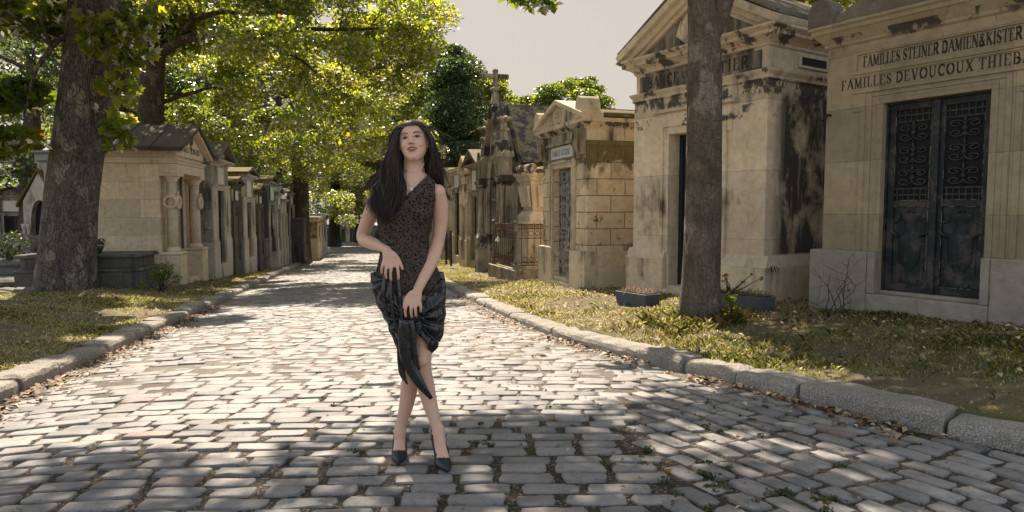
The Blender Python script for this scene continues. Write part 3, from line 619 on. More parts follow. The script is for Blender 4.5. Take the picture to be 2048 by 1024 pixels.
# ================================================================ second right: tall gabled tomb, BANCE ET GAVTIER
def bance():
    Y0 = 11.2; P = (X_(1266, Y0), Y0)
    r = frame_at(P, 147.5, -.06, 'mausoleum', 'tall gabled stone mausoleum behind the slender tree trunk, black streaks down its flank', 'mausoleum')
    w, d = 2.54, 2.5; a, b = .80, 1.74; zs, zd = .18, 2.47; H1 = 3.06   # top of the shaft
    m = MB(); wall_with_door(m, w, d, H1, a, b, zd, .16, .32); 
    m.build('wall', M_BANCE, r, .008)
    fz = MB(); fz.box(.02, w-.02, .02, d-.02, H1, 3.50); 
    fz.build('frieze', M_BANCE, r, .006)
    st1 = MB(); st1.mould(0, w, 0, d, [(.0, H1-.03), (.025, H1-.02), (.025, H1+.03), (.06, H1+.08), (.06, H1+.11), (.0, H1+.125)]); st1.build('string_course', M_BANCE, r, .003)
    p = MB(); e = .08; ph = .55
    for q in [(-e, a-.05, -e, -.001), (b+.05, w+e, -e, -.001), (-e, -.001, -.001, d+e), (w+.001, w+e, -.001, d+e)]:
        p.box(*q, -.7, ph)
        x0, x1, y0, y1 = q
    p.box(a-.05, b+.05, -e, -.001, -.7, .10)
    p.build('plinth', M_LERF, r, .012)
    pm = MB(); 
    for x0, x1 in ((-e, a-.05), (b+.05, w+e)): pm.prismx([(-e, ph), (0, ph), (0, ph+.16), (-.02, ph+.14), (-.045, ph+.07), (-e+.02, ph+.03)], x0, x1)
    pm.add([(w+e, -e, ph), (w+e, d+e, ph), (w, d, ph+.16), (w, 0, ph+.16), (w, 0, ph), (w, d, ph)], [(0, 1, 2, 3), (0, 3, 4)])
    pm.build('plinth_moulding', M_BANCE, r, .003)
    s = MB()
    for o0, o, dep in [(0, .05, .03), (.05, .11, .02), (.11, .16, .045)]:
        s.box(a-o, a-o0, -dep, .001, ph+.10, zd+o); s.box(b+o0, b+o, -dep, .001, ph+.10, zd+o); s.box(a-o0, b+o0, -dep, .001, zd+o0, zd+o)
    s.box(a-.24, a-.161, -.03, 0, zd-.05, zd+.33); s.box(b+.161, b+.24, -.03, 0, zd-.05, zd+.33); s.box(a-.161, b+.161, -.032, 0, zd+.16, zd+.33)
    s.box(a-.34, b+.34, -.075, 0, zd+.331, zd+.385)
    s.build('door_surround', M_BANCE, r, .005)
    # sunken dark name panel with ears
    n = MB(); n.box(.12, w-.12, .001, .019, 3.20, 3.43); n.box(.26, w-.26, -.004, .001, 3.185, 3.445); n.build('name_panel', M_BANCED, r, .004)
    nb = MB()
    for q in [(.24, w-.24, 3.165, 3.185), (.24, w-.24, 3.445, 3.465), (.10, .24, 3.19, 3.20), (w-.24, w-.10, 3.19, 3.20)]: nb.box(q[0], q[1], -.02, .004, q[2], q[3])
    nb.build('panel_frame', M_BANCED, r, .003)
    t = MB(); letters(t, "BANCE", .30, .98, 3.235, .155, -.004, gap=.2); letters(t, "ET", 1.03, 1.18, 3.28, .085, -.004, gap=.2); letters(t, "GAVTIER", 1.26, 2.26, 3.235, .155, -.004, gap=.22); t.build('inscription', M_LET, r)
    v = MB(); v.box(w-.0205, w+.004, .70, 1.25, 3.29, 3.39); v.build('vent', M_DARK, r)
    vf = MB()
    for q in [(.64, 1.31, 3.395, 3.43), (.64, 1.31, 3.25, 3.285), (.64, .695, 3.285, 3.395), (1.255, 1.31, 3.285, 3.395)]: vf.box(w-.02, w+.008, q[0], q[1], q[2], q[3])
    vf.build('vent_frame', M_BANCE, r, .003)
    c = MB(); c.mould(0, w, 0, d, [(-.02, 3.46), (.01, 3.48), (.01, 3.51), (.06, 3.55), (.15, 3.59), (.15, 3.63), (.22, 3.67), (.22, 3.70)]); c.build('cornice', M_BANCE, r, .004)
    # pediment
    zt = 3.70; ap = 4.50; xm = w/2
    g = MB(); g.prism([(.06, zt+.001), (w-.06, zt+.001), (xm, ap-.12)], .02, d); g.build('pediment', M_BANCED, r)
    rk = MB()
    for sg in (-1, 1):
        for o, y0_, y1_, t0, t1 in [(.20, -.20, d+.2, 0, .10), (.12, -.11, .02, -.09, -.001), (.06, -.05, .02, -.15, -.091)]:
            sl_ = (ap-zt)/(w/2+.2); nx, nz = -sl_/hypot(1, sl_), 1/hypot(1, sl_)
            A = np.array([xm+sg*(w/2+.20), zt]); B = np.array([xm, ap])
            n2 = np.array([-sg*nx, nz])
            q = [A+n2*t0, B+np.array([0, t0/nz]), B+np.array([0, t1/nz]), A+n2*t1]
            if sg > 0: q = q[::-1]
            rk.prism([tuple(x) for x in q][::-1], y0_, y1_)
    rk.build('raking_cornice', M_BANCE, r, .004)
    rf = MB(); sl_ = (ap-zt)/(w/2+.2)
    for sg in (-1, 1):
        A = (xm+sg*(w/2+.24), zt+.125-.04*sl_); B = (xm, ap+.165)
        q = [A, B, (B[0], B[1]+.05), (A[0], A[1]+.05)]
        rf.prism(q if sg < 0 else q[::-1], -.17, d+.22)
    rf.build('roof', M_ROOFB, r)
    wr = MB(); wr.ring((xm, -.0, 3.98), .21, .055, seg=28, sub=8); wr.ring((xm, .0, 3.98), .14, .03, seg=24, sub=6)
    wr.tube([(xm-.1, -.02, 3.74), (xm-.3, -.02, 3.92), (xm-.26, -.02, 4.12)], [.02, .05, .01], 6); wr.tube([(xm+.1, -.02, 3.74), (xm+.3, -.02, 3.92), (xm+.26, -.02, 4.12)], [.02, .05, .01], 6)
    wr.build('wreath', M_BANCE, r)
    panel_door(r, a, b, .16, zd, .22, M_DOORG, 2, low=.42)
    g2 = MB(); letters(g2, "TA'", w-.0, w+.15, .50, .07, 0, depth=.0)  # scratched letters on the flank
    gs = MB()
    for v_, f_ in zip([np.concatenate(g2.v)], [g2.f]):
        vv = v_.copy(); vv = np.stack([np.full(len(vv), w+e) + (v_[:, 1] < .001)*.003, v_[:, 0]-w+.03, v_[:, 2]], 1); gs.add(vv, f_)
    gs.build('scratched_letters', M_LET, r)
bance()

# ================================================================ third right: FAMILLE LEJEUNE
def lejeune():
    Y0 = 14.5; P = (X_(1086, Y0), Y0)
    r = frame_at(P, 162.8, -.27, 'mausoleum', 'golden block-built mausoleum with a white name plaque, mossy top and ornate grey grille doors', 'mausoleum')
    w, d = 2.32, 2.3; a, b = .66, 1.66; zs, zd = .27, 2.34; H = 2.78
    m = MB(); wall_with_door(m, w, d, H, a, b, zd, .2, .22); m.build('wall', M_LER, r, .01)
    e = .08; ph = .78; p = MB()
    p.box(-e, a-.10, -e, -.001, -.7, ph); p.box(b+.10, w+e, -e, -.001, -.7, ph); p.box(-e, -.001, -.001, d+e, -.7, ph); p.box(w+.001, w+e, -.001, d+e, -.7, ph); p.box(a-.10, b+.10, -e, -.001, -.7, .12)
    p.box(a-.098, a, -e+.003, 0, .12, ph); p.box(b, b+.098, -e+.003, 0, .12, ph)
    p.build('plinth', M_LERF, r, .012)
    s = MB()
    for o0, o, dep in [(0, .05, .05), (.05, .10, .035), (.10, .15, .06)]:
        s.box(a-o, a-o0, -dep, .001, ph, zd+o); s.box(b+o0, b+o, -dep, .001, ph, zd+o); s.box(a-o0, b+o0, -dep, .001, zd+o0, zd+o)
    s.build('door_surround', M_LERF, r, .006)
    # panel zone above the door
    tz = MB(); tz.box(.30, w-.30, -.02, .001, 2.48, 2.78); tz.build('tablet_back', M_LERD, r)
    pl = MB(); pl.box(.60, 1.72, -.05, -.021, 2.53, 2.76); pl.build('plaque', M_WHITE, r, .004)
    t = MB(); letters(t, "FAMILLE LEJEUNE", .68, 1.64, 2.59, .105, -.05, gap=.2); t.build('inscription', plain('faded_letters', (.20, .18, .16), .8), r)
    for x0 in (.06, w-.36):
        c = MB(); c.prismx([(-.16, 2.99), (0, 2.99), (0, 2.52), (-.05, 2.54), (-.08, 2.63), (-.10, 2.76), (-.15, 2.88)], x0, x0+.30)
        for k in range(3):
            c.tube([(x0+.15, -.10, 2.55), (x0+.15+(k-1)*.08, -.17, 2.72), (x0+.15+(k-1)*.11, -.15, 2.9)], [.015, .035, .008], 6)
        c.build('console', M_LERD, r, .004)
    e1 = MB(); e1.box(.36, w-.36, -.09, .001, 2.781, 2.84); e1.box(.40, w-.40, -.05, 0, 2.841, 2.99); e1.build('architrave', M_LERD, r, .004)
    c = MB(); c.mould(0, w, 0, d, [(0, 2.78), (.0, 2.97), (.02, 2.99), (.06, 3.03), (.11, 3.08), (.14, 3.10), (.14, 3.165), (.12, 3.17)]); c.build('cornice', M_LERF, r, .004)
    g = MB(); g.prism([(-.10, 3.17), (w+.10, 3.17), (w/2, 3.54)], -.10, .1); g.build('pediment', M_LERF, r)
    rk = MB()
    for sg in (-1, 1):
        A = np.array([w/2+sg*(w/2+.14), 3.16]); B = np.array([w/2, 3.56]); q = [A, B, B+[0, .085], A+[0, .085]]
        if sg > 0: q = q[::-1]
        rk.prism([tuple(x) for x in q], -.19, .25)
    rk.build('raking_cornice', M_LERF, r, .004)
    o = MB(); o.ring((w/2, -.11, 3.345), .13, .022, seg=24, sub=6)
    for k in range(4): q = k*pi/2; o.tube([(w/2+.03*cos(q), -.11, 3.345+.03*sin(q)), (w/2+.12*cos(q), -.115, 3.345+.12*sin(q))], [.015, .05], 6)
    for sg in (-1, 1):
        for k in range(3): o.ring((w/2+sg*(.34+.17*k), -.10, 3.275-.012*k), .055-.012*k, .014, seg=12, sub=5)
    o.build('cross_roundel', M_LERF, r)
    rf = MB(); rf.mould(0, w, .1, d, [(.02, 3.171), (.12, 3.19), (.12, 3.26), (.0, 3.31), (-.35, 3.38), (-.8, 3.42)]); rf.build('roof', M_MOSSROOF, r, .02)
    for xc in (.03, w-.03):
        k = MB(); k.prism([(xc-.15, 3.17), (xc+.15, 3.17), (xc+.15, 3.34)] + [(xc+.15*cos(q), 3.36+.19*sin(q)) for q in np.linspace(.1, pi-.1, 9)] + [(xc-.15, 3.34)], -.17, .2)
        k.build('acroterion', M_LERF, r, .012)
    q = panel_door(r, a+.01, b-.01, .16, zd-.01, .12, M_DOORW, 2, grille=True, gmat=plain('grey_grille', (.33, .32, .31), .7, .2, 40, .4), low=.33)
lejeune()
# ================================================================ generic small tomb house
def tomb(px_near, Y, az, w, d, zb, hw, ha, label, mwall, mtrim, mroof, side='left', door=(.32, .68), doorh=.76, plaque=True, arch=False, name='mausoleum',
         group=None, ov=.12, flat=False, ped=.26, doormat=None, colmat=None, roofth=.08, lion=False, urnlike=False, stepd=.0):
    """px_near: picture column of the front corner nearest the camera. hw wall height, ha apex height above zb"""
    C0 = np.array([X_(px_near, Y), Y]); a = radians(az); dr = np.array([sin(a), cos(a)])
    P = C0 if side == 'left' else C0 - dr*w
    r = frame_at(P, az, zb, name, label, 'mausoleum' if name == 'mausoleum' else 'tomb', group)
    x0, x1 = door[0]*w, door[1]*w; zd = doorh*hw
    m = MB(); wall_with_door(m, w, d, hw, x0, x1, zd, .14, .16, zb=-.8); m.build('wall', mwall, r, .008)
    p = MB(); e = .07; ph = ped*hw
    p.box(-e, x0-.05, -e, -.001, -.8, ph); p.box(x1+.05, w+e, -e, -.001, -.8, ph); p.box(-e, -.001, -.001, d, -.8, ph-.02); p.box(w+.001, w+e, -.001, d, -.8, ph-.02); p.box(x0-.05, x1+.05, -e, -.001, -.8, .1)
    p.build('plinth', mtrim, r, .012)
    for q0, q1 in ((-.02, max(.10, x0-.12)), (min(x1+.12, w-.10), w+.02)):
        c = MB(); c.box(q0, q1, -.045, -.001, ph, zd+.10); c.box(q0-.02, q1+.02, -.065, -.002, zd+.101, zd+.16); c.box(q0-.015, q1+.015, -.06, -.0015, ph+.001, ph+.06); c.build('pilaster', colmat or mtrim, r, .004)
    s = MB(); s.box(x0-.09, x0, -.03, .0, ph, zd+.07); s.box(x1, x1+.09, -.03, .0, ph, zd+.07); s.box(x0, x1, -.03, .0, zd, zd+.07); s.box(x0-.12, x1+.12, -.06, 0, zd+.071, zd+.12)
    s.build('door_surround', mtrim, r, .004)
    if arch:
        q = MB(); xm = (x0+x1)/2; hw2 = (x1-x0)/2
        for sg in (-1, 1):
            q.tube([(xm+sg*hw2*cos(t*pi/2)**.8, .02, zd-hw2*2.2+hw2*2.1*sin(t*pi/2)) for t in np.linspace(0, .98, 8)], .045, 6)
            q.prism([(xm+sg*hw2*cos(t*pi/2)**.8, zd-hw2*2.2+hw2*2.1*sin(t*pi/2)) for t in np.linspace(0, .98, 8)][::-sg] + ([(xm+sg*hw2, zd)] if 1 else []), .03, .10)
        q.build('pointed_arch', mtrim, r)
    zc = hw
    c = MB(); c.mould(0, w, 0, d, [(0, zc-.10), (.02, zc-.08), (.02, zc-.04), (ov*.8, zc+.02), (ov, zc+.03), (ov, zc+.08)]); c.build('cornice', mtrim, r, .004)
    zt = zc+.08
    if plaque:
        zp0, zp1 = zd+.17, zc-.12
        if zp1-zp0 > .08:
            q = MB(); q.box(x0+.01, x1-.01, -.035, -.001, zp0+.02, zp1-.01); q.build('plaque', M_WHITE, r, .003)
            q = MB(); q.box(x0-.05, x0+.01, -.045, -.001, zp0, zp1); q.box(x1-.01, x1+.05, -.045, -.001, zp0, zp1); q.box(x0+.01, x1-.01, -.045, -.001, zp0-.02, zp0+.02); q.box(x0+.01, x1-.01, -.045, -.001, zp1-.01, zp1+.02); q.build('plaque_frame', mtrim, r, .003)
    if not flat:
        g = MB(); g.prism([(-ov*.3, zt), (w+ov*.3, zt), (w/2, ha-roofth*1.2)], -.02, d); g.build('pediment', mtrim, r)
        rl = MB(); cx = w/2; zz = zt+(ha-zt)*.38; R = min(.16, (ha-zt)*.24); rl.ring((cx, -.03, zz), R, R*.25, seg=16, sub=5)
        for sg in (-1, 1): rl.tube([(cx+sg*R*1.2, -.03, zz-R*.8), (cx+sg*R*2.1, -.04, zz-R*.4), (cx+sg*R*2.8, -.03, zz-R*.9)], [R*.2, R*.35, R*.1], 5)
        rl.build('relief', mtrim, r)
        rr = np.random.default_rng(abs(int(px_near))); f = MB(); n = 7; nd = 5; V = []; sl_ = (ha-roofth-zt)/(w/2)
        top = []; bot = []
        for i in range(n):
            t = -1+2*i/(n-1); x = w/2+t*(w/2+ov+.04); z = ha-roofth-abs(t)*(w/2+ov)*sl_
            for k in range(nd):
                y = -ov-.05+(d+ov+.1)*k/(nd-1); j = rr.normal(0, .012)
                top.append((x, y+rr.normal(0, .01)*(k in (0, nd-1)), z+roofth+j)); bot.append((x, y, z))
        N_ = n*nd; F_ = []
        for i in range(n-1):
            for k in range(nd-1):
                q0, q1, q2, q3 = i*nd+k, (i+1)*nd+k, (i+1)*nd+k+1, i*nd+k+1
                F_.append((q0, q1, q2, q3)); F_.append((N_+q3, N_+q2, N_+q1, N_+q0))
            F_.append((i*nd, N_+i*nd, N_+(i+1)*nd, (i+1)*nd)); k = nd-1; F_.append(((i+1)*nd+k, N_+(i+1)*nd+k, N_+i*nd+k, i*nd+k))
        for k in range(nd-1):
            F_.append((k+1, N_+k+1, N_+k, k)); i = n-1; F_.append((i*nd+k, N_+i*nd+k, N_+i*nd+k+1, i*nd+k+1))
        f.add(top+bot, F_); f.build('roof', mroof, r)
    else:
        f = MB(); f.mould(0, w, 0, d, [(ov*.9, zt), (ov*.9, zt+.06), (0, zt+.10), (-w*.3, ha)]); f.build('roof', mroof, r, .01)
    panel_door(r, x0, x1, .14, zd, .09, doormat or M_IRONB, 2 if x1-x0 > .6 else 1, low=.3)
    return r
zpy = lambda px, py, Y: at(px, py, Y)[2]

# ---------------- left: cream mausoleum with fluted columns carrying wreaths
def cream():
    Y0 = 15.5; P = np.array([X_(321, Y0), Y0]); zb = -.50
    r = frame_at(P, -10, zb, 'mausoleum', 'large cream mausoleum with fluted wreathed columns and a dark stone roof, behind the slab tomb', 'mausoleum')
    w, d = 2.30, 1.95; x0, x1 = .78, 1.52; zd = 2.50; H = 2.805
    m = MB(); wall_with_door(m, w, d, H, x0, x1, zd, .2, .30, zb=-.8); m.build('wall', M_CREAM, r, .01)
    b = MB(); b.box(-.07, -.001, -.0, d, -.8, .62); b.box(w+.001, w+.07, 0, d, -.8, .62); b.build('plinth', M_CREAMP, r, .01)
    for xc in (.22, w-.22):
        q = MB(); q.box(xc-.25, xc+.27, -.42, -.001, -.8, .72); q.mould(xc-.23, xc+.25, -.40, -.01, [(0, .72), (.03, .74), (.03, .78), (0, .80)]); q.build('pedestal', M_CREAMP, r, .012)
        c = MB(); cc = (xc, -.20, 0)
        c.lathe([(.165, .80), (.17, .84), (.14, .88), (.13, .91)], cc, 20); c.lathe([(.122, .91), (.12, 1.5), (.106, 2.38)], cc, 40, flute=.10)
        c.lathe([(.106, 2.38), (.12, 2.40), (.12, 2.43), (.19, 2.51), (.19, 2.53)], cc, 20); c.box(xc-.21, xc+.21, -.41, .0, 2.53, 2.60)
        col = c.build('column', M_CREAMP, r)
        wq = MB(); wq.ring((xc, -.33, 1.94), .13, .038, seg=26, sub=8)
        for k in range(14): t = k*2*pi/14; wq.ball((xc+.13*cos(t), -.34, 1.94+.13*sin(t)), (.042, .046, .042), 6, 4)
        wq.tube([(xc-.02, -.35, 2.10), (xc-.02, -.34, 2.18)], .03, 6); wq.build('wreath', M_CREAMP, col)
        if xc < 1:
            w2 = MB(); w2.ring((xc-.14, -.2, 1.94), .13, .034, axis='x', seg=24, sub=8); w2.build('wreath', M_CREAMP, col)
    e = MB(); e.box(0, w, -.40, -.001, 2.601, 2.806); e.build('lintel', M_CREAMP, r, .006)
    c = MB(); c.mould(0, w, -.38, d, [(-.02, 2.806), (.02, 2.82), (.02, 2.86), (.06, 2.90), (.06, 2.93)]); c.build('cornice', M_CREAMP, r, .004)
    f = MB(); f.box(.03, w-.03, -.35, d-.03, 2.931, 3.14); f.build('frieze', M_CREAMP, r, .004)
    g = MB(); g.prism([(.0, 3.0), (w, 3.0), (w, 3.15), (w/2, 3.66), (0, 3.15)], -.39, -.351); g.build('pediment', M_CREAMP, r)
    t = MB(); letters(t, "FAMILLE BERNARD", .40, 1.9, 3.12, .13, -.39, gap=.2); t.build('inscription', M_LET, r)
    rw = MB(); rw.ring((w/2, -.40, 3.44), .10, .03, seg=18, sub=6); rw.tube([(w/2, -.39, 3.30), (w/2-.02, -.41, 3.2)], .02, 5); rw.build('wreath', M_GREYD, r)
    rl = MB(); sl_ = .51/(w/2)
    rr = np.random.default_rng(4)
    for sg in (-1, 1):
        for i in range(4):
            t0, t1 = i/4, (i+1)/4; L = w/2+.30
            xa, xb = w/2+sg*L*t0, w/2+sg*L*t1; za, zb_ = 3.74-L*t0*sl_, 3.74-L*t1*sl_; th = .07
            st_ = .035
            n = 4
            for k in range(n):
                y0, y1 = -.62+(d+.8)*k/n+.006, -.62+(d+.8)*(k+1)/n-.006; j = rr.normal(0, .006)
                q = [(xa, za), (xb, zb_-st_), (xb, zb_-st_+th+.03), (xa, za+th)]
                if sg > 0: q = q[::-1]
                rl.prism([(a_, b_+j) for a_, b_ in q][::-1] if sg < 0 and False else ([(a_, b_+j) for a_, b_ in (q if sg > 0 else q)]), y0, y1)
    rl.build('roof', M_ROOF, r, .012)
    u = MB()
    for sg in (-1, 1):
        L = w/2+.22; q = [(w/2, 3.66), (w/2+sg*L, 3.66-L*sl_-.03), (w/2+sg*L, 3.74-L*sl_-.035), (w/2, 3.739)]
        u.prism(q if sg < 0 else q[::-1], -.56, -.40)
    u.build('raking_cornice', M_CREAMP, r, .006)
    panel_door(r, x0, x1, .2, zd, .22, M_IRONB, 2, low=.35, grille=False)
    t = MB(); t.box(x0-.05, x1+.05, -.40, -.002, -.8, .12); t.build('doorstep', M_CREAMP, r, .01)
    s = MB(); s.box(x0-.12, x0, -.04, 0, .80, zd+.12); s.box(x1, x1+.12, -.04, 0, .8, zd+.12); s.box(x0, x1, -.04, 0, zd, zd+.12); s.build('door_surround', M_GREYD, r, .005)
cream()

# ---------------- left row receding along the street
GL = 'mausoleums in the row along the left kerb'
def zl(px, py, Y): return zpy(px, py, Y)
def left(px, Y, w, base, cor, apex, label, mw, mt, mr, **k):
    zb = zl(px, base, Y); hw = zl(px, cor, Y) - zb; ap = apex and zl(px, apex, Y+w/2) - zb
    return tomb(px, Y, -11, w, k.pop('d', 2.3), zb, hw, ap, label, mw, mt, mr, group=GL, **k)
left(425, 18.3, 2.12, 540, 322, 283, 'grey weathered mausoleum with a white plaque, just beyond the cream one', M_GREY, M_GREYL, M_ROOFB, door=(.30, .66), doorh=.74, ov=.2, roofth=.10)
left(466, 20.6, 1.10, 528, 372, 353, 'narrow low blackened mausoleum squeezed between two taller grey ones', M_OCHRE, M_GREYD, M_MOSSROOF, door=(.25, .70), doorh=.74)
left(486, 21.9, 2.02, 524, 352, 334, 'tall light grey mausoleum with thick brown moss on its roof', M_OCHRE, M_GREYL, M_MOSSROOF, door=(.33, .70), doorh=.70, ov=.16)
left(515, 24.3, 1.15, 516, 385, 366, 'small dark mausoleum with brown mossy gable, fourth from the cream one', M_OCHRE, M_GREYD, M_MOSSROOF, door=(.28, .72))
left(537, 25.8, 1.7, 512, 366, 350, 'blackened mausoleum with a pointed arch doorway and rounded gable ornament', M_GREYD, M_GREY, M_MOSSROOF, arch=True, door=(.25, .75), doorh=.70)
left(552.5, 28.0, 1.45, 507, 390, 372, 'pale gabled mausoleum with a clean zinc coloured roof', M_GREY, M_GREYL, M_LEAD, door=(.3, .7))
left(566, 29.9, 1.3, 503, 402, 384, 'slim beige mausoleum with a white tablet above twin columns', M_CREAMP, M_GREYL, M_ROOFB, door=(.3, .7), doorh=.68)
left(578, 31.6, 2.0, 502, 388, 366, 'last dark banded mausoleum before the ivy covered trunk', M_GREYD, M_GREY, M_ROOF, door=(.3, .66))
# beyond the trunk: blackened box tomb, ochre chapels
def box_tomb(px, Y, w, d, zb, z1, label, mat, az=-100+90, cat='tomb', side='left', cap=.06, name='box_tomb', lip=.06, group=None):
    C0 = np.array([X_(px, Y), Y]); r = frame_at(C0, az, zb, name, label, cat, group)
    m = MB(); m.frus(-.05, w+.05, -.05, d+.05, -.6, -.05, w+.05, -.05, d+.05, .18); m.box(0, w, 0, d, .18, z1-.18); m.build('body', mat, r, .012)
    c = MB(); c.mould(0, w, 0, d, [(0, z1-.18), (lip, z1-.12), (lip, z1-.05), (-.05, z1)]); c.build('cap', mat, r, .01)
    q = MB(); q.box(.12, w-.12, -.02, -.001, .3, z1-.28); q.box(-.02, -.001, .12, d-.12, .3, z1-.28); q.build('panel', mat, r, .006); return r
box_tomb(606, 32.0, 1.2, 1.2, zl(606, 497, 32), 1.45, 'blackened cube shaped tomb with a heavy cap below the ivy covered trunk', M_GREYD)
tomb(634, 37.0, -11, 2.6, 2.2, zl(634, 490, 37), zl(634, 440, 37)-zl(634, 490, 37), zl(634, 432, 37)-zl(634, 490, 37), 'ochre flat topped mausoleum beyond the trunk, hung with low branches', M_OCHRE, M_LERF, M_ROOFB, flat=True, group=GL)
tomb(645, 43.0, -11, 3.0, 2.2, zl(645, 488, 43), 1.5, 1.9, 'farthest low mausoleum of the left hand row', M_GREY, M_GREYL, M_LEAD, group=GL)
# cross buildings closing the street
def cross_row(px0, px1, Y, ybase, ytop, label, mw, gab=None):
    x0, x1 = X_(px0, Y), X_(px1, Y); zb = zpy(700, ybase, Y); h = zpy(700, ytop, Y)-zb
    r = empty('mausoleum', (x0, Y, zb), 0, label, 'mausoleum', 'low mausoleums closing the end of the street'); w = x1-x0
    m = MB(); m.box(0, w, 0, 3, -.5, h*.8); m.build('wall', mw, r, .02)
    c = MB(); c.mould(0, w, 0, 3, [(.0, h*.8), (.15, h*.83), (.15, h*.88), (-.9, h)]); c.build('roof', M_LEAD, r, .01)
    for k in range(2):
        d = MB(); xx = w*(.15+.5*k); d.box(xx, xx+w*.2, -.05, -.001, 0, h*.68); d.build('door', M_GREYD, r)
    if gab:
        g = MB(); g.prism([(w*.42, 0), (w*.62, 0), (w*.62, h*.9), (w*.52, h*1.02), (w*.42, h*.9)], -.12, .4); g.build('porch', M_LERF, r, .01)
    return r
cross_row(677, 714, 72, 487, 444, 'low dark fronted mausoleum with a pale central porch at the end of the street', M_GREY, True)
cross_row(714.5, 770, 73, 487, 446, 'long low grey mausoleum at the end of the street, beside her elbow', M_GREY)
cross_row(640, 662, 74, 482, 444, 'low ochre mausoleum at the end of the street, left of the dark trunk', M_LERF)
cross_row(684, 706, 84, 470, 437, 'taller ochre house with a grey roof behind the low mausoleums', M_LERF)

# ---------------- right side beyond LEJEUNE: tapered monument inside an iron railing
def monument():
    a = radians(163); dr = np.array([sin(a), cos(a)]); Y0 = 15.9; C0 = np.array([X_(1031, Y0), Y0]); L = 2.0; P = C0-dr*L
    zb = zpy(1031, 556, Y0)
    r = frame_at(P, 163, zb, 'tomb_monument', 'tapered stone monument with scroll volutes on a block base, inside the rusty railing', 'monument')
    s0 = zpy(1031, 540, Y0)-zb
    b = MB(); b.frus(.42, 1.62, .40, 1.9, .0, .50, 1.55, .48, 1.8, 1.18); b.box(.38, 1.66, .36, 1.95, -.1, .25); b.build('base', M_LER if 0 else M_LERF, r, .012)
    c = MB(); c.mould(.50, 1.55, .48, 1.8, [(0, 1.18), (.09, 1.22), (.09, 1.28), (.0, 1.31)]); c.mould(.62, 1.43, .60, 1.68, [(.10, 1.31), (.10, 1.44), (.06, 1.48), (.0, 1.56)]); c.build('moulding', M_LERF, r, .006)
    u = MB(); u.frus(.66, 1.39, .64, 1.64, 1.56, .56, 1.49, .54, 1.74, 2.28); u.build('body', M_LERF, r, .01)
    k = MB(); k.frus(.70, 1.35, .56, .60, 1.66, .64, 1.41, .47, .54, 2.18); k.frus(1.43, 1.47, .76, 1.1, 1.66, 1.50, 1.54, .70, 1.05, 2.18); k.build('panel', M_LERF, r, .006)
    q = MB(); q.mould(.56, 1.49, .54, 1.74, [(0, 2.28), (.04, 2.32), (.04, 2.36), (.12, 2.44), (.12, 2.50)]); q.build('cornice', M_LERF, r, .005)
    v = MB()
    for (xa, xb, yc) in ((.52, 1.53, .58), (.52, 1.53, 1.7)):
        v.tube([(xa, yc, 2.60), (xb, yc, 2.60)], .11, 12)
        for xx in (xa, xb):
            for R in (.10, .065, .03): v.ring((xx, yc, 2.60), R, .012, axis='x', seg=14, sub=5)
    v.build('volute', M_LERF, r, 0)
    t = MB(); t.mould(.55, 1.5, .72, 1.6, [(0, 2.501), (0, 2.58), (-.2, 2.66)]); t.build('top', M_MOSSROOF, r, .01)
    f = frame_at(P, 163, zb, 'iron_railing', 'rusty scrolled iron railing with green posts around the stone monument', 'railing')
    kb = MB()
    for q in [(-.1, L+.1, -.1, .14), (-.1, .14, .14, 2.1), (L-.14, L+.1, .14, 2.1)]: kb.box(q[0], q[1], q[2], q[3], -.5, s0)
    kb.build('kerb_base', M_LERD, f, .015)
    for (x, y) in [(.02, .02), (L-.02, .02), (L-.02, 2.0), (.02, 2.0)]:
        p = MB(); p.box(x-.06, x+.06, y-.06, y+.06, s0, s0+.12); p.lathe([(.045, .12), (.05, .2), (.035, .24), (.035, .86), (.055, .88), (.055, .93), (.04, .95), (.04, 1.08), (.06, 1.10), (.05, 1.14), (.0, 1.15)], (x, y, s0), 10); p.build('post', M_IRONG, f)
    def panel(A, B):
        m = MB(); A = np.array(A); B = np.array(B); n = int(np.hypot(*(B-A))/.155); D = (B-A)/np.hypot(*(B-A))
        g = lambda t, z: (*(A+(B-A)*t), s0+z)
        for z in (.10, .17, .74, .96, 1.06): m.tube([g(0, z), g(1, z)], .011, 5)
        for i in range(n):
            t = (i+.5)/n; m.tube([g(t, .10), g(t, 1.06)], .009, 5)
            for zc, R in ((.85, .055), (1.01, .04), (.24, .05)):
                c = A+(B-A)*(t+.5/n)
                if t+.5/n < .99: m.tube([(c[0]+D[0]*R*cos(q), c[1]+D[1]*R*cos(q), s0+zc+R*sin(q)) for q in np.linspace(0, 2*pi, 13)], .007, 4)
            m.tube([g(t, 1.06), g(t, 1.12)], [.012, .002], 5)
        m.build('railing_panel', M_IRON, f)
    panel((.08, .02), (L-.08, .02)); panel((L-.02, .08), (L-.02, 1.95)); panel((.02, .08), (.02, 1.95))
monument()

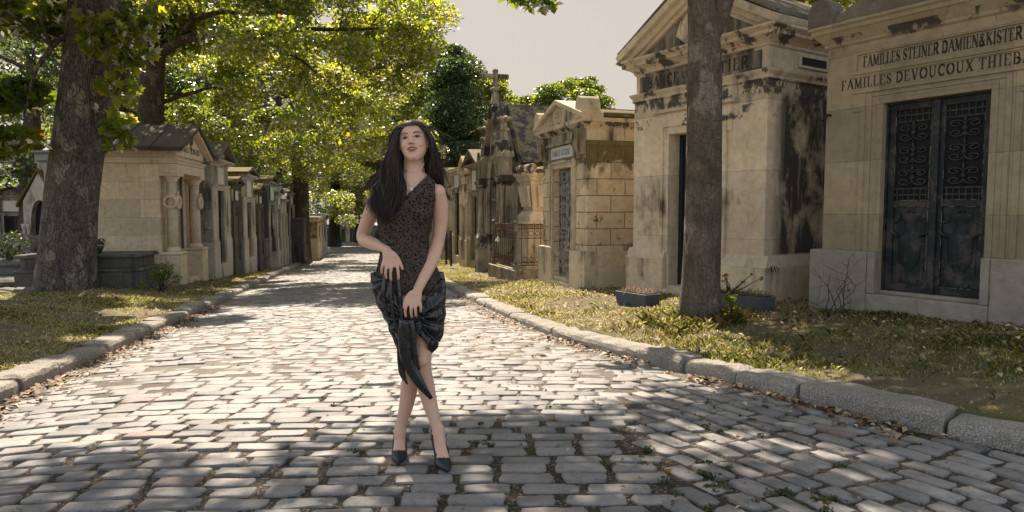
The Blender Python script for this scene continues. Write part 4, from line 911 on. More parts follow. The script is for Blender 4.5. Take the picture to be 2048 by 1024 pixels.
# ---------------- gothic chapel
def chapel():
    Y0 = 17.9; C0 = np.array([X_(1012, Y0), Y0]); a = radians(164); dr = np.array([sin(a), cos(a)]); w = 2.5; P = C0-dr*w
    zb = zpy(1008, 548, Y0)
    r = frame_at(P, 164, zb, 'gothic_chapel', 'gothic tomb chapel with pinnacles, stone cross and a steep black mossy roof', 'chapel')
    d = 4.6; H = 2.95; xm = w/2; ap = 4.42
    m = MB(); m.box(.25, w-.05, .35, d, -.6, H); m.build('wall', M_OCHRE, r, .01)
    g = MB()
    hw = .48
    arc = [(xm+hw*cos(t)*1.0, 2.0+1.05*sin(t)**.9) for t in np.linspace(0, pi/2, 8)]
    L = [(.30, 0), (xm-hw, 0)] + [(2*xm-p[0], p[1]) for p in arc] + [(xm, ap), (.30, 2.6)]
    R = [(xm+hw, 0), (w-.30, 0), (w-.30, 2.6), (xm, ap)] + arc[::-1]
    g.prism(L, .0, .30); g.prism(R, .0, .30); g.build('gable_front', M_GOTH, r, .006)
    tr = MB()
    for o, rad in ((.06, .045), (-.03, .03)):
        for sg in (-1, 1):
            tr.tube([(xm+sg*(hw+o), -.02, .9), (xm+sg*(hw+o), -.02, 2.0)]+[(xm+sg*(hw+o)*cos(t), -.02, 2.0+(1.05+o)*sin(t)**.9) for t in np.linspace(.1, pi/2, 8)], rad, 6)
    for k in range(14):
        tr.ball((xm+(hw+.02), -.05, .95+.085*k), .03, 5, 4); tr.ball((xm-(hw+.02), -.05, .95+.085*k), .03, 5, 4)
    tr.box(xm-hw, xm+hw, .05, .22, 1.92, 2.02); tr.ring((xm, .1, 2.55), .16, .025, seg=14, sub=5); tr.ring((xm-.18, .1, 2.2), .13, .02, seg=14, sub=5); tr.ring((xm+.18, .1, 2.2), .13, .02, seg=14, sub=5)
    tr.ring((xm, -.01, 3.62), .17, .04, seg=18, sub=6); tr.build('tracery', M_GOTH, r)
    bk = MB(); bk.box(xm-hw-.02, xm+hw+.02, .24, .34, .2, 3.2); bk.build('door', M_DARK, r)
    rk = MB()
    for sg in (-1, 1):
        A = np.array([xm+sg*(xm-.16), 2.45]); B = np.array([xm, ap+.12]); n = np.array([sg*.8, .45])*.1
        q = [A, B, B+[0, .16], A+n*1.2]; rk.prism([tuple(x) for x in (q if sg < 0 else q[::-1])], -.12, .40)
        for t in (.15, .35, .55, .75, .92):
            c = A+(B-A)*t+n*1.9; rk.ball((c[0], -.04, c[1]), (.09, .10, .10), 7, 5); rk.ball((c[0]+sg*.07, -.05, c[1]+.05), (.05, .06, .04), 6, 4)
    rk.build('raking_coping', M_GOTH, r, 0)
    cr = MB(); z0 = ap+.1
    cr.frus(xm-.13, xm+.13, -.10, .2, z0, xm-.07, xm+.07, -.03, .12, z0+.42); cr.mould(xm-.07, xm+.07, -.03, .12, [(0, z0+.42), (.06, z0+.46), (.06, z0+.50), (0, z0+.54)])
    cr.frus(xm-.06, xm+.06, -.02, .11, z0+.54, xm-.06, xm+.06, -.02, .11, z0+.98)
    cr.frus(xm-.07, xm+.07, -.29, .38, z0+.78, xm-.07, xm+.07, -.29, .38, z0+.90)
    for (cy_, cz_) in ((-.30, .84), (.39, .84)): cr.ball((xm, cy_, z0+cz_), (.08, .05, .085), 8, 6)
    cr.ball((xm, .045, z0+.98), (.08, .09, .07), 8, 6); cr.ball((xm, .045, z0+.84), (.10, .12, .10), 8, 6)
    cr.build('cross', M_GOTH, r, .015)
    for sg, xc in ((-1, .10), (1, w-.06)):
        b = MB(); b.box(xc-.22, xc+.22, -.24, .34, -.6, .86); b.frus(xc-.22, xc+.22, -.24, .34, .86, xc-.17, xc+.17, -.17, .34, 1.0); b.box(xc-.13, xc+.15, -.02, .34, 1.0, 2.42)
        b.lathe([(.10, 1.0), (.11, 1.08), (.07, 1.14), (.065, 2.10), (.09, 2.2), (.13, 2.3), (.13, 2.35)], (xc, -.10, 0), 10)
        b.box(xc-.22, xc+.22, -.25, .34, 2.421, 2.52); b.build('buttress', M_GOTH, r, .008)
        p = MB(); p.box(xc-.14, xc+.14, -.16, .14, 2.52, 3.05)
        for (ax) in (0, 1):
            for s2 in (-1, 1):
                if ax == 0: p.prism([(xc-.19, 3.05), (xc+.19, 3.05), (xc, 3.36)], -.20 if s2 < 0 else .14, -.14 if s2 < 0 else .20)
                else: p.prismx([(-.20, 3.05), (.18, 3.05), (-.01, 3.36)], xc-.20 if s2 < 0 else xc+.14, xc-.14 if s2 < 0 else xc+.20)
        p.frus(xc-.11, xc+.11, -.12, .10, 3.05, xc-.045, xc+.045, -.055, .035, 3.72)
        p.mould(xc-.05, xc+.05, -.06, .04, [(0, 3.72), (.05, 3.75), (.05, 3.79), (0, 3.82)]); p.lathe([(.05, 3.82), (.04, 3.95), (.07, 4.05), (.03, 4.12)], (xc, -.01, 0), 8)
        for q in range(4): p.tube([(xc, -.01, 3.95), (xc+.12*cos(q*pi/2), -.01+.12*sin(q*pi/2), 4.08), (xc+.19*cos(q*pi/2), -.01+.19*sin(q*pi/2), 4.04)], [.04, .045, .035], 6)
        p.build('pinnacle', M_GOTH, r, 0)
    rf = MB(); ridge = 4.52
    for sg in (-1, 1):
        A = (xm+sg*(xm+.12), 2.86); B = (xm, ridge); q = [A, B, (B[0], B[1]+.09), (A[0], A[1]+.07)]
        rf.prism(q if sg < 0 else q[::-1], .31, d+.2)
    rf.build('roof', stone('black_moss_roof', (.022, .020, .016), .4, .6, .0, seed=31, moss=.6, mosstop=.15, lichen=.6, bumpy=1.2), r)
    c = MB(); c.mould(.25, w-.05, .36, d, [(0, 2.66), (.12, 2.74), (.12, 2.80), (0, 2.82)]); c.build('cornice', M_OCHRE, r, .004)
chapel()

GR = 'mausoleums in the row along the right kerb'
def right(px, Y, w, base, cor, apex, label, mw, mt, mr, **k):
    zb = zpy(px, base, Y); hw = zpy(px, cor, Y)-zb
    return tomb(px, Y, k.pop('az', 164), w, k.pop('d', 2.3), zb, hw, zpy(px, apex, Y+w/2)-zb, label, mw, mt, mr, side='right', group=GR, **k)
right(963, 21.3, 1.75, 532, 330, 298, 'dark gabled mausoleum with a broad flat plaque, left of the gothic chapel', M_OCHRE, M_LERD, M_ROOFB, door=(.3, .68), doorh=.70, ov=.18)
right(936, 23.6, 1.1, 528, 345, 312, 'narrow pale stele tomb with a sharply pointed gable', M_LERF, M_LERF, M_LERF, plaque=False, door=(.3, .7), doorh=.62, d=.8, ov=.08)
right(929, 25.4, 2.6, 520, 340, 326, 'yellowish mausoleum with a mossy flat roof and small round crestings, beside her shoulder', M_OCHRE, M_LERF, M_MOSSROOF, flat=True, d=2.6)
right(902, 30.0, 2.6, 512, 350, 335, 'small mausoleum half hidden behind her shoulder', M_LERF, M_LERF, M_MOSSROOF)
right(884, 34.5, 2.8, 508, 360, 340, 'mausoleum almost hidden behind her upper arm', M_OCHRE, M_GREY, M_MOSSROOF)
right(860, 40, 2.8, 503, 372, 355, 'distant mausoleum hidden behind her back', M_OCHRE, M_GREY, M_ROOF)
# small iron gate
Pg = at(893, 500, 24.2); gt = frame_at((Pg[0], Pg[1]), 160, zpy(898, 518, 24.2), 'iron_gate', 'small black iron grave gate standing in the grass beside her arm', 'gate')
g = MB()
for i in range(5): g.tube([(i*.14, 0, 0), (i*.14, 0, .86+.05*(i % 2))], .013, 5)
for z in (.08, .5, .74): g.tube([(0, 0, z), (.56, 0, z)], .012, 5)
for i in range(4): g.ring((.07+i*.14, 0, .62), .05, .008, seg=10, sub=4); g.ring((.07+i*.14, 0, .3), .055, .008, seg=10, sub=4)
g.build('gate_leaf', M_IRONB, gt)
for x in (-.05, .62):
    p = MB(); p.box(x-.03, x+.03, -.03, .03, -.2, .95); p.lathe([(.03, .95), (.045, .98), (.02, 1.03), (.0, 1.05)], (x, 0, 0), 8); p.build('post', M_IRONB, gt)

# ---------------- graves behind the plane tree, far left
def slab_tomb():
    Y0 = 13.75; P = np.array([X_(277, Y0), Y0]); zb = zpy(277, 577, Y0)
    r = frame_at(P, -10, zb, 'slab_tomb', 'low blackened stepped slab tomb in front of the cream mausoleum', 'tomb')
    w, d = 1.22, 2.3; zt = zpy(277, 508, Y0)-zb
    m = MB(); m.box(0, w, 0, d, -.4, zt*.48); m.mould(.08, w-.08, .08, d-.08, [(.08, zt*.481), (.10, zt*.52), (.06, zt*.58), (0, zt*.60)]); m.build('base', M_TOMB, r, .012)
    t = MB(); t.box(.08, w-.08, .08, d-.08, zt*.60, zt*.88); t.build('body', M_TOMB, r, .01)
    t = MB(); t.mould(.04, w-.04, .04, d-.04, [(-.02, zt*.88), (.03, zt*.90), (.03, zt*.97), (0, zt)]); t.build('slab', M_TOMB, r, .01)
    return zb+zt
M_TOMB = stone('blackened_tomb', (.13, .12, .105), .35, .7, .4, seed=21, lichen=.35, bumpy=.6)
M_TOMBG = stone('grey_tomb', (.20, .19, .17), .3, .5, .4, seed=22, lichen=.4, bumpy=.5, moss=.1)
ztop = slab_tomb()
box_tomb(68, 16.5, 1.3, .6, zpy(68, 560, 16.5), .95, 'plain grey block tomb half hidden by the big plane trunk', M_TOMBG)
def stele(px, Y, w, h, t, label, mat, tilt=0, top='round', base=560, rot=0, name='headstone'):
    P = at(px, 500, Y); zb = zpy(px, base, Y); r = empty(name, (P[0], P[1], zb), radians(rot), label, 'headstone')
    if tilt: r.rotation_euler = (radians(tilt), 0, radians(rot))
    pts = [(-w/2, -.2), (w/2, -.2), (w/2, h*.8)] + ([(w/2*cos(q), h*.8+w*.4*sin(q)) for q in np.linspace(.2, pi-.2, 8)] if top == 'round' else [(0, h)]) + [(-w/2, h*.8)]
    m = MB(); m.prism(pts, 0, t); m.build('slab', mat, r, .015)
    b = MB(); b.box(-w/2-.1, w/2+.1, -.1, t+.1, -.4, .16); b.build('base', mat, r, .015); return r
stele(24, 15.5, 1.0, 1.25, .35, 'ivy covered grey headstone at the left edge behind the planted bush', M_TOMBG, base=590)
stele(82, 20, .8, 1.0, .3, 'short pale headstone seen just left of the plane trunk', M_TOMBG, top='point', base=535)
box_tomb(20, 13.8, 1.4, 1.6, zpy(20, 600, 13.8), .42, 'low dark grave slab at the far left edge', M_TOMB)
box_tomb(66, 14.8, .9, 1.2, zpy(66, 575, 14.8), .62, 'stepped grey grave block touching the left side of the plane trunk', M_TOMBG)
br = MB(); br.box(0, .55, 0, .5, 0, .16); bo = br.build('stone_block', M_TOMBG, None, .02); bo.location = at(48, 492, 16.2); bo.rotation_euler = (0, 0, .3); tag(bo, 'loose pale square stone block balanced on dark rubble left of the trunk', 'block')
# broken flat slabs lying on the grass
for i, (px, py, w, d, rz, lab) in enumerate([(8, 603, .62, .34, .1, 'broken flat stone slab lying in the grass at the left edge'), (34, 606, .70, .20, -.25, 'thin broken slab leaning over the others in the grass'), (52, 610, .34, .22, .35, 'small grey stone fragment nearest the plane trunk')]):
    b = MB(); b.frus(-w/2, w/2, -d/2, d/2, -.02, -w/2+.02, w/2-.04, -d/2+.02, d/2-.01, .05); o = b.build('stone_slab', M_TOMBG, None, .01)
    p = at(px, py, 12.2); o.location = (p[0], p[1], zg(p[0], p[1])+.03+.02*i); o.rotation_euler = (.1, .06, rz); tag(o, lab, 'slab')
# small gothic aedicule further back
def aedicule():
    Y0 = 24.0; zb = zpy(60, 545, Y0); P = at(50, 500, Y0)
    r = empty('gothic_chapel', (P[0], P[1], zb), radians(-6), 'pale gothic tomb chapel with a pointed arch, seen left of the plane trunk', 'chapel')
    w, d, H = 1.9, 2.0, 2.5; m = MB(); m.box(.05, w, .3, d, -.5, H); m.build('wall', M_GREYL, r, .01)
    g = MB(); hw = .34; xm = .62; arc = [(xm+hw*cos(t), 1.75+.8*sin(t)) for t in np.linspace(0, pi/2, 7)]
    g.prism([(0, 0), (xm-hw, 0)] + [(2*xm-p[0], p[1]) for p in arc] + [(xm, 3.5), (0, 2.5)], 0, .3); g.prism([(xm+hw, 0), (1.24, 0), (1.24, 2.5), (xm, 3.5)]+arc[::-1], 0, .3); g.build('gable_front', M_GREYL, r, .006)
    for xc in (.10, xm-hw-.02, xm+hw+.02, 1.16):
        c = MB(); c.lathe([(.09, 0), (.09, .3), (.06, .36), (.06, 1.5), (.09, 1.6), (.11, 1.72)], (xc, -.08, 0), 10); c.build('colonnette', M_GREYL, r)
    k = MB(); k.box(xm-hw, xm+hw, .2, .28, .1, 2.5); k.build('door', M_DARK, r)
    f = MB()
    for sg in (-1, 1):
        q = [(xm+sg*.85, 2.3), (xm, 3.55), (xm, 3.65), (xm+sg*.85, 2.42)]; f.prism(q if sg < 0 else q[::-1], -.05, d)
    f.build('roof', M_MOSSROOF, r)
    f = MB(); f.lathe([(.10, 3.6), (.06, 3.8), (.14, 3.9), (.05, 4.0), (.02, 4.3)], (xm, .1, 0), 8); f.build('finial', M_GREYL, r)
aedicule()
def pavilion():
    Y0 = 20.0; P = at(72, 400, Y0); zb = zpy(72, 560, Y0); zc = zpy(72, 325, Y0)-zb; za = zpy(90, 302, Y0)-zb
    r = empty('mausoleum', (P[0], P[1], zb), radians(-8), 'grey columned mausoleum with a hipped zinc roof behind the plane trunk', 'mausoleum')
    m = MB(); m.box(.25, 2.9, .3, 3, -.6, zc); m.build('wall', M_GREYL, r, .01)
    for x in (.30, 1.5, 2.7): c = MB(); c.lathe([(.16, 0), (.16, .3), (.12, .36), (.105, zc-.3), (.17, zc-.1), (.17, zc)], (x, .15, 0), 14); c.build('column', M_GREYL, r)
    c = MB(); c.mould(0.2, 3, 0, 3, [(0, zc), (.1, zc+.05), (.1, zc+.22), (.2, zc+.28), (.2, zc+.34), (-1, za+.35)]); c.build('roof', M_LEAD, r, .01)
pavilion()
for i, (px, Y, w, b, c_, a_, lab) in enumerate([(-30, 27, 2.2, 548, 395, 372, 'dark low roofed mausoleum at the far left edge'), (20, 31, 2.0, 535, 385, 365, 'dark mausoleum in deep shade behind the ivy headstone')]):
    zb = zpy(px, b, Y); tomb(px, Y, 80, w, 2, zb, zpy(px, c_, Y)-zb, zpy(px, a_, Y)-zb, lab, M_GREYD, M_GREY, M_ROOF)
# ---------------------------------------------------------------- foliage
def leaf_mat(name, dark, mid, hi, trans=.55, gloss=.35):
    t = NT(name); t.t.nodes.remove(t.p); at_ = t.n('Attribute', attribute_name='rnd')
    c = t.ramp(at_.outputs['Fac'], (0.0, dark), (.55, mid), (.93, hi), (1.0, (.20, .11, .02)))
    tc = t.mix(1.0, c, (2.75, 2.4, .95), 'MULTIPLY')
    d = t.n('BsdfDiffuse'); t.l(c, d.inputs[0]); tr = t.n('BsdfTranslucent'); t.l(tc, tr.inputs[0])
    m = t.n('MixShader'); m.inputs[0].default_value = trans; t.l(d.outputs[0], m.inputs[1]); t.l(tr.outputs[0], m.inputs[2])
    g = t.n('BsdfGlossy'); g.inputs['Roughness'].default_value = gloss; g.inputs[0].default_value = (.9, .92, .95, 1)
    m2 = t.n('MixShader'); f = t.n('Fresnel'); f.inputs[0].default_value = 1.22; t.l(f.outputs[0], m2.inputs[0])
    t.l(m.outputs[0], m2.inputs[1]); t.l(g.outputs[0], m2.inputs[2]); t.l(m2.outputs[0], t.out.inputs[0]); return t.m
L_PLANE = leaf_mat('plane_leaf', (.045, .08, .012), (.095, .14, .020), (.19, .21, .028), .64)
L_YEL = leaf_mat('yellow_green_leaf', (.06, .095, .012), (.145, .185, .022), (.27, .27, .035), .70)
L_DARK = leaf_mat('dark_leaf', (.022, .046, .018), (.045, .078, .026), (.10, .135, .03), .5)
L_IVY = leaf_mat('ivy_leaf', (.015, .03, .008), (.035, .06, .012), (.07, .09, .02), .4)

def bark_mat(name, base, dark, light, scale=7, patch=.5, ring=0.):
    t = NT(name); oc = t.obj(); v = t.mapp(oc, sc=(1, 1, .38)); n = t.noise(v, scale, 6, .65); wv = t.n('VectorMath', operation='ADD'); t.l(v, wv.inputs[0]); nz = t.n('TexNoise'); t.l(v, nz.inputs['Vector']); nz.inputs['Scale'].default_value = scale*1.2; nz.inputs['Detail'].default_value = 4
    sv = t.n('VectorMath', operation='SCALE'); t.l(nz.outputs['Color'], sv.inputs[0]); sv.inputs[3].default_value = .22; t.l(sv.outputs[0], wv.inputs[1])
    cr = t.vor(wv.outputs[0], scale*2.6, 'DISTANCE_TO_EDGE')
    c = t.mix(t.ramp(n, (.3, 0.), (.7, 1.)), dark, base)
    pl = t.ramp(t.vor(t.mapp(oc, sc=(1, 1, .7)), scale*.8, 'F1', 'Color'), (0, 0.), (1, 1.))
    sp = t.ramp(t.noise(t.mapp(oc, sc=(1, 1, .6)), scale*.55, 3, .5), (.62-.15*patch, 0.), (.64-.15*patch, 1.))
    c = t.mix(t.math('MULTIPLY', sp, .8), c, light)
    c = t.mix(t.ramp(cr, (.0, .85 if not ring else .35), (.04, 0.)), c, tuple(x*.4 for x in dark))
    h = t.math('ADD', n, t.math('MULTIPLY', t.ramp(cr, (0, 0.), (.08, 1.)), .35 if not ring else .12))
    if ring:
        rn = t.noise(t.mapp(oc, sc=(13, 13, 75)), 1.0, 3, .65); rm = t.ramp(rn, (.60, 0.), (.65, 1.)); c = t.mix(t.math('MULTIPLY', rm, ring), c, (.34, .32, .27))
        h = t.math('ADD', h, t.math('MULTIPLY', rm, .4)); bg = t.ramp(t.noise(oc, 3, 5), (.5, 0.), (.62, 1.)); c = t.mix(t.math('MULTIPLY', bg, .5), c, (.045, .04, .02))
    return t.fin(c, .92, .2, t.bump(h, 1.0, .06))
B_PLANE = bark_mat('plane_bark', (.165, .142, .12), (.085, .072, .062), (.27, .22, .17), 7, .28)
B_CHERRY = bark_mat('ringed_bark', (.17, .132, .10), (.085, .066, .05), (.24, .20, .155), 6, .25, ring=.85)
B_BROWN = bark_mat('brown_bark', (.13, .095, .068), (.06, .045, .034), (.19, .15, .11), 6, .3)

def leaves(name, C, N, size, mat, parent, seed=1, shape='rhomb', flat=.35, rmul=(1, 1, .5), up=.3, droop=0.0, cval=None):
    """leaf faces scattered round clump centres C (k,3+radius)"""
    rng = np.random.default_rng(seed); C = np.asarray(C, float); k = len(C); idx = rng.choice(k, N, p=(C[:, 3]**2.0)/(C[:, 3]**2.0).sum())
    u = rng.normal(0, 1, (N, 3)); u /= np.linalg.norm(u, axis=1)[:, None]; rad = rng.uniform(.15, 1, N)**.55
    P = C[idx, :3] + u*rad[:, None]*C[idx, 3:4]*np.array(rmul)
    P[:, 2] -= droop*rad**2*C[idx, 3]
    nrm = rng.normal(0, 1, (N, 3)); nrm[:, 2] = np.abs(nrm[:, 2])+up; nrm /= np.linalg.norm(nrm, axis=1)[:, None]
    a = rng.normal(0, 1, (N, 3)); a[:, 2] -= .5; T = a - nrm*(a*nrm).sum(1)[:, None]; T /= np.linalg.norm(T, axis=1)[:, None]; B = np.cross(nrm, T)
    s = size*rng.uniform(.6, 1.25, N)
    if shape == 'rhomb': prof = np.array([(-.5, 0, 0), (.0, -.38, .06), (.5, 0, 0), (.0, .38, .06)])
    else:
        ang = np.array([180, 215, 245, 275, 300, 330, 0, 30, 60, 85, 115, 145])*pi/180; rr = np.array([.35, .42, .6, .38, .68, .42, .78, .42, .68, .38, .6, .42])
        prof = np.stack([rr*np.cos(ang), rr*np.sin(ang), .12*np.abs(np.sin(ang))*rr], 1)
    m = len(prof)
    V = P[:, None, :] + s[:, None, None]*(prof[None, :, 0:1]*T[:, None, :] + prof[None, :, 1:2]*B[:, None, :] + prof[None, :, 2:3]*nrm[:, None, :])
    cr = rng.uniform(0, 1, k)[idx]*.35 + rng.uniform(0, .60, N) + (rng.uniform(0, 1, N) < .012)*.6
    if cval is not None: cr = np.clip(cr*cval, 0, 1)
    return nmesh(name, V.reshape(-1, 3), np.arange(N*m).reshape(N, m), mat, parent, attr=[('rnd', 'FACE', np.clip(cr, 0, 1))])

def wob(a, b, n, amp, rng, sag=0.0):
    a, b = np.array(a, float), np.array(b, float); t = np.linspace(0, 1, n)[:, None]; L = np.linalg.norm(b-a)
    p = a + (b-a)*t; off = rng.normal(0, amp*L, (n, 3)); off = np.cumsum(off, 0)*.5; off -= off[0] + (off[-1]-off[0])*t
    p = p + off; p[:, 2] += sag*L*np.sin(t[:, 0]*pi); return p

def tree(name, label, base, trunk, clumps, nleaf, size, lmat, bmat, seed=1, group=None, cat='tree', extra_limbs=(), shape='rhomb', rmul=(1, 1, .5), seg=14, twigs=2, lstart=.45, limb_r=.5, droop=.15, flare=1.35, minlimb=0., twigr=1.0, cval=None):
    """trunk: list of (x,y,z,r) world points. clumps: list of (x,y,z,r)"""
    rng = np.random.default_rng(seed); B = np.array(base, float)
    r = empty(name, B, 0, label, cat, group)
    T = np.array(trunk, float); n = 26 if seg > 12 else 14
    tt = np.linspace(0, 1, n); d = np.concatenate([[0], np.cumsum(np.linalg.norm(np.diff(T[:, :3], axis=0), axis=1))]); d /= d[-1]
    P = np.stack([np.interp(tt, d, T[:, i]) for i in range(4)], 1)
    for _ in range(2): P[1:-1] = (P[:-2]+2*P[1:-1]+P[2:])/4
    mb = MB(); a = np.arange(seg)*2*pi/seg; V = []
    ph = rng.uniform(0, 6, 4); 
    for i, p in enumerate(P):
        z = p[2]-P[0, 2]; fl = 1+(flare-1)*exp(-z/(P[0, 3]*1.1)); rr = p[3]*fl*(1+.05*np.sin(2*a+ph[0]+z*.5)+.035*np.sin(3*a+ph[1]-z*.8)+.02*np.sin(5*a+ph[2]+z*1.7)+(fl-1)*.35*np.sin(5*a+ph[3]))
        V.append(np.stack([p[0]+rr*np.cos(a), p[1]+rr*np.sin(a), np.full(seg, p[2])], 1)-B)
    mb.add(np.concatenate(V), [(i*seg+k, i*seg+(k+1) % seg, (i+1)*seg+(k+1) % seg, (i+1)*seg+k) for i in range(n-1) for k in range(seg)] + [tuple(range((n-1)*seg, n*seg))], 0, True)
    for L in extra_limbs:
        L = np.array(L, float); dd = np.concatenate([[0], np.cumsum(np.linalg.norm(np.diff(L[:, :3], axis=0), axis=1))]); q = np.linspace(0, dd[-1], 16)
        W = np.stack([np.interp(q, dd, L[:, i]) for i in range(4)], 1)
        for _ in range(2): W[1:-1] = (W[:-2]+2*W[1:-1]+W[2:])/4
        W[1:-1, :3] += rng.normal(0, .012, (14, 3))
        mb.tube(W[:, :3]-B, W[:, 3], 9)
    mb.build('trunk', bmat, r)
    C = np.array(clumps, float)
    lb = MB(); order = np.argsort(-C[:, 3])
    anchors = [P[i] for i in range(int(n*lstart), n)] + [np.array(q) for L in extra_limbs for q in L[1:]]
    A = np.array(anchors)
    for ci in order:
        c = C[ci]
        cost = np.linalg.norm(A[:, :3]-c[:3], axis=1) + np.maximum(0, A[:, 2]-c[2]+.3)*1.5
        k = int(np.argmin(cost)); a0 = A[k]; L = np.linalg.norm(c[:3]-a0[:3])
        if L < .2: continue
        r0 = min(a0[3]*.6, .03+.022*L)*limb_r*2; p = wob(a0[:3], c[:3], 8, .05, rng, .06)
        rd = np.linspace(r0, max(.008, r0*.25), 8); lb.tube(p-B, rd, 5, cap=False)
        if len(A) < 400: A = np.concatenate([A, [[*p[4], rd[4]], [*p[7], rd[7]]]])
        for q in range(twigs):
            e = c[:3]+rng.normal(0, .55, 3)*c[3]*np.array(rmul); s0 = p[rng.integers(3, 8)]; w = wob(s0, e, 5, .07, rng, .05); lb.tube(w-B, np.linspace(.018, .004, 5)*twigr, 3, cap=False)
    if lb.n: lb.build('branches', bmat, r)
    Cl = C.copy(); Cl[:, :3] -= B
    leaves('crown', Cl, nleaf, size, lmat, r, seed, shape, rmul=rmul, droop=droop, cval=cval)
    return r

def pclumps(regs, rng):
    """clump centres from picture regions: (px0,px1,py0,py1,Y0,Y1,n,r0,r1)"""
    out = []
    for (a, b, c, d, Y0, Y1, n, r0, r1) in regs:
        for _ in range(n):
            Y = rng.uniform(Y0, Y1); p = at(rng.uniform(a, b), rng.uniform(c, d), Y); out.append((*p, rng.uniform(r0, r1)))
    return out
R2 = np.random.default_rng(21)
def tz(px, py, Y, r): p = at(px, py, Y); return (*p, r)

# the big plane tree on the left
b1 = at(131, 585, 13.2); zb1 = zg(b1[0], b1[1])
cl = pclumps([(-300, 120, -330, -60, 9, 15, 26, .6, 1.0), (0, 260, -520, -120, 11, 15, 14, .6, 1.0), (-60, 140, -60, 60, 12, 15, 8, .4, .7), (-120, 50, 40, 300, 11.5, 15, 7, .4, .6)], R2)
R3 = np.random.default_rng(8)
for _ in range(34):
    gx_, gy_, hh = R3.uniform(-8.5, -4.3), R3.uniform(5.0, 13.0), R3.uniform(7.8, 10)
    s_, q_ = to_st(gx_, gy_)
    if q_ < -2.3: cl.append((gx_-.223*hh, gy_+.778*hh, hh, R3.uniform(.5, .85)))
plane = tree('plane_tree', 'massive plane tree with mottled bark leaning right beside the slab tomb', (b1[0], b1[1], zb1),
     [(b1[0]-.02, b1[1], zb1-.25, .46), tz(134, 480, 13.2, .45), tz(143, 380, 13.2, .445), tz(160, 270, 13.2, .455), tz(175, 150, 13.2, .455), tz(190, 20, 13.2, .46), tz(203, -120, 13.2, .42), tz(205, -330, 13.2, .34), tz(190, -600, 13.2, .2)],
     cl, 27000, .19, L_PLANE, B_PLANE, 3, seg=28, shape='lobed', twigs=3, flare=1.3, lstart=.6,
     extra_limbs=[[tz(200, -60, 13.2, .2), tz(120, -180, 12.6, .16), tz(0, -260, 12, .11), tz(-120, -300, 11.5, .06)], [tz(150, 60, 13.1, .03), tz(100, 90, 12.6, .05), tz(60, 170, 12.5, .03), tz(40, 280, 12.4, .01)]])
# epicormic sprays hanging against its trunk and over the mausoleum
spr = []
for (px, py, Y, r) in [(205, 60, 12.6, .30), (225, 110, 12.5, .28), (180, 90, 12.5, .22), (215, 170, 12.5, .24), (245, 50, 12.5, .32), (262, 120, 12.6, .24), (280, 60, 12.8, .3), (240, 200, 12.6, .2), (232, 255, 12.6, .24), (258, 285, 12.6, .16), (215, 290, 12.6, .13), (210, 225, 12.6, .16), (310, 30, 12.8, .25), (165, 40, 12.6, .2), (255, 240, 12.5, .16), (300, 110, 12.6, .14), (318, 140, 12.6, .07), (248, 300, 12.4, .10), (270, 175, 12.6, .13)]:
    spr.append((*at(px, py, Y), r))
spr = np.array(spr); B1 = np.array([b1[0], b1[1], zb1]); s2 = spr.copy(); s2[:, :3] -= B1
leaves('leaf_sprays', s2, 620, .17, L_YEL, plane, 5, 'lobed', rmul=(1, 1, 1), cval=1.1)
sb = MB(); rg = np.random.default_rng(4)
for c in spr:
    o = at(165+c[0]*0+ (rg.uniform(5, 35)), np.clip(512-(c[2]-CH)*80, 10, 290), 12.85); w = wob(o, c[:3], 7, .07, rg, .12); sb.tube(w-B1, np.linspace(.022, .005, 7), 5, cap=False)
sb.build('spray_stems', B_PLANE, plane)
bur = MB(); p = at(199, 172, 12.75)-B1; bur.ball(p, (.17, .16, .24), 12, 9); p = at(204, 292, 12.72)-B1; bur.ball(p, (.12, .12, .16), 10, 8); p = at(196, 208, 12.7)-B1; bur.ball(p, (.11, .1, .1), 10, 8); bur.build('burl', B_PLANE, plane)

# second tree behind the cream mausoleum, long limb to the right
GT = 'trees behind the left hand mausoleums'
Y = 20.5; b = at(300, 560, Y); zb_ = zg(b[0], b[1])
cl = pclumps([(250, 870, -40, 110, 17, 23, 40, .6, 1.15), (420, 860, 60, 250, 17, 23, 26, .5, .95), (780, 880, 20, 150, 18, 21, 8, .35, .6), (250, 560, 60, 200, 21, 24, 9, .5, .8), (560, 860, -120, -30, 19, 22, 8, .6, .9), (650, 850, 200, 300, 19, 22, 8, .4, .7)], R2)
tree('tree', 'tall tree behind the cream mausoleum with one long limb reaching right', (b[0], b[1], zb_), [(b[0], b[1], zb_-.3, .38), tz(300, 300, Y, .34), tz(302, 160, Y, .34), tz(312, 60, Y, .30), tz(330, -60, Y, .26), tz(345, -260, Y, .16)],
     cl, 50000, .13, L_YEL, B_BROWN, 5, GT, extra_limbs=[[tz(315, 110, Y, .17), tz(345, 80, Y-.2, .145), tz(380, 70, Y-.4, .13), tz(440, 78, Y-.6, .115), tz(520, 76, Y-1, .10), tz(570, 55, Y-1.2, .07), tz(680, 60, Y-1.4, .05), tz(820, 50, Y-1.8, .025)],
     [tz(352, 78, Y-.2, .10), tz(385, 40, Y-.4, .08), tz(440, 22, Y-.6, .07), tz(540, 30, Y-.8, .04)], [tz(520, 76, Y-1, .05), tz(600, 120, Y-1, .035), tz(690, 190, Y-1, .02)]], twigs=3)
Y = 22.5; b = at(243, 560, Y); zb_ = zg(b[0], b[1])
cl = pclumps([(130, 420, -60, 90, 20, 25, 14, .6, 1.1), (200, 330, 60, 240, 21, 25, 10, .4, .8), (330, 560, 150, 260, 22, 26, 12, .5, .8)], R2)
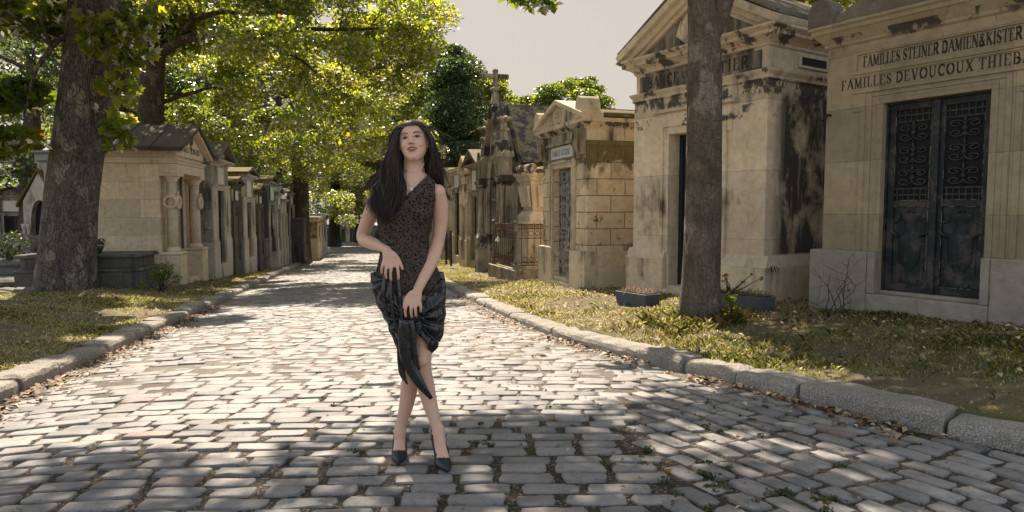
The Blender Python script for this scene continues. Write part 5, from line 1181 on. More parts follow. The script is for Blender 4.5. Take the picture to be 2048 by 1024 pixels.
tree('tree', 'slender dark trunk just right of the big plane tree', (b[0], b[1], zb_), [(b[0], b[1], zb_-.3, .33), tz(240, 300, Y, .30), tz(238, 150, Y, .28), tz(248, 20, Y, .25), tz(255, -200, Y, .15)], cl, 24000, .135, L_PLANE, B_BROWN, 6, GT)
# tree in the row with the arching branch
Y = 34.0; b = at(603, 490, Y); zb_ = zg(b[0], b[1])
cl = pclumps([(400, 780, 80, 330, 29, 38, 60, .7, 1.4), (430, 600, 300, 400, 32, 40, 14, .6, 1.1), (620, 860, 240, 420, 31, 38, 26, .6, 1.1), (300, 480, 180, 300, 33, 39, 10, .7, 1.2), (690, 780, 380, 440, 34, 38, 7, .4, .7)], R2)
tree('tree', 'ivy footed tree rising behind the row with an arching branch to the left', (b[0], b[1], zb_), [(b[0], b[1], zb_-.3, .50), tz(603, 440, Y, .42), tz(601, 370, Y, .38), tz(598, 300, Y, .36), tz(594, 270, Y, .3), tz(590, 180, Y, .22), tz(600, 60, Y, .14)],
     cl, 54000, .15, L_YEL, B_BROWN, 7, GT, extra_limbs=[[tz(597, 305, Y, .2), tz(580, 285, Y, .17), tz(555, 280, Y-.3, .15), tz(525, 290, Y-.6, .12), tz(508, 312, Y-.9, .10), tz(490, 330, Y-1.2, .06)], [tz(594, 270, Y, .14), tz(620, 230, Y, .1), tz(660, 210, Y, .07), tz(720, 180, Y, .04)]], twigs=2)
iv = MB(); cvy = [(*(at(601+dx, 400+dy, Y-.35)-np.array([b[0], b[1], zb_])), .45) for dx, dy in [(-8, -10), (6, 0), (0, 25), (-5, 45), (8, 60), (-2, 75)]]
# trunk of the dark tree at the street end and slim ones beyond
for (px, Y, r_, lab, reg, nl, m_) in [(668, 58, .46, 'dark trunked tree standing at the end of the left kerb', [(600, 760, 330, 420, 54, 62, 14, 1.0, 1.6), (620, 800, 180, 340, 54, 62, 22, 1.2, 2.2)], 22000, L_YEL),
        (714, 70, .28, 'slim dark tree beside her elbow at the end of the street', [(660, 860, 180, 400, 66, 76, 30, 1.3, 2.4)], 24000, L_PLANE),
        (560, 48, .4, 'leafy tree behind the far left mausoleums', [(380, 640, 40, 380, 44, 54, 46, 1.3, 2.2)], 36000, L_PLANE),
        (420, 40, .4, 'leafy tree above the grey mausoleums', [(300, 560, 40, 330, 36, 44, 36, 1.1, 1.8), (200, 330, 140, 300, 36, 42, 10, 1., 1.5)], 30000, L_DARK),
        (790, 62, .4, 'bright leafy tree directly behind her head', [(690, 880, 60, 420, 58, 70, 50, 1.4, 2.6)], 40000, L_YEL)]:
    b = at(px, 480, Y); zb_ = zg(b[0], b[1])
    tree('tree', lab, (b[0], b[1], zb_), [(b[0], b[1], zb_-.3, r_*1.2), tz(px, 440, Y, r_), tz(px+4, 330, Y, r_*.8), tz(px-4, 200, Y, r_*.5), tz(px, 60, Y, r_*.25)], pclumps(reg, R2), int(nl*1.3), .13+.0018*Y, m_, B_BROWN if Y < 50 else bark_mat('dark_bark', (.05, .045, .04), (.02, .02, .018), (.07, .06, .05), 4, .2), int(px), 'trees around the end of the street', seg=10, twigs=1)
# dark backdrop of trees on the left and centre
for i, (px, Y, x0, x1, y0, y1, nl, nc, m_, lab) in enumerate([
        (60, 26, -120, 240, -80, 400, 26000, 50, L_DARK, 'dark spreading tree behind the plane trunk at the left edge'),
        (-60, 34, -300, 160, -60, 430, 20000, 44, L_PLANE, 'tree at the far left edge in deep shade'),
        (180, 46, 40, 420, 60, 420, 30000, 50, L_PLANE, 'tree seen between the plane trunk and the cream roof'),
        (500, 74, 340, 700, 120, 440, 32000, 50, L_DARK, 'dark tree far behind the arching branch'),
        (760, 90, 640, 900, 150, 445, 36000, 46, L_DARK, 'dark tree far behind her shoulder'),
        (330, 80, 150, 480, 120, 440, 26000, 40, L_DARK, 'dark tree far behind the second trunk')]):
    b = at(px, 490, Y); zb_ = zg(b[0], b[1])
    tree('tree', lab, (b[0], b[1], zb_), [(b[0], b[1], zb_-.3, .4), tz(px, 350, Y, .33), tz(px+6, 200, Y, .24), tz(px, 60, Y, .1)], pclumps([(x0, x1, y0, y1, Y-3, Y+6, nc, .030*Y, .052*Y)], R2), int(nl*.62), .12+.0026*Y, m_, B_BROWN, 40+i, 'background trees on the left', seg=8, twigs=1)
# right hand background
for i, (px, Y, regs, nl, m_, lab) in enumerate([
        (905, 46, [(875, 935, 110, 330, 43, 49, 46, .9, 1.7), (890, 930, 88, 130, 44, 48, 7, .6, .9), (850, 965, 220, 400, 43, 50, 34, 1.1, 1.8)], 60000, L_DARK, 'tall dense dark tree left of the gothic cross'),
        (985, 52, [(950, 1022, 155, 330, 50, 55, 26, .8, 1.4)], 18000, L_YEL, 'lighter tree immediately behind the stone cross'),
        (1180, 50, [(1090, 1225, 165, 240, 47, 53, 22, .8, 1.3), (1040, 1130, 185, 260, 47, 53, 14, .7, 1.1), (1140, 1200, 158, 200, 48, 52, 6, .6, .9)], 22000, L_PLANE, 'round headed tree showing above the black mossy roof'),
        (860, 60, [(800, 900, 90, 400, 56, 66, 30, 1.3, 2.2)], 26000, L_DARK, 'dark tree behind her head, right of the bright one')]):
    b = at(px, 480, Y); zb_ = zg(b[0], b[1])
    tree('tree', lab, (b[0], b[1], zb_), [(b[0], b[1], zb_-.3, .4), tz(px, 380, Y, .32), tz(px, 280, Y, .24), tz(px, 200, Y, .12)], pclumps(regs, R2), int(nl*1.2), .12+.002*Y, m_, B_BROWN, 60+i, 'background trees on the right', seg=8, twigs=1)
b = (9.5, 19.0, zg(9.5, 19.0))
tree('tree', 'tree whose leaves show above the roofs at the top right', b, [(9.5, 19, b[2]-.2, .3), (9.6, 19, 4, .26), (9.4, 18.8, 8, .15)], pclumps([(1560, 1720, -110, 10, 17, 20, 14, .5, .8), (1560, 1700, -5, 18, 17, 19, 5, .25, .4), (1500, 1900, -330, -120, 17, 21, 12, .7, 1.0)], R2), 9000, .17, L_YEL, B_BROWN, 71, seg=10)

# ---- the slender tree on the right verge; its crown is overhead and casts the foreground shade
Y = 7.75; b = at(1400, 628, Y); zb_ = zg(b[0], b[1])
poly = [(-6.9, .3), (-6.3, 2.6), (-4.7, 3.15), (-2.4, 3.4), (-1.2, 3.6), (-.5, 4.0), (.8, 4.2), (1.3, 4.7), (2.1, 5.2), (2.85, 7.0), (3.6, 8.2), (7, 7.2), (7, -.5), (-6, -.5)]
def inpoly(x, y):
    c = False; n = len(poly)
    for i in range(n):
        (ax, ay), (bx, by) = poly[i], poly[i-1]
        if (ay > y) != (by > y) and x < (bx-ax)*(y-ay)/(by-ay)+ax: c = not c
    return c
cl = []; rg = np.random.default_rng(9)
while len(cl) < 190:
    x, y = rg.uniform(-6.9, 7), rg.uniform(-.5, 8.6)
    if not inpoly(x, y): continue
    h = rg.uniform(5.6, 8.6); P_ = (x-.223*h, y+.778*h)
    if hypot(P_[0]-1.5, P_[1]-7.5) > 9.6: continue
    if (h-CH)/P_[1] < .39: h = CH+.40*P_[1]+.3
    r_ = rg.uniform(.42, .78)
    cl.append((P_[0], P_[1], h, r_))
cl += [(*at(1050, 2, 9.2), .20), (*at(1095, 8, 9.2), .20), (*at(1075, -10, 9.2), .2), (*at(1028, -6, 9.2), .18), (*at(1110, -20, 9.2), .22)]
tree('slender_tree', 'slender tree with ringed bark on the right verge in front of the tall gabled tomb', (b[0], b[1], zb_),
     [(b[0], b[1], zb_-.2, .205), tz(1402, 560, Y, .20), tz(1407, 440, Y, .192), tz(1408, 300, Y, .185), tz(1409, 180, Y, .185), tz(1412, 90, Y, .195), tz(1402, 30, Y, .15), tz(1398, -120, Y, .14), tz(1385, -420, Y, .11), tz(1350, -800, Y, .06)],
     cl, 44000, .15, L_PLANE, B_CHERRY, 8, seg=28, flare=1.5, lstart=.6, twigs=2, rmul=(1, 1, .45),
     extra_limbs=[[tz(1414, 110, Y, .10), tz(1430, 60, Y-.02, .115), tz(1447, 0, Y-.05, .11), tz(1480, -120, Y-.1, .10), tz(1540, -300, Y-.2, .08), tz(1640, -500, Y-.3, .05)],
                  [tz(1400, -120, Y, .10), tz(1280, -220, Y+.3, .08), tz(1180, -200, Y+.8, .05), tz(1095, -60, Y+1.4, .02)],
                  [tz(1390, -300, Y, .10), tz(1100, -480, Y, .08), tz(700, -560, Y-.5, .05), tz(300, -560, Y-.5, .03)]])

# ---------------------------------------------------------------- grass, weeds, fallen leaves
def blade_mat():
    t = NT('grass_blade'); t.t.nodes.remove(t.p); at_ = t.n('Attribute', attribute_name='rnd')
    c = t.ramp(at_.outputs['Fac'], (0., (.035, .055, .014)), (.4, (.12, .14, .03)), (.62, (.34, .30, .13)), (1., (.62, .54, .39)))
    d = t.n('BsdfDiffuse'); t.l(c, d.inputs[0]); tr = t.n('BsdfTranslucent'); t.l(t.mix(1., c, (1.5, 1.5, .9), 'MULTIPLY'), tr.inputs[0]); m = t.n('MixShader'); m.inputs[0].default_value = .45
    t.l(d.outputs[0], m.inputs[1]); t.l(tr.outputs[0], m.inputs[2]); t.l(m.outputs[0], t.out.inputs[0]); return t.m
M_BLADE = blade_mat()
def grass(name, S, Tt, Z, h, seed, green, label, wid=.0035):
    rng = np.random.default_rng(seed); n = len(S)
    P = FO + S[:, None]*EV + Tt[:, None]*NV; a = rng.uniform(0, 2*pi, n); h = h*rng.uniform(.4, 1.25, n); le = rng.uniform(.2, 1.0, n)*h
    dx, dy = np.cos(a), np.sin(a); w = wid*(1+.12*np.hypot(P[:, 0], P[:, 1])*.6)
    def pt(k, s): 
        q = np.stack([P[:, 0]+dx*le*k*k - dy*w*s, P[:, 1]+dy*le*k*k + dx*w*s, Z + h*k*(1-.25*k)], 1); return q
    V = np.stack([pt(0, -1), pt(0, 1), pt(.55, .8), pt(1, .1), pt(1, -.1), pt(.55, -.8)], 1)
    V = V[:, [0, 1, 2, 3, 4, 5]]
    c = np.clip(green + rng.normal(0, .2, n), 0, 1)
    o = nmesh(name, V.reshape(-1, 3), np.arange(n*6).reshape(n, 6), M_BLADE, attr=[('rnd', 'FACE', c)]); return tag(o, label, 'grass', kind='stuff')
def gfield(n, s0, s1, side, emax, seed, dense=1.0):
    rng = np.random.default_rng(seed); s = s0+(s1-s0)*rng.uniform(0, 1, n)**1.5; e = KW-.035+(emax)*rng.uniform(0, 1, n)**1.1
    t = tk(s)+e if side > 0 else tl(s)-e
    f = np.sin(s*2.1+t*1.3)+np.sin(s*.9-t*2.7+1.2)+np.sin(s*5.1+t*4.3)*.6+np.sin(s*11-t*7)*.4
    keep = rng.uniform(0, 1, n) < np.clip(.55+.25*f, .12, 1); s, t, f = s[keep], t[keep], f[keep]
    return s, t, zverge(s, t), f
for side, nm, lab in ((1, 'grass', 'thin dry grass along the right kerb, lit by the sun'), (-1, 'grass', 'short dry grass along the left kerb in dappled shade')):
    s, t, z, f = gfield(240000, -4 if side > 0 else -1, 26, side, 5.5 if side > 0 else 7, 31+side)
    grass(nm, s, t, z-.005, .042+.012*f, 50+side, np.where(s > 3.2, .72, .58)-.08*f, lab, .0026)
# longer tufts
rg = np.random.default_rng(77); S, T2, H = [], [], []
def tuft(px, py, Y, n, rad, h):
    p = at(px, py, Y); s, t = to_st(p[0], p[1]); S.extend(rg.normal(s, rad, n)); T2.extend(rg.normal(t, rad, n)); H.extend([h]*n)
for k in range(60): tuft(rg.uniform(960, 1440), rg.uniform(560, 700), rg.uniform(6.5, 14), 30, .06, rg.uniform(.08, .15))
for k in range(34): tuft(rg.uniform(1290, 1480), 620, rg.uniform(7.1, 7.9), 40, .09, rg.uniform(.10, .22))
for k in range(26): tuft(rg.uniform(1500, 2048), 700, rg.uniform(5.6, 7.6), 26, .05, rg.uniform(.07, .13))
for k in range(60): tuft(rg.uniform(80, 560), 600, rg.uniform(10.5, 16), 26, .10, rg.uniform(.06, .12))
S = np.array(S); T2 = np.array(T2); ok = ((T2 > tk(S)+KW) | (T2 < tl(S)-KW)); S, T2, H = S[ok], T2[ok], np.array(H)[ok]
grass('grass_tufts', S, T2, zverge(S, T2)-.01, H*.8, 5, .62, 'taller wispy grass tufts round the tree foot and tomb bases', .0013)

def litter_mat():
    t = NT('dry_leaf'); at_ = t.n('Attribute', attribute_name='rnd')
    c = t.ramp(at_.outputs['Fac'], (0., (.06, .038, .022)), (.4, (.14, .078, .038)), (.75, (.27, .17, .09)), (1., (.50, .40, .27)))
    t.p.inputs['Subsurface Weight'].default_value = 0; return t.fin(c, .7, .3)
M_LIT = litter_mat()
def litter(name, S, T, z, size, seed, label):
    rng = np.random.default_rng(seed); n = len(S); P = FO + S[:, None]*EV + T[:, None]*NV
    a = rng.uniform(0, 2*pi, n); sz = size*rng.uniform(.35, 1.3, n); ux = np.stack([np.cos(a), np.sin(a), rng.normal(0, .28, n)], 1); uy = np.stack([-np.sin(a), np.cos(a), rng.normal(0, .28, n)], 1)
    ang = np.array([180, 230, 280, 320, 0, 40, 80, 130])*pi/180; rr = np.array([.5, .35, .5, .38, .62, .38, .5, .35])
    pr = np.stack([rr*np.cos(ang), rr*np.sin(ang)*.75, .22*np.abs(np.sin(ang))], 1)
    C = np.stack([P[:, 0], P[:, 1], z + sz*.2+.004], 1)
    V = C[:, None, :] + sz[:, None, None]*(pr[None, :, 0:1]*ux[:, None, :]+pr[None, :, 1:2]*uy[:, None, :]) ; V[:, :, 2] += sz[:, None]*pr[None, :, 2]
    o = nmesh(name, V.reshape(-1, 3), np.arange(n*8).reshape(n, 8), M_LIT, attr=[('rnd', 'FACE', rng.uniform(0, 1, n))]); return tag(o, label, 'leaves', kind='stuff')
rg = np.random.default_rng(12)
n = 2100; s = rg.uniform(-3, 10, n); s = s[np.sin(s*2.3)+np.sin(s*5.1+1)+rg.normal(0, .8, n) > -.4]; n = len(s); gut = np.abs(rg.normal(0, .16, n))
t = tk(s)-gut-.01; litter('fallen_leaves', s, t, zroad(s, t)-.004, .05, 1, 'brown fallen leaves drifted against the foot of the right kerb')
n = 1300; s = rg.uniform(0, 10, n); t = tl(s)+np.abs(rg.normal(0, .13, n))+.01; litter('fallen_leaves', s, t, zroad(s, t)-.004, .05, 2, 'brown fallen leaves drifted against the foot of the left kerb')
n = 9000; s = rg.uniform(-3, 16, n); t = np.where(rg.uniform(0, 1, n) < .72, tk(s)+KW+rg.uniform(.05, 4, n), tl(s)-KW-rg.uniform(.05, 4, n)); litter('fallen_leaves', s, t, zverge(s, t)+.012, .048, 3, 'scattered dry leaves lying in the grass of both verges')
n = 1500; s = rg.uniform(-3, 6, n); t = rg.uniform(-2.7, 3.4, n); ok = (t < tk(s)-.05) & (rg.uniform(0, 1, n) < np.where(t > .8, .9, .22)); s, t = s[ok], t[ok]; litter('fallen_leaves', s, t, zroad(s, t)-.004, .028, 4, 'small leaf crumbs scattered over the cobbles')
# weeds in the joints
rg = np.random.default_rng(31); C = []
for k in range(430):
    s = rg.uniform(-2.6, 7) if k < 330 else rg.uniform(6, 24); t = rg.uniform(-2.7, 3.2)
    if rg.uniform() > (.9 if t > .9 else .42) or t > tk(s)-.05 or t < tl(s)+.03: continue
    p = st(s, t); C.append((p[0], p[1], float(zroad(s, t))-.006, rg.uniform(.015, .042)))
for (px, py, nn) in [(1140, 900, 0)]: pass
for s0, t0, nn in [(-.55, 1.35, 16), (-.2, 1.1, 10), (-1.0, 1.6, 12), (.4, 1.9, 10)]:
    for k in range(nn): s, t = rg.normal(s0, .14), rg.normal(t0, .12); p = st(s, t); C.append((p[0], p[1], float(zroad(s, t))-.004, rg.uniform(.02, .04)))
o = leaves('weeds', np.array(C), 9500, .017, L_IVY, None, 13, rmul=(1, 1, .55), cval=1.25); tag(o, 'small green weeds sprouting in the joints between the cobbles', 'weeds', kind='stuff')

# planted things
def bush(name, label, c, clumps, n, size, mat, seed, cat='shrub', stems=8):
    r = empty(name, c, 0, label, cat); rg = np.random.default_rng(seed); m = MB()
    for q in clumps: m.tube(wob((rg.normal(0, .03), rg.normal(0, .03), 0), q[:3], 5, .05, rg), np.linspace(.010, .003, 5), 4, cap=False)
    m.build('stems', B_BROWN, r); leaves('foliage', np.array(clumps), n, size, mat, r, seed, rmul=(1, 1, .8)); return r
p = at(322, 560, 13.6); rg = np.random.default_rng(2)
bush('shrub', 'small leafy shrub at the corner of the slab tomb', (p[0], p[1], zg(p[0], p[1])), [(rg.normal(0, .13), rg.normal(0, .12), rg.uniform(.12, .55), rg.uniform(.08, .15)) for _ in range(16)], 900, .045, L_PLANE, 5)
p = at(20, 480, 14.8)
bush('shrub', 'pale trailing shrub growing over the headstone at the left edge', (p[0], p[1], zg(p[0], p[1])+.5), [(rg.normal(0, .25), rg.normal(0, .12), rg.uniform(.1, .62), rg.uniform(.10, .18)) for _ in range(16)], 1100, .05, L_IVY, 6)
p = at(1466, 610, 7.55)
bush('weed_shrub', 'sunlit weed with pale leaves and red berries at the right foot of the slender tree', (p[0], p[1], zg(p[0], p[1])), [(rg.normal(0, .06), rg.normal(0, .06), rg.uniform(.03, .30), rg.uniform(.03, .06)) for _ in range(12)], 330, .032, L_YEL, 7, 'weed')
def planter(px, py, Y, w, d, h, rz, label, lab2):
    p = at(px, py, Y); z = zg(p[0], p[1]); r = empty('planter', (p[0], p[1], z-.02), rz, label, 'planter')
    m = MB(); m.frus(-w/2, w/2, -d/2, d/2, 0, -w/2-.02, w/2+.02, -d/2-.02, d/2+.02, h); m.build('trough', M_PLANTER, r, .01)
    s = MB(); s.box(-w/2+.01, w/2-.01, -d/2+.01, d/2-.01, h, h+.012); s.build('soil', M_SOIL, r)
    rg = np.random.default_rng(int(px)); g = MB()
    for k in range(90):
        x, y = rg.uniform(-w/2, w/2), rg.uniform(-d/2, d/2); a = rg.uniform(0, 6.3); L = rg.uniform(.06, .16)
        g.tube([(x, y, h), (x+cos(a)*L*.5, y+sin(a)*L*.5, h+.05*rg.uniform(.4, 1.6)), (x+cos(a)*L, y+sin(a)*L-.03, h+rg.uniform(-.05, .03))], [.004, .003, .001], 3, cap=False)
    o = g.build('dead_plants', plain('dead_stems', (.26, .16, .08), .9), None); o.name = 'dead_plants'; o.location = r.location; o.rotation_euler = r.rotation_euler; tag(o, lab2, 'dead plants')
planter(1275, 597, 9.6, .58, .26, .20, radians(-57), 'slate grey planter left of the slender trunk at the tomb step', 'brown dead stalks spilling from the planter left of the trunk')
planter(1487, 612, 8.3, .66, .26, .22, radians(-57), 'slate grey planter right of the slender trunk', 'brown dead stalks in the planter right of the trunk')
p = at(1457, 585, 8.3); rg = np.random.default_rng(3)
bush('dried_flower', 'dark dried flower stalks standing above the right hand planter', (p[0], p[1], zg(p[0], p[1])+.2), [(rg.normal(0, .12), rg.normal(0, .04), rg.uniform(.10, .30), .03) for _ in range(9)], 120, .03, M_LIT, 8, 'dried flowers')
p = at(1690, 590, 8.0); m = MB(); rg = np.random.default_rng(9)
for k in range(9):
    e = (rg.uniform(-.55, .35), rg.uniform(-.3, .1), rg.uniform(.15, .75)); w = wob((rg.normal(0, .05), 0, 0), e, 7, .09, rg, .1); m.tube(w, np.linspace(.006, .002, 7), 4, cap=False)
    for q in range(2): m.tube(wob(w[4], w[4]+rg.normal(0, .16, 3)+[0, 0, .05], 4, .05, rg), np.linspace(.003, .001, 4), 3, cap=False)
o = m.build('bare_twigs', B_BROWN, None); q = st(*[float(v) for v in to_st(3.72, 7.85)]); o.location = (3.68, 7.72, zg(3.68, 7.72)-.02); tag(o, 'bare branching twigs leaning on the corner of the ochre mausoleum plinth', 'twigs')
p = at(191, 497, 13.95)
m = MB(); m.lathe([(.10, 0), (.15, .12), (.16, .13), (.16, .15), (.13, .15)], (0, 0, 0), 14); pt_ = empty('flower_pot', (p[0], p[1], ztop), 0, 'grey bowl of white flowers standing on the slab tomb', 'flower pot'); m.build('bowl', M_PLANTER, pt_)
leaves('foliage', np.array([(rg.normal(0, .08), rg.normal(0, .07), rg.uniform(.18, .30), .07) for _ in range(9)]), 420, .04, L_IVY, pt_, 3)
m = MB()
for k in range(16): m.ball((rg.normal(0, .11), rg.normal(0, .08), rg.uniform(.25, .40)), .022, 6, 4)
m.build('flowers', plain('white_petals', (.7, .68, .62), .7), pt_)
p = at(637, 505, 27.0); z = zg(p[0], p[1])
# grave flowers by the end of the left row
P = st(24.3, -3.9); cgr = [(rg.normal(0, .3), rg.normal(0, .3), rg.uniform(.1, .5), .14) for _ in range(14)]
bush('flower_bush', 'flowering grave plants in the grass before the dark cube tomb', (P[0], P[1], zg(*P)), cgr, 900, .07, L_YEL, 9)
# ---------------------------------------------------------------- the woman
WY = 3.42
w0 = at(838, 512, WY); WR = empty('person', (w0[0], WY, 0), 0, 'young woman in a dotted black top and glossy black skirt standing on the cobbles', 'person')
W0 = np.array([w0[0], WY, 0.0])
def P3(px, py, dy=0.0): return at(px, py, WY+dy) - W0
PM = WY/FPX
def remesh(mb, voxel, name, mat, parent, smooth_it=2, post=None):
    me = bpy.data.meshes.new('tmp'); me.from_pydata(np.concatenate(mb.v).tolist(), [], mb.f); o = bpy.data.objects.new('tmp', me); COL.objects.link(o)
    m = o.modifiers.new('r', 'REMESH'); m.mode = 'VOXEL'; m.voxel_size = voxel; m.use_smooth_shade = True
    s = o.modifiers.new('s', 'SMOOTH'); s.factor = .5; s.iterations = smooth_it
    dg = bpy.context.evaluated_depsgraph_get(); ev = o.evaluated_get(dg); m2 = bpy.data.meshes.new_from_object(ev)
    bpy.data.objects.remove(o); bpy.data.meshes.remove(me); m2.name = name
    co = np.zeros(len(m2.vertices)*3, np.float32); m2.vertices.foreach_get('co', co); co = co.reshape(-1, 3).astype(float)
    if post is not None: co = post(co); m2.vertices.foreach_set('co', co.astype(np.float32).ravel())
    m2.polygons.foreach_set('use_smooth', np.ones(len(m2.polygons), bool)); m2.materials.clear(); m2.materials.append(mat); m2.update()
    r = bpy.data.objects.new(name, m2); COL.objects.link(r); r.parent = parent; return r, co
def etube(mb, pts, ra, rb=None, seg=14, side=(1, 0, 0), cap=True):
    """tube with elliptical rings: ra along 'side', rb along the other axis; rounded ends"""
    pts = np.asarray(pts, float); ra = np.asarray(ra, float); rb = ra if rb is None else np.asarray(rb, float)
    T = np.gradient(pts, axis=0); T /= np.linalg.norm(T, axis=1)[:, None]; V = []; a = np.arange(seg)*2*pi/seg; side = np.array(side, float)
    P_ = [pts[0]-T[0]*ra[0]*.7] + list(pts) + [pts[-1]+T[-1]*ra[-1]*.7]; A_ = [ra[0]*.55]+list(ra)+[ra[-1]*.55]; B_ = [rb[0]*.55]+list(rb)+[rb[-1]*.55]; TT = [T[0]]+list(T)+[T[-1]]
    for p, r1, r2, t in zip(P_, A_, B_, TT):
        u = side-t*side.dot(t); u /= np.linalg.norm(u); v = np.cross(t, u); V.append(p+np.cos(a)[:, None]*u*r1+np.sin(a)[:, None]*v*r2)
    n = len(P_); mb.add(np.concatenate(V), [(i*seg+k, i*seg+(k+1) % seg, (i+1)*seg+(k+1) % seg, (i+1)*seg+k) for i in range(n-1) for k in range(seg)]+[tuple(range(seg-1, -1, -1)), tuple(range((n-1)*seg, n*seg))], 0, True)
def spl(K, n):
    """Catmull-like resample of rows"""
    K = np.array(K, float); d = np.concatenate([[0], np.cumsum(np.linalg.norm(np.diff(K[:, :3], axis=0), axis=1))]); q = np.linspace(0, d[-1], n)
    R = np.stack([np.interp(q, d, K[:, i]) for i in range(K.shape[1])], 1)
    for _ in range(max(1, n//len(K)//2)): R[1:-1] = (R[:-2]+2*R[1:-1]+R[2:])/4
    return R
# skin
t = NT('skin'); oc = t.obj(); n = t.noise(oc, 30, 4); n2 = t.noise(oc, 260, 3)
c = t.mix(n, (.59, .355, .245), (.66, .415, .295))
t.p.inputs['Subsurface Weight'].default_value = .12; t.p.inputs['Subsurface Radius'].default_value = (.02, .008, .004); t.p.inputs['Subsurface Scale'].default_value = .4
M_SKIN = t.fin(c, .48, .4, t.bump(n2, .12, .002))
M_LIP = plain('lips', (.30, .085, .075), .4, 0, 60, .15, .05); M_EYEW = plain('eye_white', (.34, .31, .29), .3, 0, 10, .02, 0); M_EYED = plain('lash_dark', (.012, .009, .008), .4, 0, 10, .1, 0)
M_BROW = plain('brow_dark', (.045, .03, .024), .8, 0, 200, .3, .1); M_GOLD = plain('gold', (.75, .52, .22), .25, 1.0, 10, .05, 0); M_SILVER = plain('silver', (.7, .68, .64), .3, 1.0, 10, .05, 0)
TOR = [(346, 829, 23, .052, .0), (354, 828, 30, .060, .0), (362, 826, 42, .068, .0), (371, 822, 54, .078, .0), (382, 818, 60, .088, .0), (396, 815, 60, .096, -.004), (412, 812, 55, .102, -.008), (432, 810, 52, .105, -.010), (452, 809, 50, .100, -.006), (474, 808, 46, .092, 0),
       (498, 810, 45, .088, 0), (522, 813, 52, .098, .004), (548, 816, 62, .112, .008), (574, 817, 65, .120, .012), (598, 818, 62, .118, .012)]
def torso(mb, inf=0.0, y0=0, y1=9999, bust=True):
    T_ = np.array([r for r in TOR if y0 <= r[0] <= y1], float); q = np.linspace(T_[0, 0], T_[-1, 0], 36); R = np.stack([q]+[np.interp(q, T_[:, 0], T_[:, i]) for i in range(1, 5)], 1)
    for _ in range(2): R[1:-1, 1:] = (R[:-2, 1:]+2*R[1:-1, 1:]+R[2:, 1:])/4
    V = []; seg = 40; a = np.arange(seg)*2*pi/seg
    for py, cx, hw, ry, dy in R:
        p = P3(cx, py, dy); e = 2.3; X = np.sign(np.cos(a))*np.abs(np.cos(a))**(2/e); Y = np.sign(np.sin(a))*np.abs(np.sin(a))**(2/e)
        V.append(np.stack([p[0]+(hw*PM+inf)*X, p[1]+(ry+inf)*Y, np.full(seg, p[2])], 1))
    n = len(V); V = V[::-1]
    mb.add(np.concatenate(V), [(i*seg+k, i*seg+(k+1) % seg, (i+1)*seg+(k+1) % seg, (i+1)*seg+k) for i in range(n-1) for k in range(seg)]+[tuple(range(seg-1, -1, -1)), tuple(range((n-1)*seg, n*seg))])
    if bust:
        for px in (787, 834): mb.ball(P3(px, 430, -.068), (.054+inf, .050+inf, .052+inf), 16, 12)
        mb.ball(P3(810, 418, -.05), (.07+inf, .045+inf, .06+inf), 16, 12)
        for px in (757, 876): mb.ball(P3(px, 386, .0), (.040+inf, .046+inf, .044+inf), 12, 10)
body = MB(); torso(body)
body.ball(P3(795, 585, .035), (.075, .085, .08), 14, 10); body.ball(P3(842, 585, .035), (.075, .085, .08), 14, 10)
# legs
def limb(mb, K, n=26, seg=16):
    K = np.array([(*P3(k[0], k[1], k[2]), k[3], k[4] if len(k) > 4 else k[3]) for k in K]); R = spl(K, n); etube(mb, R[:, :3], R[:, 3], R[:, 4], seg)
limb(body, [(846, 575, .01, .080, .085), (845, 640, -.02, .068, .074), (844, 695, -.045, .052, .056), (844, 722, -.055, .046, .050), (846, 742, -.045, .043, .046), (852, 775, -.02, .045, .052), (861, 812, -.03, .037, .043), (871, 845, -.06, .0275, .033), (877, 866, -.075, .027, .034)])
limb(body, [(792, 575, .01, .078, .085), (806, 640, .0, .066, .072), (819, 695, .005, .050, .054), (822, 715, .005, .045, .049), (822, 738, .02, .043, .046), (819, 775, .045, .045, .052), (812, 815, .045, .037, .043), (803, 845, .04, .0275, .033), (800, 862, .035, .027, .034)])
body.ball(P3(844, 721, -.095), (.030, .022, .034), 12, 10); body.ball(P3(822, 713, -.035), (.03, .02, .034), 12, 10)
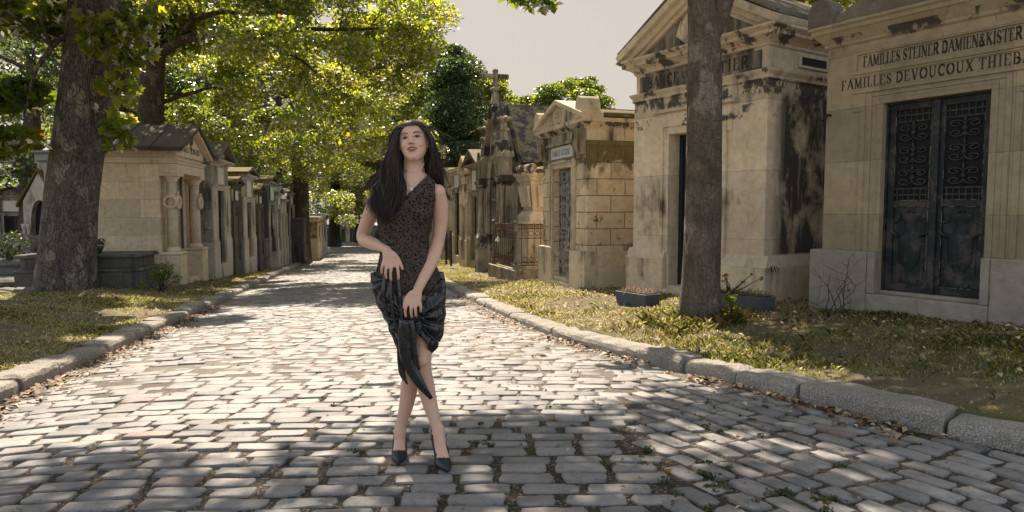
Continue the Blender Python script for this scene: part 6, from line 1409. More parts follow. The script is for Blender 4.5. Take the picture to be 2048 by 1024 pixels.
# feet: from ankle over the instep to the toes, standing on high heels
zr_ = lambda x, y: float(zroad(*to_st(x, y)))
FEET = []
for (ax, ay, ad, tx, tY) in ((877, 866, -.075, 891, 3.185), (800, 862, .035, 792, 3.305)):
    A = P3(ax, ay, ad); tp = at(tx, 512, tY); toe = np.array([tp[0]-W0[0], tY-WY, 0.0]); g = zr_(tp[0], tY)
    toe[2] = g+.012; d = toe[:2]-A[:2]; d /= np.linalg.norm(d); L = .215
    heel = np.array([*(toe[:2]-d*L), g+.085]); FEET.append((toe, heel, d, L, g, A))
    ankle = A.copy()
    etube(body, spl([(*(ankle+[0, 0, .03]), .028, .034), (*(ankle+np.array([d[0]*.012, d[1]*.012, -.012])), .030, .040), (*(heel+np.array([d[0]*.085, d[1]*.085, -.008])), .030, .034), (*(heel+np.array([d[0]*.135, d[1]*.135, -.047])), .034, .024), (*(toe-np.array([d[0]*.035, d[1]*.035, -.006])), .022, .013)], 14)[:, :3],
          spl([(*(ankle+[0, 0, .03]), .028, .034), (*(ankle+np.array([d[0]*.012, d[1]*.012, -.012])), .030, .040), (*(heel+np.array([d[0]*.085, d[1]*.085, -.008])), .030, .034), (*(heel+np.array([d[0]*.135, d[1]*.135, -.047])), .034, .024), (*(toe-np.array([d[0]*.035, d[1]*.035, -.006])), .022, .013)], 14)[:, 3],
          spl([(*(ankle+[0, 0, .03]), .028, .034), (*(ankle+np.array([d[0]*.012, d[1]*.012, -.012])), .030, .040), (*(heel+np.array([d[0]*.085, d[1]*.085, -.008])), .030, .034), (*(heel+np.array([d[0]*.135, d[1]*.135, -.047])), .034, .024), (*(toe-np.array([d[0]*.035, d[1]*.035, -.006])), .022, .013)], 14)[:, 4])
    body.ball(heel+np.array([d[0]*.03, d[1]*.03, .022]), (.026, .032, .030), 12, 8)
    body.ball(ankle+np.array([.026, .0, -.004]), (.010, .012, .012), 8, 6); body.ball(ankle+np.array([-.026, .0, .0]), (.010, .012, .012), 8, 6)
# arms
limb(body, [(760, 386, .0, .043, .046), (751, 405, .02, .043, .047), (739, 435, .06, .038, .040), (728, 460, .095, .033, .035), (724, 474, .11, .034, .034), (730, 481, .085, .036, .034), (745, 487, .02, .034, .031), (762, 493, -.05, .027, .024), (774, 500, -.095, .0235, .0185)], 26)
limb(body, [(874, 386, .0, .043, .046), (880, 408, .02, .042, .046), (881, 445, .03, .038, .040), (877, 478, .03, .033, .035), (873, 493, .02, .034, .034), (867, 512, -.02, .036, .034), (855, 540, -.07, .031, .029), (843, 564, -.115, .025, .022), (835, 581, -.135, .0235, .0185)], 26)
def finger(K, r0, r1):
    K = np.array([P3(*k) for k in K]); n = len(K); rr = np.linspace(r0, r1, n); R = spl(np.concatenate([K, rr[:, None]], 1), 9); etube(body, R[:, :3], R[:, 3], None, 10)
# her right hand (left in the picture): back to the camera, fingers hanging and curled over the skirt
body.ball(P3(780, 517, -.125), (.037, .015, .040), 14, 10)
etube(body, [P3(775, 503, -.10), P3(779, 514, -.122), P3(781, 526, -.135)], [.026, .034, .038], [.016, .014, .012])
for K in ([(768, 521, -.135), (765, 531, -.142), (763, 540, -.140), (764, 547, -.130)], [(775, 524, -.138), (772, 537, -.150), (771, 548, -.148), (773, 556, -.136)], [(784, 525, -.139), (782, 539, -.152), (781, 551, -.150), (782, 560, -.138)], [(793, 522, -.137), (795, 536, -.150), (797, 549, -.148), (797, 558, -.136)]): finger(K, .0088, .0065)
finger([(786, 506, -.118), (795, 515, -.136), (801, 527, -.142), (805, 538, -.138)], .0115, .007)
# her left hand: lower, gathering the cloth
body.ball(P3(828, 595, -.16), (.036, .015, .038), 14, 10)
etube(body, [P3(834, 583, -.14), P3(830, 593, -.158), P3(827, 604, -.17)], [.026, .034, .037], [.016, .014, .012])
for K in ([(815, 602, -.17), (812, 613, -.184), (810, 624, -.182), (812, 633, -.170)], [(823, 604, -.173), (822, 616, -.188), (822, 626, -.186), (824, 634, -.172)], [(831, 603, -.173), (831, 615, -.186), (831, 625, -.184), (832, 632, -.172)], [(838, 599, -.168), (841, 609, -.180), (842, 617, -.178), (841, 623, -.168)]): finger(K, .0088, .0065)
finger([(823, 585, -.15), (814, 594, -.165), (809, 605, -.172), (808, 616, -.168)], .0115, .007)
# neck and head
etube(body, [P3(829, 300, .035), P3(828, 318, .025), P3(828, 336, .012), P3(829, 354, .005)], [.049, .049, .051, .057], [.052, .052, .052, .055], 20)
etube(body, [P3(812, 330, -.012), P3(820, 352, -.048), P3(824, 364, -.064)], [.009, .009, .006]); etube(body, [P3(846, 328, -.012), P3(836, 352, -.048), P3(830, 364, -.064)], [.009, .009, .006])
etube(body, [P3(786, 374, -.062), P3(806, 372, -.072), P3(822, 371, -.070)], [.006, .008, .008]); etube(body, [P3(846, 370, -.066), P3(840, 370, -.068), P3(834, 371, -.070)], [.005, .007, .008])
HC = P3(827.5, 283.5, -.012); _pt, _rl = radians(-7), radians(-6.5)
HM = np.array((Matrix.Rotation(_rl, 3, 'Y') @ Matrix.Rotation(_pt, 3, 'X')))   # columns: x right, y back, z up
def HL(x, f, z): return HC + HM @ np.array([x, -f, z])     # f = forward out of the face
HR = [(-.108, .016, .082, .050), (-.100, .027, .088, .02), (-.084, .042, .090, -.02), (-.062, .055, .089, -.055), (-.035, .0635, .088, -.080), (-.008, .0680, .087, -.092), (.022, .0705, .088, -.097), (.050, .0695, .087, -.097), (.072, .0630, .077, -.090), (.088, .049, .057, -.070), (.098, .028, .030, -.045), (.102, .008, .0, -.02)]
def headshell(mb, inf=0.0):
    R = np.array(HR); q = np.linspace(R[0, 0], R[-1, 0], 30); R = np.stack([q]+[np.interp(q, R[:, 0], R[:, i]) for i in (1, 2, 3)], 1)
    for _ in range(2): R[1:-1, 1:] = (R[:-2, 1:]+2*R[1:-1, 1:]+R[2:, 1:])/4
    seg = 36; a = np.arange(seg)*2*pi/seg; V = []
    for z, hw, f, b in R:
        c = (f+b)/2; ry = (f-b)/2
        for t_ in a:
            e = 2.25; X = np.sign(cos(t_))*abs(cos(t_))**(2/e); Y = np.sign(sin(t_))*abs(sin(t_))**(2/e); V.append(HL((hw+inf)*X, c+(ry+inf)*Y, z*(1+inf*4)))
    n = 30; mb.add(np.array(V), [(i*seg+(k+1) % seg, i*seg+k, (i+1)*seg+k, (i+1)*seg+(k+1) % seg) for i in range(n-1) for k in range(seg)]+[tuple(range(seg)), tuple(range(n*seg-1, (n-1)*seg-1, -1))], 0, True); return V
headshell(body)
etube(body, [HL(0, .085, .018), HL(0, .093, .002), HL(0, .101, -.016), HL(0, .104, -.024)], [.0065, .0075, .009, .0085], [.008, .009, .010, .008])
for s_ in (-1, 1):
    body.ball(HL(s_*.0115, .093, -.0265), (.0075, .010, .007), 10, 8); body.ball(HL(s_*.033, .066, -.030), (.020, .0185, .020), 12, 8)
    body.ball(HL(s_*.071, .0, -.010), (.007, .016, .027), 10, 8); body.ball(HL(s_*.028, .0805, .026), (.02, .010, .006), 10, 6)
body.ball(HL(0, .0815, -.092), (.017, .014, .013), 10, 8); body.ball(HL(0, .088, -.056), (.021, .010, .013), 10, 8)
HI = np.linalg.inv(HM)
def sculpt(co):
    L = (co-HC)@HI.T; X, Fw, Z = L[:, 0], -L[:, 1], L[:, 2]; d = np.zeros(len(co)); fr = Fw > .04
    for s_ in (-1, 1):
        d -= .0075*np.exp(-(((X-s_*.031)/.014)**2+((Z-.006)/.010)**2))*fr
        d += .0050*np.exp(-(((X-s_*.031)/.0125)**2+((Z-.003)/.0058)**2))*fr
    d -= .002*np.exp(-((X/.03)**2+((Z+.075)/.006)**2))*fr
    return co + (HM@np.array([0, -1., 0]))[None]*d[:, None]
body_o, BC = remesh(body, .0031, 'body', M_SKIN, WR, 3, sculpt)
LB = (BC-HC)@HI.T
def faceF(x, z):
    k = (np.abs(LB[:, 0]-x) < .0045) & (np.abs(LB[:, 2]-z) < .0045) & (LB[:, 1] < -.03)
    return float((-LB[k, 1]).max()) if k.any() else .085
def facestrip(name, pts, wid, mat, lift=.0012, n=14, thick=.0012):
    """ribbon laid on the face through (x,z) points with half-widths"""
    K = np.array([(p[0], 0, p[1]) for p in pts]); R = spl(np.concatenate([K, np.array(wid)[:, None]], 1), n); m = MB(); V = []
    for i, (x, _, z, w) in enumerate(R):
        j0, j1 = max(0, i-1), min(n-1, i+1); tx, tz_ = R[j1, 0]-R[j0, 0], R[j1, 2]-R[j0, 2]; L = hypot(tx, tz_)+1e-9; nx, nz = -tz_/L, tx/L; f = faceF(x, z)+lift
        V += [HL(x+nx*w, f-.0008, z+nz*w), HL(x, f+thick, z), HL(x-nx*w, f-.0008, z-nz*w)]
    m.add(V, [(i*3+k, i*3+k+1, (i+1)*3+k+1, (i+1)*3+k) for i in range(n-1) for k in range(2)], 0, True); return m.build(name, mat, WR)
for s_ in (-1, 1):
    facestrip('eyebrow', [(s_*.013, .0225), (s_*.028, .0275), (s_*.044, .0245), (s_*.051, .018)], [.0022, .0024, .0019, .0006], M_BROW)
    ex, ez = s_*.031, .0030
    e = facestrip('eye', [(ex-.0145, ez), (ex-.007, ez+.0005), (ex+.007, ez+.0005), (ex+.0145, ez)], [.0006, .0036, .0036, .0006], M_EYEW, .0006)
    facestrip('iris', [(ex-.0062, ez+.0008), (ex, ez+.001), (ex+.0062, ez+.0008)], [.0030, .0046, .0030], M_EYED, .0016, 8)
    facestrip('eyelashes', [(ex-.0175, ez+(.0005 if s_ > 0 else .0024)), (ex-.0085, ez+.0046), (ex+.001, ez+.0056), (ex+.0095, ez+.0044), (ex+.0175, ez+(.0024 if s_ > 0 else .0005))], [.0010, .0024, .0028, .0026, .0014], M_EYED, .0018)
    facestrip('lower_lash', [(ex-.012, ez-.0010), (ex, ez-.0040), (ex+.012, ez-.0010)], [.0003, .0007, .0004], M_BROW, .0012, 8)
    facestrip('nostril', [(s_*.0035, -.0315), (s_*.0065, -.0325), (s_*.0095, -.031)], [.0008, .0018, .0008], M_BROW, .0006, 6)
lm = MB(); zm = -.0545
for s_ in (-1, 1):
    R = spl([(*HL(s_*.0255, faceF(s_*.0245, zm)-.0005, zm), .0012), (*HL(s_*.014, faceF(s_*.014, zm)+.0008, zm+.0046), .0036), (*HL(s_*.0045, faceF(s_*.004, zm)+.0018, zm+.0062), .0040), (*HL(0, faceF(0, zm)+.0014, zm+.0052), .0036)], 8); etube(lm, R[:, :3], R[:, 3], None, 8)
R = spl([(*HL(-.0235, faceF(-.0225, zm)-.0003, zm-.001), .0014), (*HL(-.012, faceF(-.011, zm)+.001, zm-.0068), .0040), (*HL(0, faceF(0, zm-.006)+.0018, zm-.0085), .0050), (*HL(.011, faceF(.011, zm)+.001, zm-.0068), .0040), (*HL(.0235, faceF(.0225, zm)-.0003, zm-.001), .0014)], 14); etube(lm, R[:, :3], R[:, 3], None, 8)
lm.build('lips', M_LIP, WR)
tm = MB(); tm.ball(HL(0, faceF(0, zm)+.0008, zm-.0012), (.0075, .002, .0014), 8, 6); tm.build('teeth', plain('teeth', (.6, .56, .5), .4, 0, 10, .02, 0), WR)

# dotted top
t = NT('dotted_mesh'); oc = t.obj(); sx = t.n('SeparateXYZ'); t.l(oc, sx.inputs[0]); cb = t.n('CombineXYZ'); t.l(t.math('MULTIPLY', t.math('ARCTAN2', t.math('ADD', sx.outputs[0], .05), t.math('ADD', sx.outputs[1], 0.0)), .125), cb.inputs[0]); t.l(sx.outputs[2], cb.inputs[2])
v = t.vor(cb.outputs[0], 96, 'F1', 'Distance', .8); k = t.ramp(v, (.40, 1.), (.45, 0.)); nn = t.noise(oc, 6, 3)
sheer = t.mix(nn, (.048, .038, .030), (.10, .078, .060)); c = t.mix(k, sheer, (.008, .008, .010))
M_DOT = t.fin(c, .85, .03, t.bump(k, .35, .002))
tp = MB(); torso(tp, .0085); etube(tp, [P3(829, 336, .012), P3(829, 354, .005)], [.056, .066], [.055, .064], 20)
def ppx(v): 
    q = v+W0-np.array([0, 0, CH]); zc = q[:, 1]*cos(PITCH)-q[:, 2]*sin(PITCH); yc = q[:, 2]*cos(PITCH)+q[:, 1]*sin(PITCH); return 1024+FPX*q[:, 0]/zc, 512-FPX*yc/zc
top_o, TC = remesh(tp, .0035, 'top', M_DOT, WR, 3)
def cutmesh(o, keep):
    import bmesh
    bm = bmesh.new(); bm.from_mesh(o.data); bm.verts.ensure_lookup_table()
    bmesh.ops.delete(bm, geom=[v for v in bm.verts if not keep[v.index]], context='VERTS'); bm.to_mesh(o.data); bm.free(); o.data.update()
px_, py_ = ppx(TC); neck = np.interp(px_, [700, 757, 775, 794, 812, 851.5, 875, 920], [372, 372, 352, 356, 391, 352, 345, 345]); front = TC[:, 1] < .03
neckb = np.interp(px_, [700, 800, 828, 852, 920], [372, 352, 362, 350, 345])
arml = np.interp(py_, [340, 372, 400, 425, 450], [766, 764, 760, 754, 700]); armr = np.interp(py_, [340, 365, 400, 425, 450], [870, 871, 872, 867, 930])
cutmesh(top_o, (py_ > np.where(front, neck, neckb)) & (px_ > arml) & (px_ < armr) & (py_ < 592))
# skirt
t = NT('wet_look_cloth'); oc = t.obj(); n = t.noise(oc, 16, 5, .6, .8); v = t.vor(oc, 330, 'F1', 'Color'); nb = t.noise(oc, 5, 3)
c = t.mix(n, (.003, .004, .005), (.009, .012, .015)); t.p.inputs['Coat Weight'].default_value = .12; t.p.inputs['Coat Roughness'].default_value = .2
M_SKIRT = t.fin(c, t.ramp(nb, (.4, .14), (.65, .28)), .7, t.bump(t.math('ADD', n, t.math('MULTIPLY', t.ramp(v, (0, 0.), (1, 1.)), .10)), .7, .012))
XL = ([536, 552, 575, 601, 635, 667, 690, 703, 725, 745], [750, 744, 748, 755, 770, 787, 797, 800, 801, 802]); XR = ([536, 561, 600, 640, 671, 690, 710, 725, 745], [882, 889, 889, 888, 885, 877, 862, 846, 838])
rows = np.linspace(545, 742, 90); seg = 220; V = []; PXY = []
for py in rows:
    a_, b_ = np.interp(py, *XL), np.interp(py, *XR); cx = (a_+b_)/2; hw = (b_-a_)/2*PM
    for k in range(seg):
        th = 2*pi*k/seg; pxk = cx + (b_-a_)/2*cos(th)
        dA = hypot(pxk-784, py-556); pA = atan2(pxk-784, py-548); dB = hypot(pxk-826, py-628); pB = atan2(pxk-826, py-626)
        fr = max(0, sin(th)+.25)
        f = .012*sin(15*pA+.6*sin(dA*.03))*min(1, dA/30)*exp(-dA/110)*fr + .013*sin(13*pB+.8*sin(dB*.04))*min(1, dB/25)*exp(-dB/85)*fr + .006*sin(11*th+py*.03) + .004*sin(23*th-py*.05) + .003*sin(41*th+py*.02) + .0035*sin(57*th+.12*py)*fr
        grow = .085+.05*np.interp(py, [548, 600, 680, 742], [.85, 1.0, .55, .25]); ry = min(grow+.01, hw*.95+.02)
        fl = 1 + .03*sin(th*3+py*.05)
        p = P3(cx, py, .0 + np.interp(py, [548, 742], [0, -.01])); V.append((p[0]+(hw+f)*cos(th), p[1]-(ry*fl+f)*sin(th), p[2])); PXY.append((pxk, py, sin(th)))
V = np.array(V); PXY = np.array(PXY); nr = len(rows)
SL = ([636, 650, 683, 720, 745], [823, 824, 825, 829, 836]); SR = ([636, 640, 654, 679, 710, 745], [823, 826, 838, 857, 864, 866])
def kp(i):
    pxk, py, s = PXY[i]
    if s > .05:
        if py < np.interp(pxk, [744, 770, 790, 812, 838, 858, 889], [545, 552, 560, 604, 612, 588, 552]): return False
        if py > 636 and np.interp(py, *SL) < pxk < np.interp(py, *SR): return False
        if pxk >= np.interp(py, *SR) and py > np.interp(pxk, [838, 862, 885], [670, 712, 674]): return False
        if pxk <= np.interp(py, *SL) and py > np.interp(pxk, [798, 812, 836], [742, 728, 745]): return False
        return True
    return py < np.interp(pxk, [798, 830, 862, 886], [716, 690, 704, 672])
F_ = []
kk = np.array([kp(i) for i in range(len(V))])
for i in range(nr-1):
    for k in range(seg):
        q = (i*seg+k, i*seg+(k+1) % seg, (i+1)*seg+(k+1) % seg, (i+1)*seg+k)
        if all(kk[j] for j in q): F_.append(q)
sk = nmesh('skirt', V, np.array(F_), M_SKIRT, WR, smooth=True); md = sk.modifiers.new('thick', 'SOLIDIFY'); md.thickness = .004
tl_ = MB()
def cloth_tail(K, flat=.45):
    R = spl([(*P3(a, b, c), h*PM) for a, b, c, h in K], 24); seg_ = 18; T = np.gradient(R[:, :3], axis=0); T /= np.linalg.norm(T, axis=1)[:, None]; V = []
    for i, (p, t) in enumerate(zip(R, T)):
        u = np.array([1, 0, 0])-t*t[0]; u /= np.linalg.norm(u); v = np.cross(t, u)
        for k in range(seg_):
            q = 2*pi*k/seg_; rr = p[3]*(1+.16*sin(4*q+i*.22)); V.append(p[:3]+u*cos(q)*rr+v*sin(q)*rr*flat)
    tl_.add(np.array(V), [(i*seg_+k, i*seg_+(k+1) % seg_, (i+1)*seg_+(k+1) % seg_, (i+1)*seg_+k) for i in range(23) for k in range(seg_)]+[tuple(range(seg_-1, -1, -1)), tuple(range(23*seg_, 24*seg_))], 0, True)
cloth_tail([(812, 640, -.155, 13), (812, 680, -.14, 14), (815, 715, -.13, 13), (826, 745, -.125, 10), (843, 772, -.12, 8.5), (863, 797, -.11, 4)])
cloth_tail([(800, 690, -.05, 6), (802, 725, -.045, 6.5), (804, 748, -.045, 6), (815, 769, -.05, 1.5)])
cloth_tail([(821, 640, -.165, 5), (826, 660, -.165, 5), (829, 700, -.155, 4), (838, 740, -.14, 3)])
cloth_tail([(834, 645, -.17, 4), (838, 656, -.165, 5), (838, 667, -.16, 4)])
# bunched cloth under the fingers
for K in ([(770, 548, -.125, 6), (766, 580, -.13, 9), (772, 620, -.12, 9), (786, 660, -.10, 6)], [(782, 556, -.13, 6), (779, 585, -.145, 8), (787, 630, -.135, 8), (800, 680, -.12, 6)], [(795, 552, -.13, 6), (799, 585, -.14, 8), (803, 630, -.14, 8), (808, 680, -.135, 6)],
          [(826, 622, -.16, 7), (845, 625, -.15, 6), (868, 610, -.12, 5), (886, 585, -.07, 3)], [(828, 628, -.16, 7), (850, 642, -.14, 7), (872, 645, -.10, 5), (887, 628, -.06, 3)], [(832, 634, -.155, 6), (848, 660, -.13, 7), (866, 680, -.09, 6), (876, 690, -.06, 3)]): cloth_tail([(a_, b_, c_, d_*.42) for a_, b_, c_, d_ in K], .55)
tl_.build('skirt_drape', M_SKIRT, WR)
# shoes
M_SHOE = plain('shoe_leather', (.007, .011, .014), .42, 0, 60, .3, .05, .5)
for toe, heel, d, L, g, A in FEET:
    n = 15; side = np.array([-d[1], d[0], 0]); rows_ = []; U = np.linspace(0, 1.06, n)
    for u in U:
        base = np.array([heel[0]+d[0]*L*u, heel[1]+d[1]*L*u, g+np.interp(u, [0, .2, .45, .68, 1.06], [.085, .078, .045, .008, .006])])
        w = np.interp(u, [0, .1, .3, .5, .7, .85, .97, 1.06], [.020, .029, .031, .034, .0415, .031, .013, .003]); h = np.interp(u, [0, .15, .4, .57, .66, .85, 1.0, 1.06], [.058, .048, .028, .030, .042, .030, .017, .010])
        closed = u > .60; ring = []
        for k in range(13):
            q = pi + pi*k/12    # from one side under to the other
            ring.append(base + side*w*cos(q) + np.array([0, 0, .006+.006*sin(q)]))
        top = []
        for k in range(7):
            if closed: q = pi*k/6; top.append(base+side*w*cos(q)*.98+np.array([0, 0, .006+h*sin(q)**.8]))
            else:
                q = k/6; top.append(base+side*w*(.99-.10*min(q, 1-q))*(1 if q < .5 else -1)+np.array([0, 0, .006+h*(1-abs(2*q-1))])) if 0 else top.append(base+side*w*(1 if k < 4 else -1)*(.98 if k in (3, 4) else 1.0)*(1 if k != 3 else 1)+np.array([0, 0, .006+h*[0, .5, .9, 1, 1, .55, 0][k]]))
        rows_.append(ring[::1] + top[1:-1])
    m = MB(); sg_ = len(rows_[0]); V = np.array([p for r in rows_ for p in r]); F2 = []
    for i in range(n-1):
        for k in range(sg_):
            # leave the throat of the shoe open behind the vamp
            if U[i+1] <= .62 and k == 15: continue
            F2.append((i*sg_+k, i*sg_+(k+1) % sg_, (i+1)*sg_+(k+1) % sg_, (i+1)*sg_+k))
    F2.append(tuple(range(sg_-1, -1, -1))[0:0] or (0, 1, 2, 3)); F2.append(tuple(range((n-1)*sg_, n*sg_)))
    # heel counter
    m.add(V, F2, 0, True); o = m.build('shoe', M_SHOE, WR); q = o.modifiers.new('t', 'SOLIDIFY'); q.thickness = .002; q.offset = 1
    hm = MB(); b = heel+np.array([d[0]*.012, d[1]*.012, 0]); etube(hm, [b+[0, 0, .004], b+[0, 0, -.03], b+np.array([d[0]*.004, d[1]*.004, -.083])], [.019, .009, .0048], None, 10)
    hc = [heel+side*.028*cos(q_)*1.0+np.array([-d[0]*.012*sin(q_), -d[1]*.012*sin(q_), 0]) for q_ in np.linspace(0, pi, 9)]
    hm.add(np.array([p+[0, 0, z] for z in (.0, .03, .060) for p in hc]), [(i*9+k, i*9+k+1, (i+1)*9+k+1, (i+1)*9+k) for i in range(2) for k in range(8)], 0, True); hm.build('heel', M_SHOE, o)
# jewellery
m = MB(); nk = spl([(*P3(807, 350, -.055), 1), (*P3(813, 364, -.078), 1), (*P3(822, 374, -.088), 1), (*P3(830, 370, -.086), 1), (*P3(842, 357, -.07), 1), (*P3(848, 346, -.05), 1)], 24); m.tube(nk[:, :3], .0011, 5); m.build('necklace_chain', M_SILVER, WR)
m = MB(); c_ = P3(822.7, 378, -.098); m.ring(c_, .0075, .0022, seg=18, sub=6); m.ball(c_, (.0055, .0025, .0055), 10, 6); m.build('pendant', M_SILVER, WR)
for c_, dd in ((P3(781.5, 545, -.152), 0), (P3(822, 619, -.187), 0)):
    m = MB(); m.tube([c_+np.array([.0095*cos(q), .0095*sin(q), 0]) for q in np.linspace(0, 2*pi, 16)], .0014, 5); m.build('finger_ring', M_GOLD, WR)
# hair
t = NT('dark_hair'); at_ = t.n('Attribute', attribute_name='rnd'); c = t.ramp(at_.outputs['Fac'], (0, (.009, .006, .005)), (.5, (.026, .016, .011)), (.85, (.075, .042, .028)), (1., (.15, .08, .05)))
t.p.inputs['Coat Weight'].default_value = .1
M_HAIR = t.fin(c, .38, .3)
cap = MB(); Vc = headshell(cap, .009); 
cp = nmesh('hair_cap', np.array(Vc), np.array([f for f in cap.f if len(f) == 4]), M_HAIR, WR, smooth=True, attr=[('rnd', 'FACE', np.full(len([f for f in cap.f if len(f) == 4]), .2))])
topm = MB(); topm.ball(HL(0, -.008, .0995), (.034, .046, .0085), 16, 8); tpo = topm.build('hair_crown', M_HAIR, WR)
Lc = (np.array(Vc)-HC)@HI.T; Fc = -Lc[:, 1]; keepc = (Fc < np.interp(Lc[:, 2], [-.12, -.05, .0, .04, .055, .064, .12], [-.05, -.02, -.005, .02, .045, .2, .3])) & (Lc[:, 2] > -.07) | ((Lc[:, 2] > .064))
cutmesh(cp, keepc)
G_L = [[(822, 247, -.075), (806, 254, -.080), (797, 267, -.078), (793, 290, -.066), (795, 320, -.050), (801, 346, -.065), (803, 370, -.095), (807, 392, -.112), (799, 412, -.130), (790, 428, -.13)],
       [(821, 246, -.06), (802, 252, -.065), (793, 268, -.062), (790, 292, -.052), (792, 320, -.048), (792, 348, -.058), (795, 374, -.10), (798, 398, -.125), (789, 420, -.135), (781, 440, -.13)],
       [(821, 243, -.04), (799, 250, -.045), (790, 270, -.048), (787, 300, -.04), (784, 330, -.03), (782, 354, -.05), (782, 380, -.09), (786, 402, -.118), (777, 424, -.125), (776, 446, -.115)],
       [(820, 242, .0), (795, 249, -.01), (785, 275, -.01), (781, 306, -.01), (776, 336, -.01), (771, 358, -.04), (768, 382, -.075), (773, 402, -.10), (764, 422, -.105), (766, 438, -.095)],
       [(819, 241, .03), (794, 250, .02), (783, 280, .02), (777, 314, .015), (769, 342, .0), (760, 360, -.03), (755, 380, -.06), (761, 398, -.08), (752, 414, -.08), (756, 428, -.07)],
       [(817, 242, .05), (793, 254, .04), (781, 288, .035), (773, 322, .02), (763, 344, .0), (751, 356, -.02), (744, 372, -.04), (751, 386, -.06), (741, 398, -.055), (738, 408, -.045)]]
G_R = [[(824, 246, -.075), (841, 253, -.080), (855, 266, -.075), (862, 284, -.055), (864, 302, -.04), (862, 322, -.03), (855, 342, -.035), (861, 354, -.02), (866, 364, .015), (868, 374, .05)],
       [(825, 245, -.06), (846, 251, -.062), (860, 265, -.055), (865, 286, -.04), (867, 310, -.02), (866, 334, -.01), (864, 352, -.015), (868, 362, .01), (872, 372, .05), (872, 384, .08)],
       [(826, 242, .0), (849, 249, -.03), (864, 268, -.025), (870, 294, -.01), (873, 320, .005), (875, 342, .015), (876, 358, .02), (879, 366, .045), (880, 376, .07), (877, 390, .09)],
       [(827, 241, .04), (853, 251, .015), (868, 276, .015), (874, 304, .02), (879, 328, .03), (883, 346, .035), (885, 360, .04), (884, 374, .055), (880, 390, .07), (876, 410, .09)]]
G_B = [[(822, 242, .05), (800, 262, .10), (792, 300, .10), (788, 340, .09), (786, 380, .10), (786, 420, .13), (784, 460, .13)], [(824, 242, .06), (825, 262, .12), (825, 300, .12), (825, 340, .10), (825, 380, .11), (826, 420, .13), (826, 460, .13)],
       [(826, 242, .05), (850, 262, .10), (860, 300, .09), (864, 340, .08), (868, 380, .10), (866, 420, .12), (860, 455, .12)]]
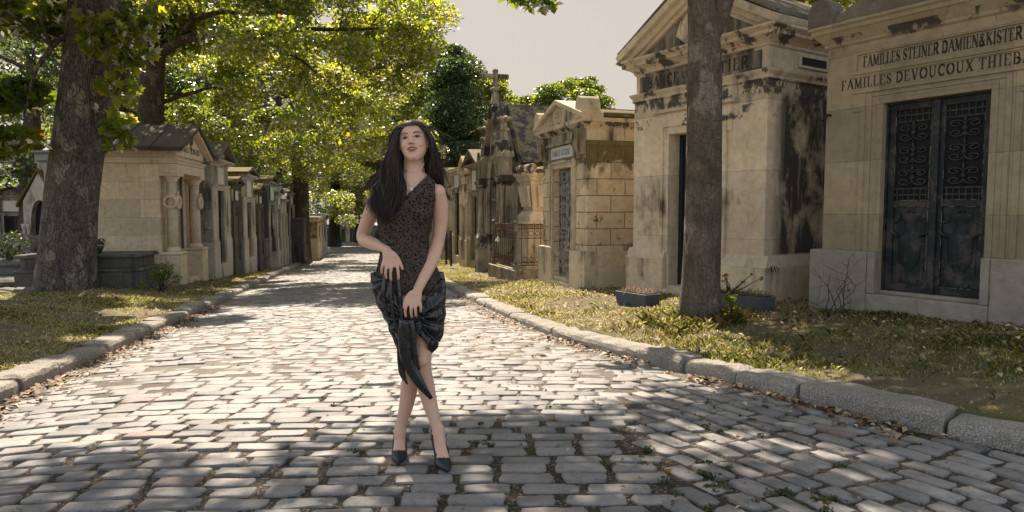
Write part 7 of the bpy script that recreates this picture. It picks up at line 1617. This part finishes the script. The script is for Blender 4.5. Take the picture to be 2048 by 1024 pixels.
def strands(G, n, seed, wave=.006, rad=.0019, m=18, ends=1.0, light=0.0):
    rng = np.random.default_rng(seed); K = len(G[0]); A = np.array([[P3(p[0], p[1]+(3 if p[1] < 246 else 1 if p[1] < 253 else 0), p[2]) for p in g] for g in G]); VV, FF, CC = [], [], []
    ncl = max(6, n//14); cl_w = rng.uniform(0, len(G)-1, ncl); cl_ph = rng.uniform(0, 6.28, (ncl, 3)); base = 0
    q = np.linspace(0, K-1, m)
    for i in range(n):
        c = rng.integers(ncl); w = np.clip(cl_w[c]+rng.normal(0, .16), 0, len(G)-1.001); k = int(w); f = w-k; g = A[k]*(1-f)+A[k+1]*f if k+1 < len(G) else A[k]
        P_ = np.stack([np.interp(q, np.arange(K), g[:, j]) for j in range(3)], 1)
        for _ in range(2): P_[1:-1] = (P_[:-2]+2*P_[1:-1]+P_[2:])/4
        t = np.linspace(0, 1, m); end = rng.uniform(.78, 1.0) if rng.uniform() < .5 else 1.0
        P_ = np.stack([np.interp(t*end, t, P_[:, j]) for j in range(3)], 1)
        amp = wave*(.15+t**1.3*2.4); P_[:, 0] += amp*np.sin(t*9.5+cl_ph[c, 0]*.6)+rng.normal(0, .0022)*(.25+t); P_[:, 1] += amp*np.cos(t*9.5+cl_ph[c, 1])*.7+rng.normal(0, .004)*(.3+t)
        fz = rng.normal(0, 1, 3)*(.003+.010*(rng.uniform() < .10)*ends); P_ += (t**2)[:, None]*fz*2.5; P_[:, 2] += np.sin(t*9+cl_ph[c, 2])*amp*.3
        T = np.gradient(P_, axis=0); T /= np.linalg.norm(T, axis=1)[:, None]+1e-9; u = np.cross(T, [0.3, 1, .1]); u /= np.linalg.norm(u, axis=1)[:, None]+1e-9; v = np.cross(T, u); r_ = rad*rng.uniform(.6, 1.2)*(1-.8*t**2.5)
        V_ = np.stack([P_+u*r_[:, None], P_-u*r_[:, None]*.5+v*r_[:, None]*.87, P_-u*r_[:, None]*.5-v*r_[:, None]*.87], 1).reshape(-1, 3)
        F__ = [(base+j*3+k_, base+j*3+(k_+1) % 3, base+(j+1)*3+(k_+1) % 3, base+(j+1)*3+k_) for j in range(m-1) for k_ in range(3)]
        VV.append(V_); FF += F__; base += len(V_); CC += [min(1, rng.uniform(0, .8)+light+(.25 if rng.uniform() < .05 else 0))]*len(F__)
    return np.concatenate(VV), np.array(FF), np.array(CC)
hs = [strands(G_L, 1250, 1, .0095, .0015), strands(G_R, 800, 2, .004, .0015), strands(G_B, 450, 3, .006)]
hs.append(strands([[(858, 300, .04), (872, 335, .05), (882, 365, .05), (890, 388, .05), (903, 404, .05), (918, 409, .05)], [(858, 300, .04), (875, 335, .05), (886, 368, .05), (893, 392, .05), (900, 398, .05), (908, 388, .05)]], 46, 4, .004, .0010, 14, 1, .35))
hs.append(strands([[(790, 300, .03), (770, 335, .03), (750, 350, .02), (738, 352, .0), (728, 362, -.02), (722, 372, -.02)], [(785, 300, .03), (766, 340, .03), (746, 352, .02), (733, 372, .0), (726, 392, -.02), (722, 410, -.02)]], 60, 5, .006, .0010, 14, 2, .3))
hs.append(strands([[(822, 241, 0), (800, 246, .0), (784, 268, .02), (775, 300, .03), (766, 330, .03)], [(826, 240, 0), (850, 246, .0), (870, 270, .02), (880, 300, .03), (888, 335, .04)]][0:1]*1 + [[(822, 240, 0), (798, 247, .02), (781, 272, .03), (770, 305, .04), (758, 335, .03)]], 40, 6, .005, .0008, 14, 3, .3))
hs.append(strands([[(826, 240, 0), (852, 247, .0), (872, 272, .02), (881, 305, .03), (889, 340, .04)], [(826, 239, 0), (856, 248, .02), (877, 275, .02), (886, 300, .03), (896, 350, .04)]], 50, 7, .006, .0008, 14, 3, .35))
o_ = 0; VV, FF, CC = [], [], []
for v_, f_, c_ in hs: VV.append(v_); FF.append(f_+o_); CC.append(c_); o_ += len(v_)
nmesh('hair', np.concatenate(VV), np.concatenate(FF), M_HAIR, WR, smooth=True, attr=[('rnd', 'FACE', np.concatenate(CC))])
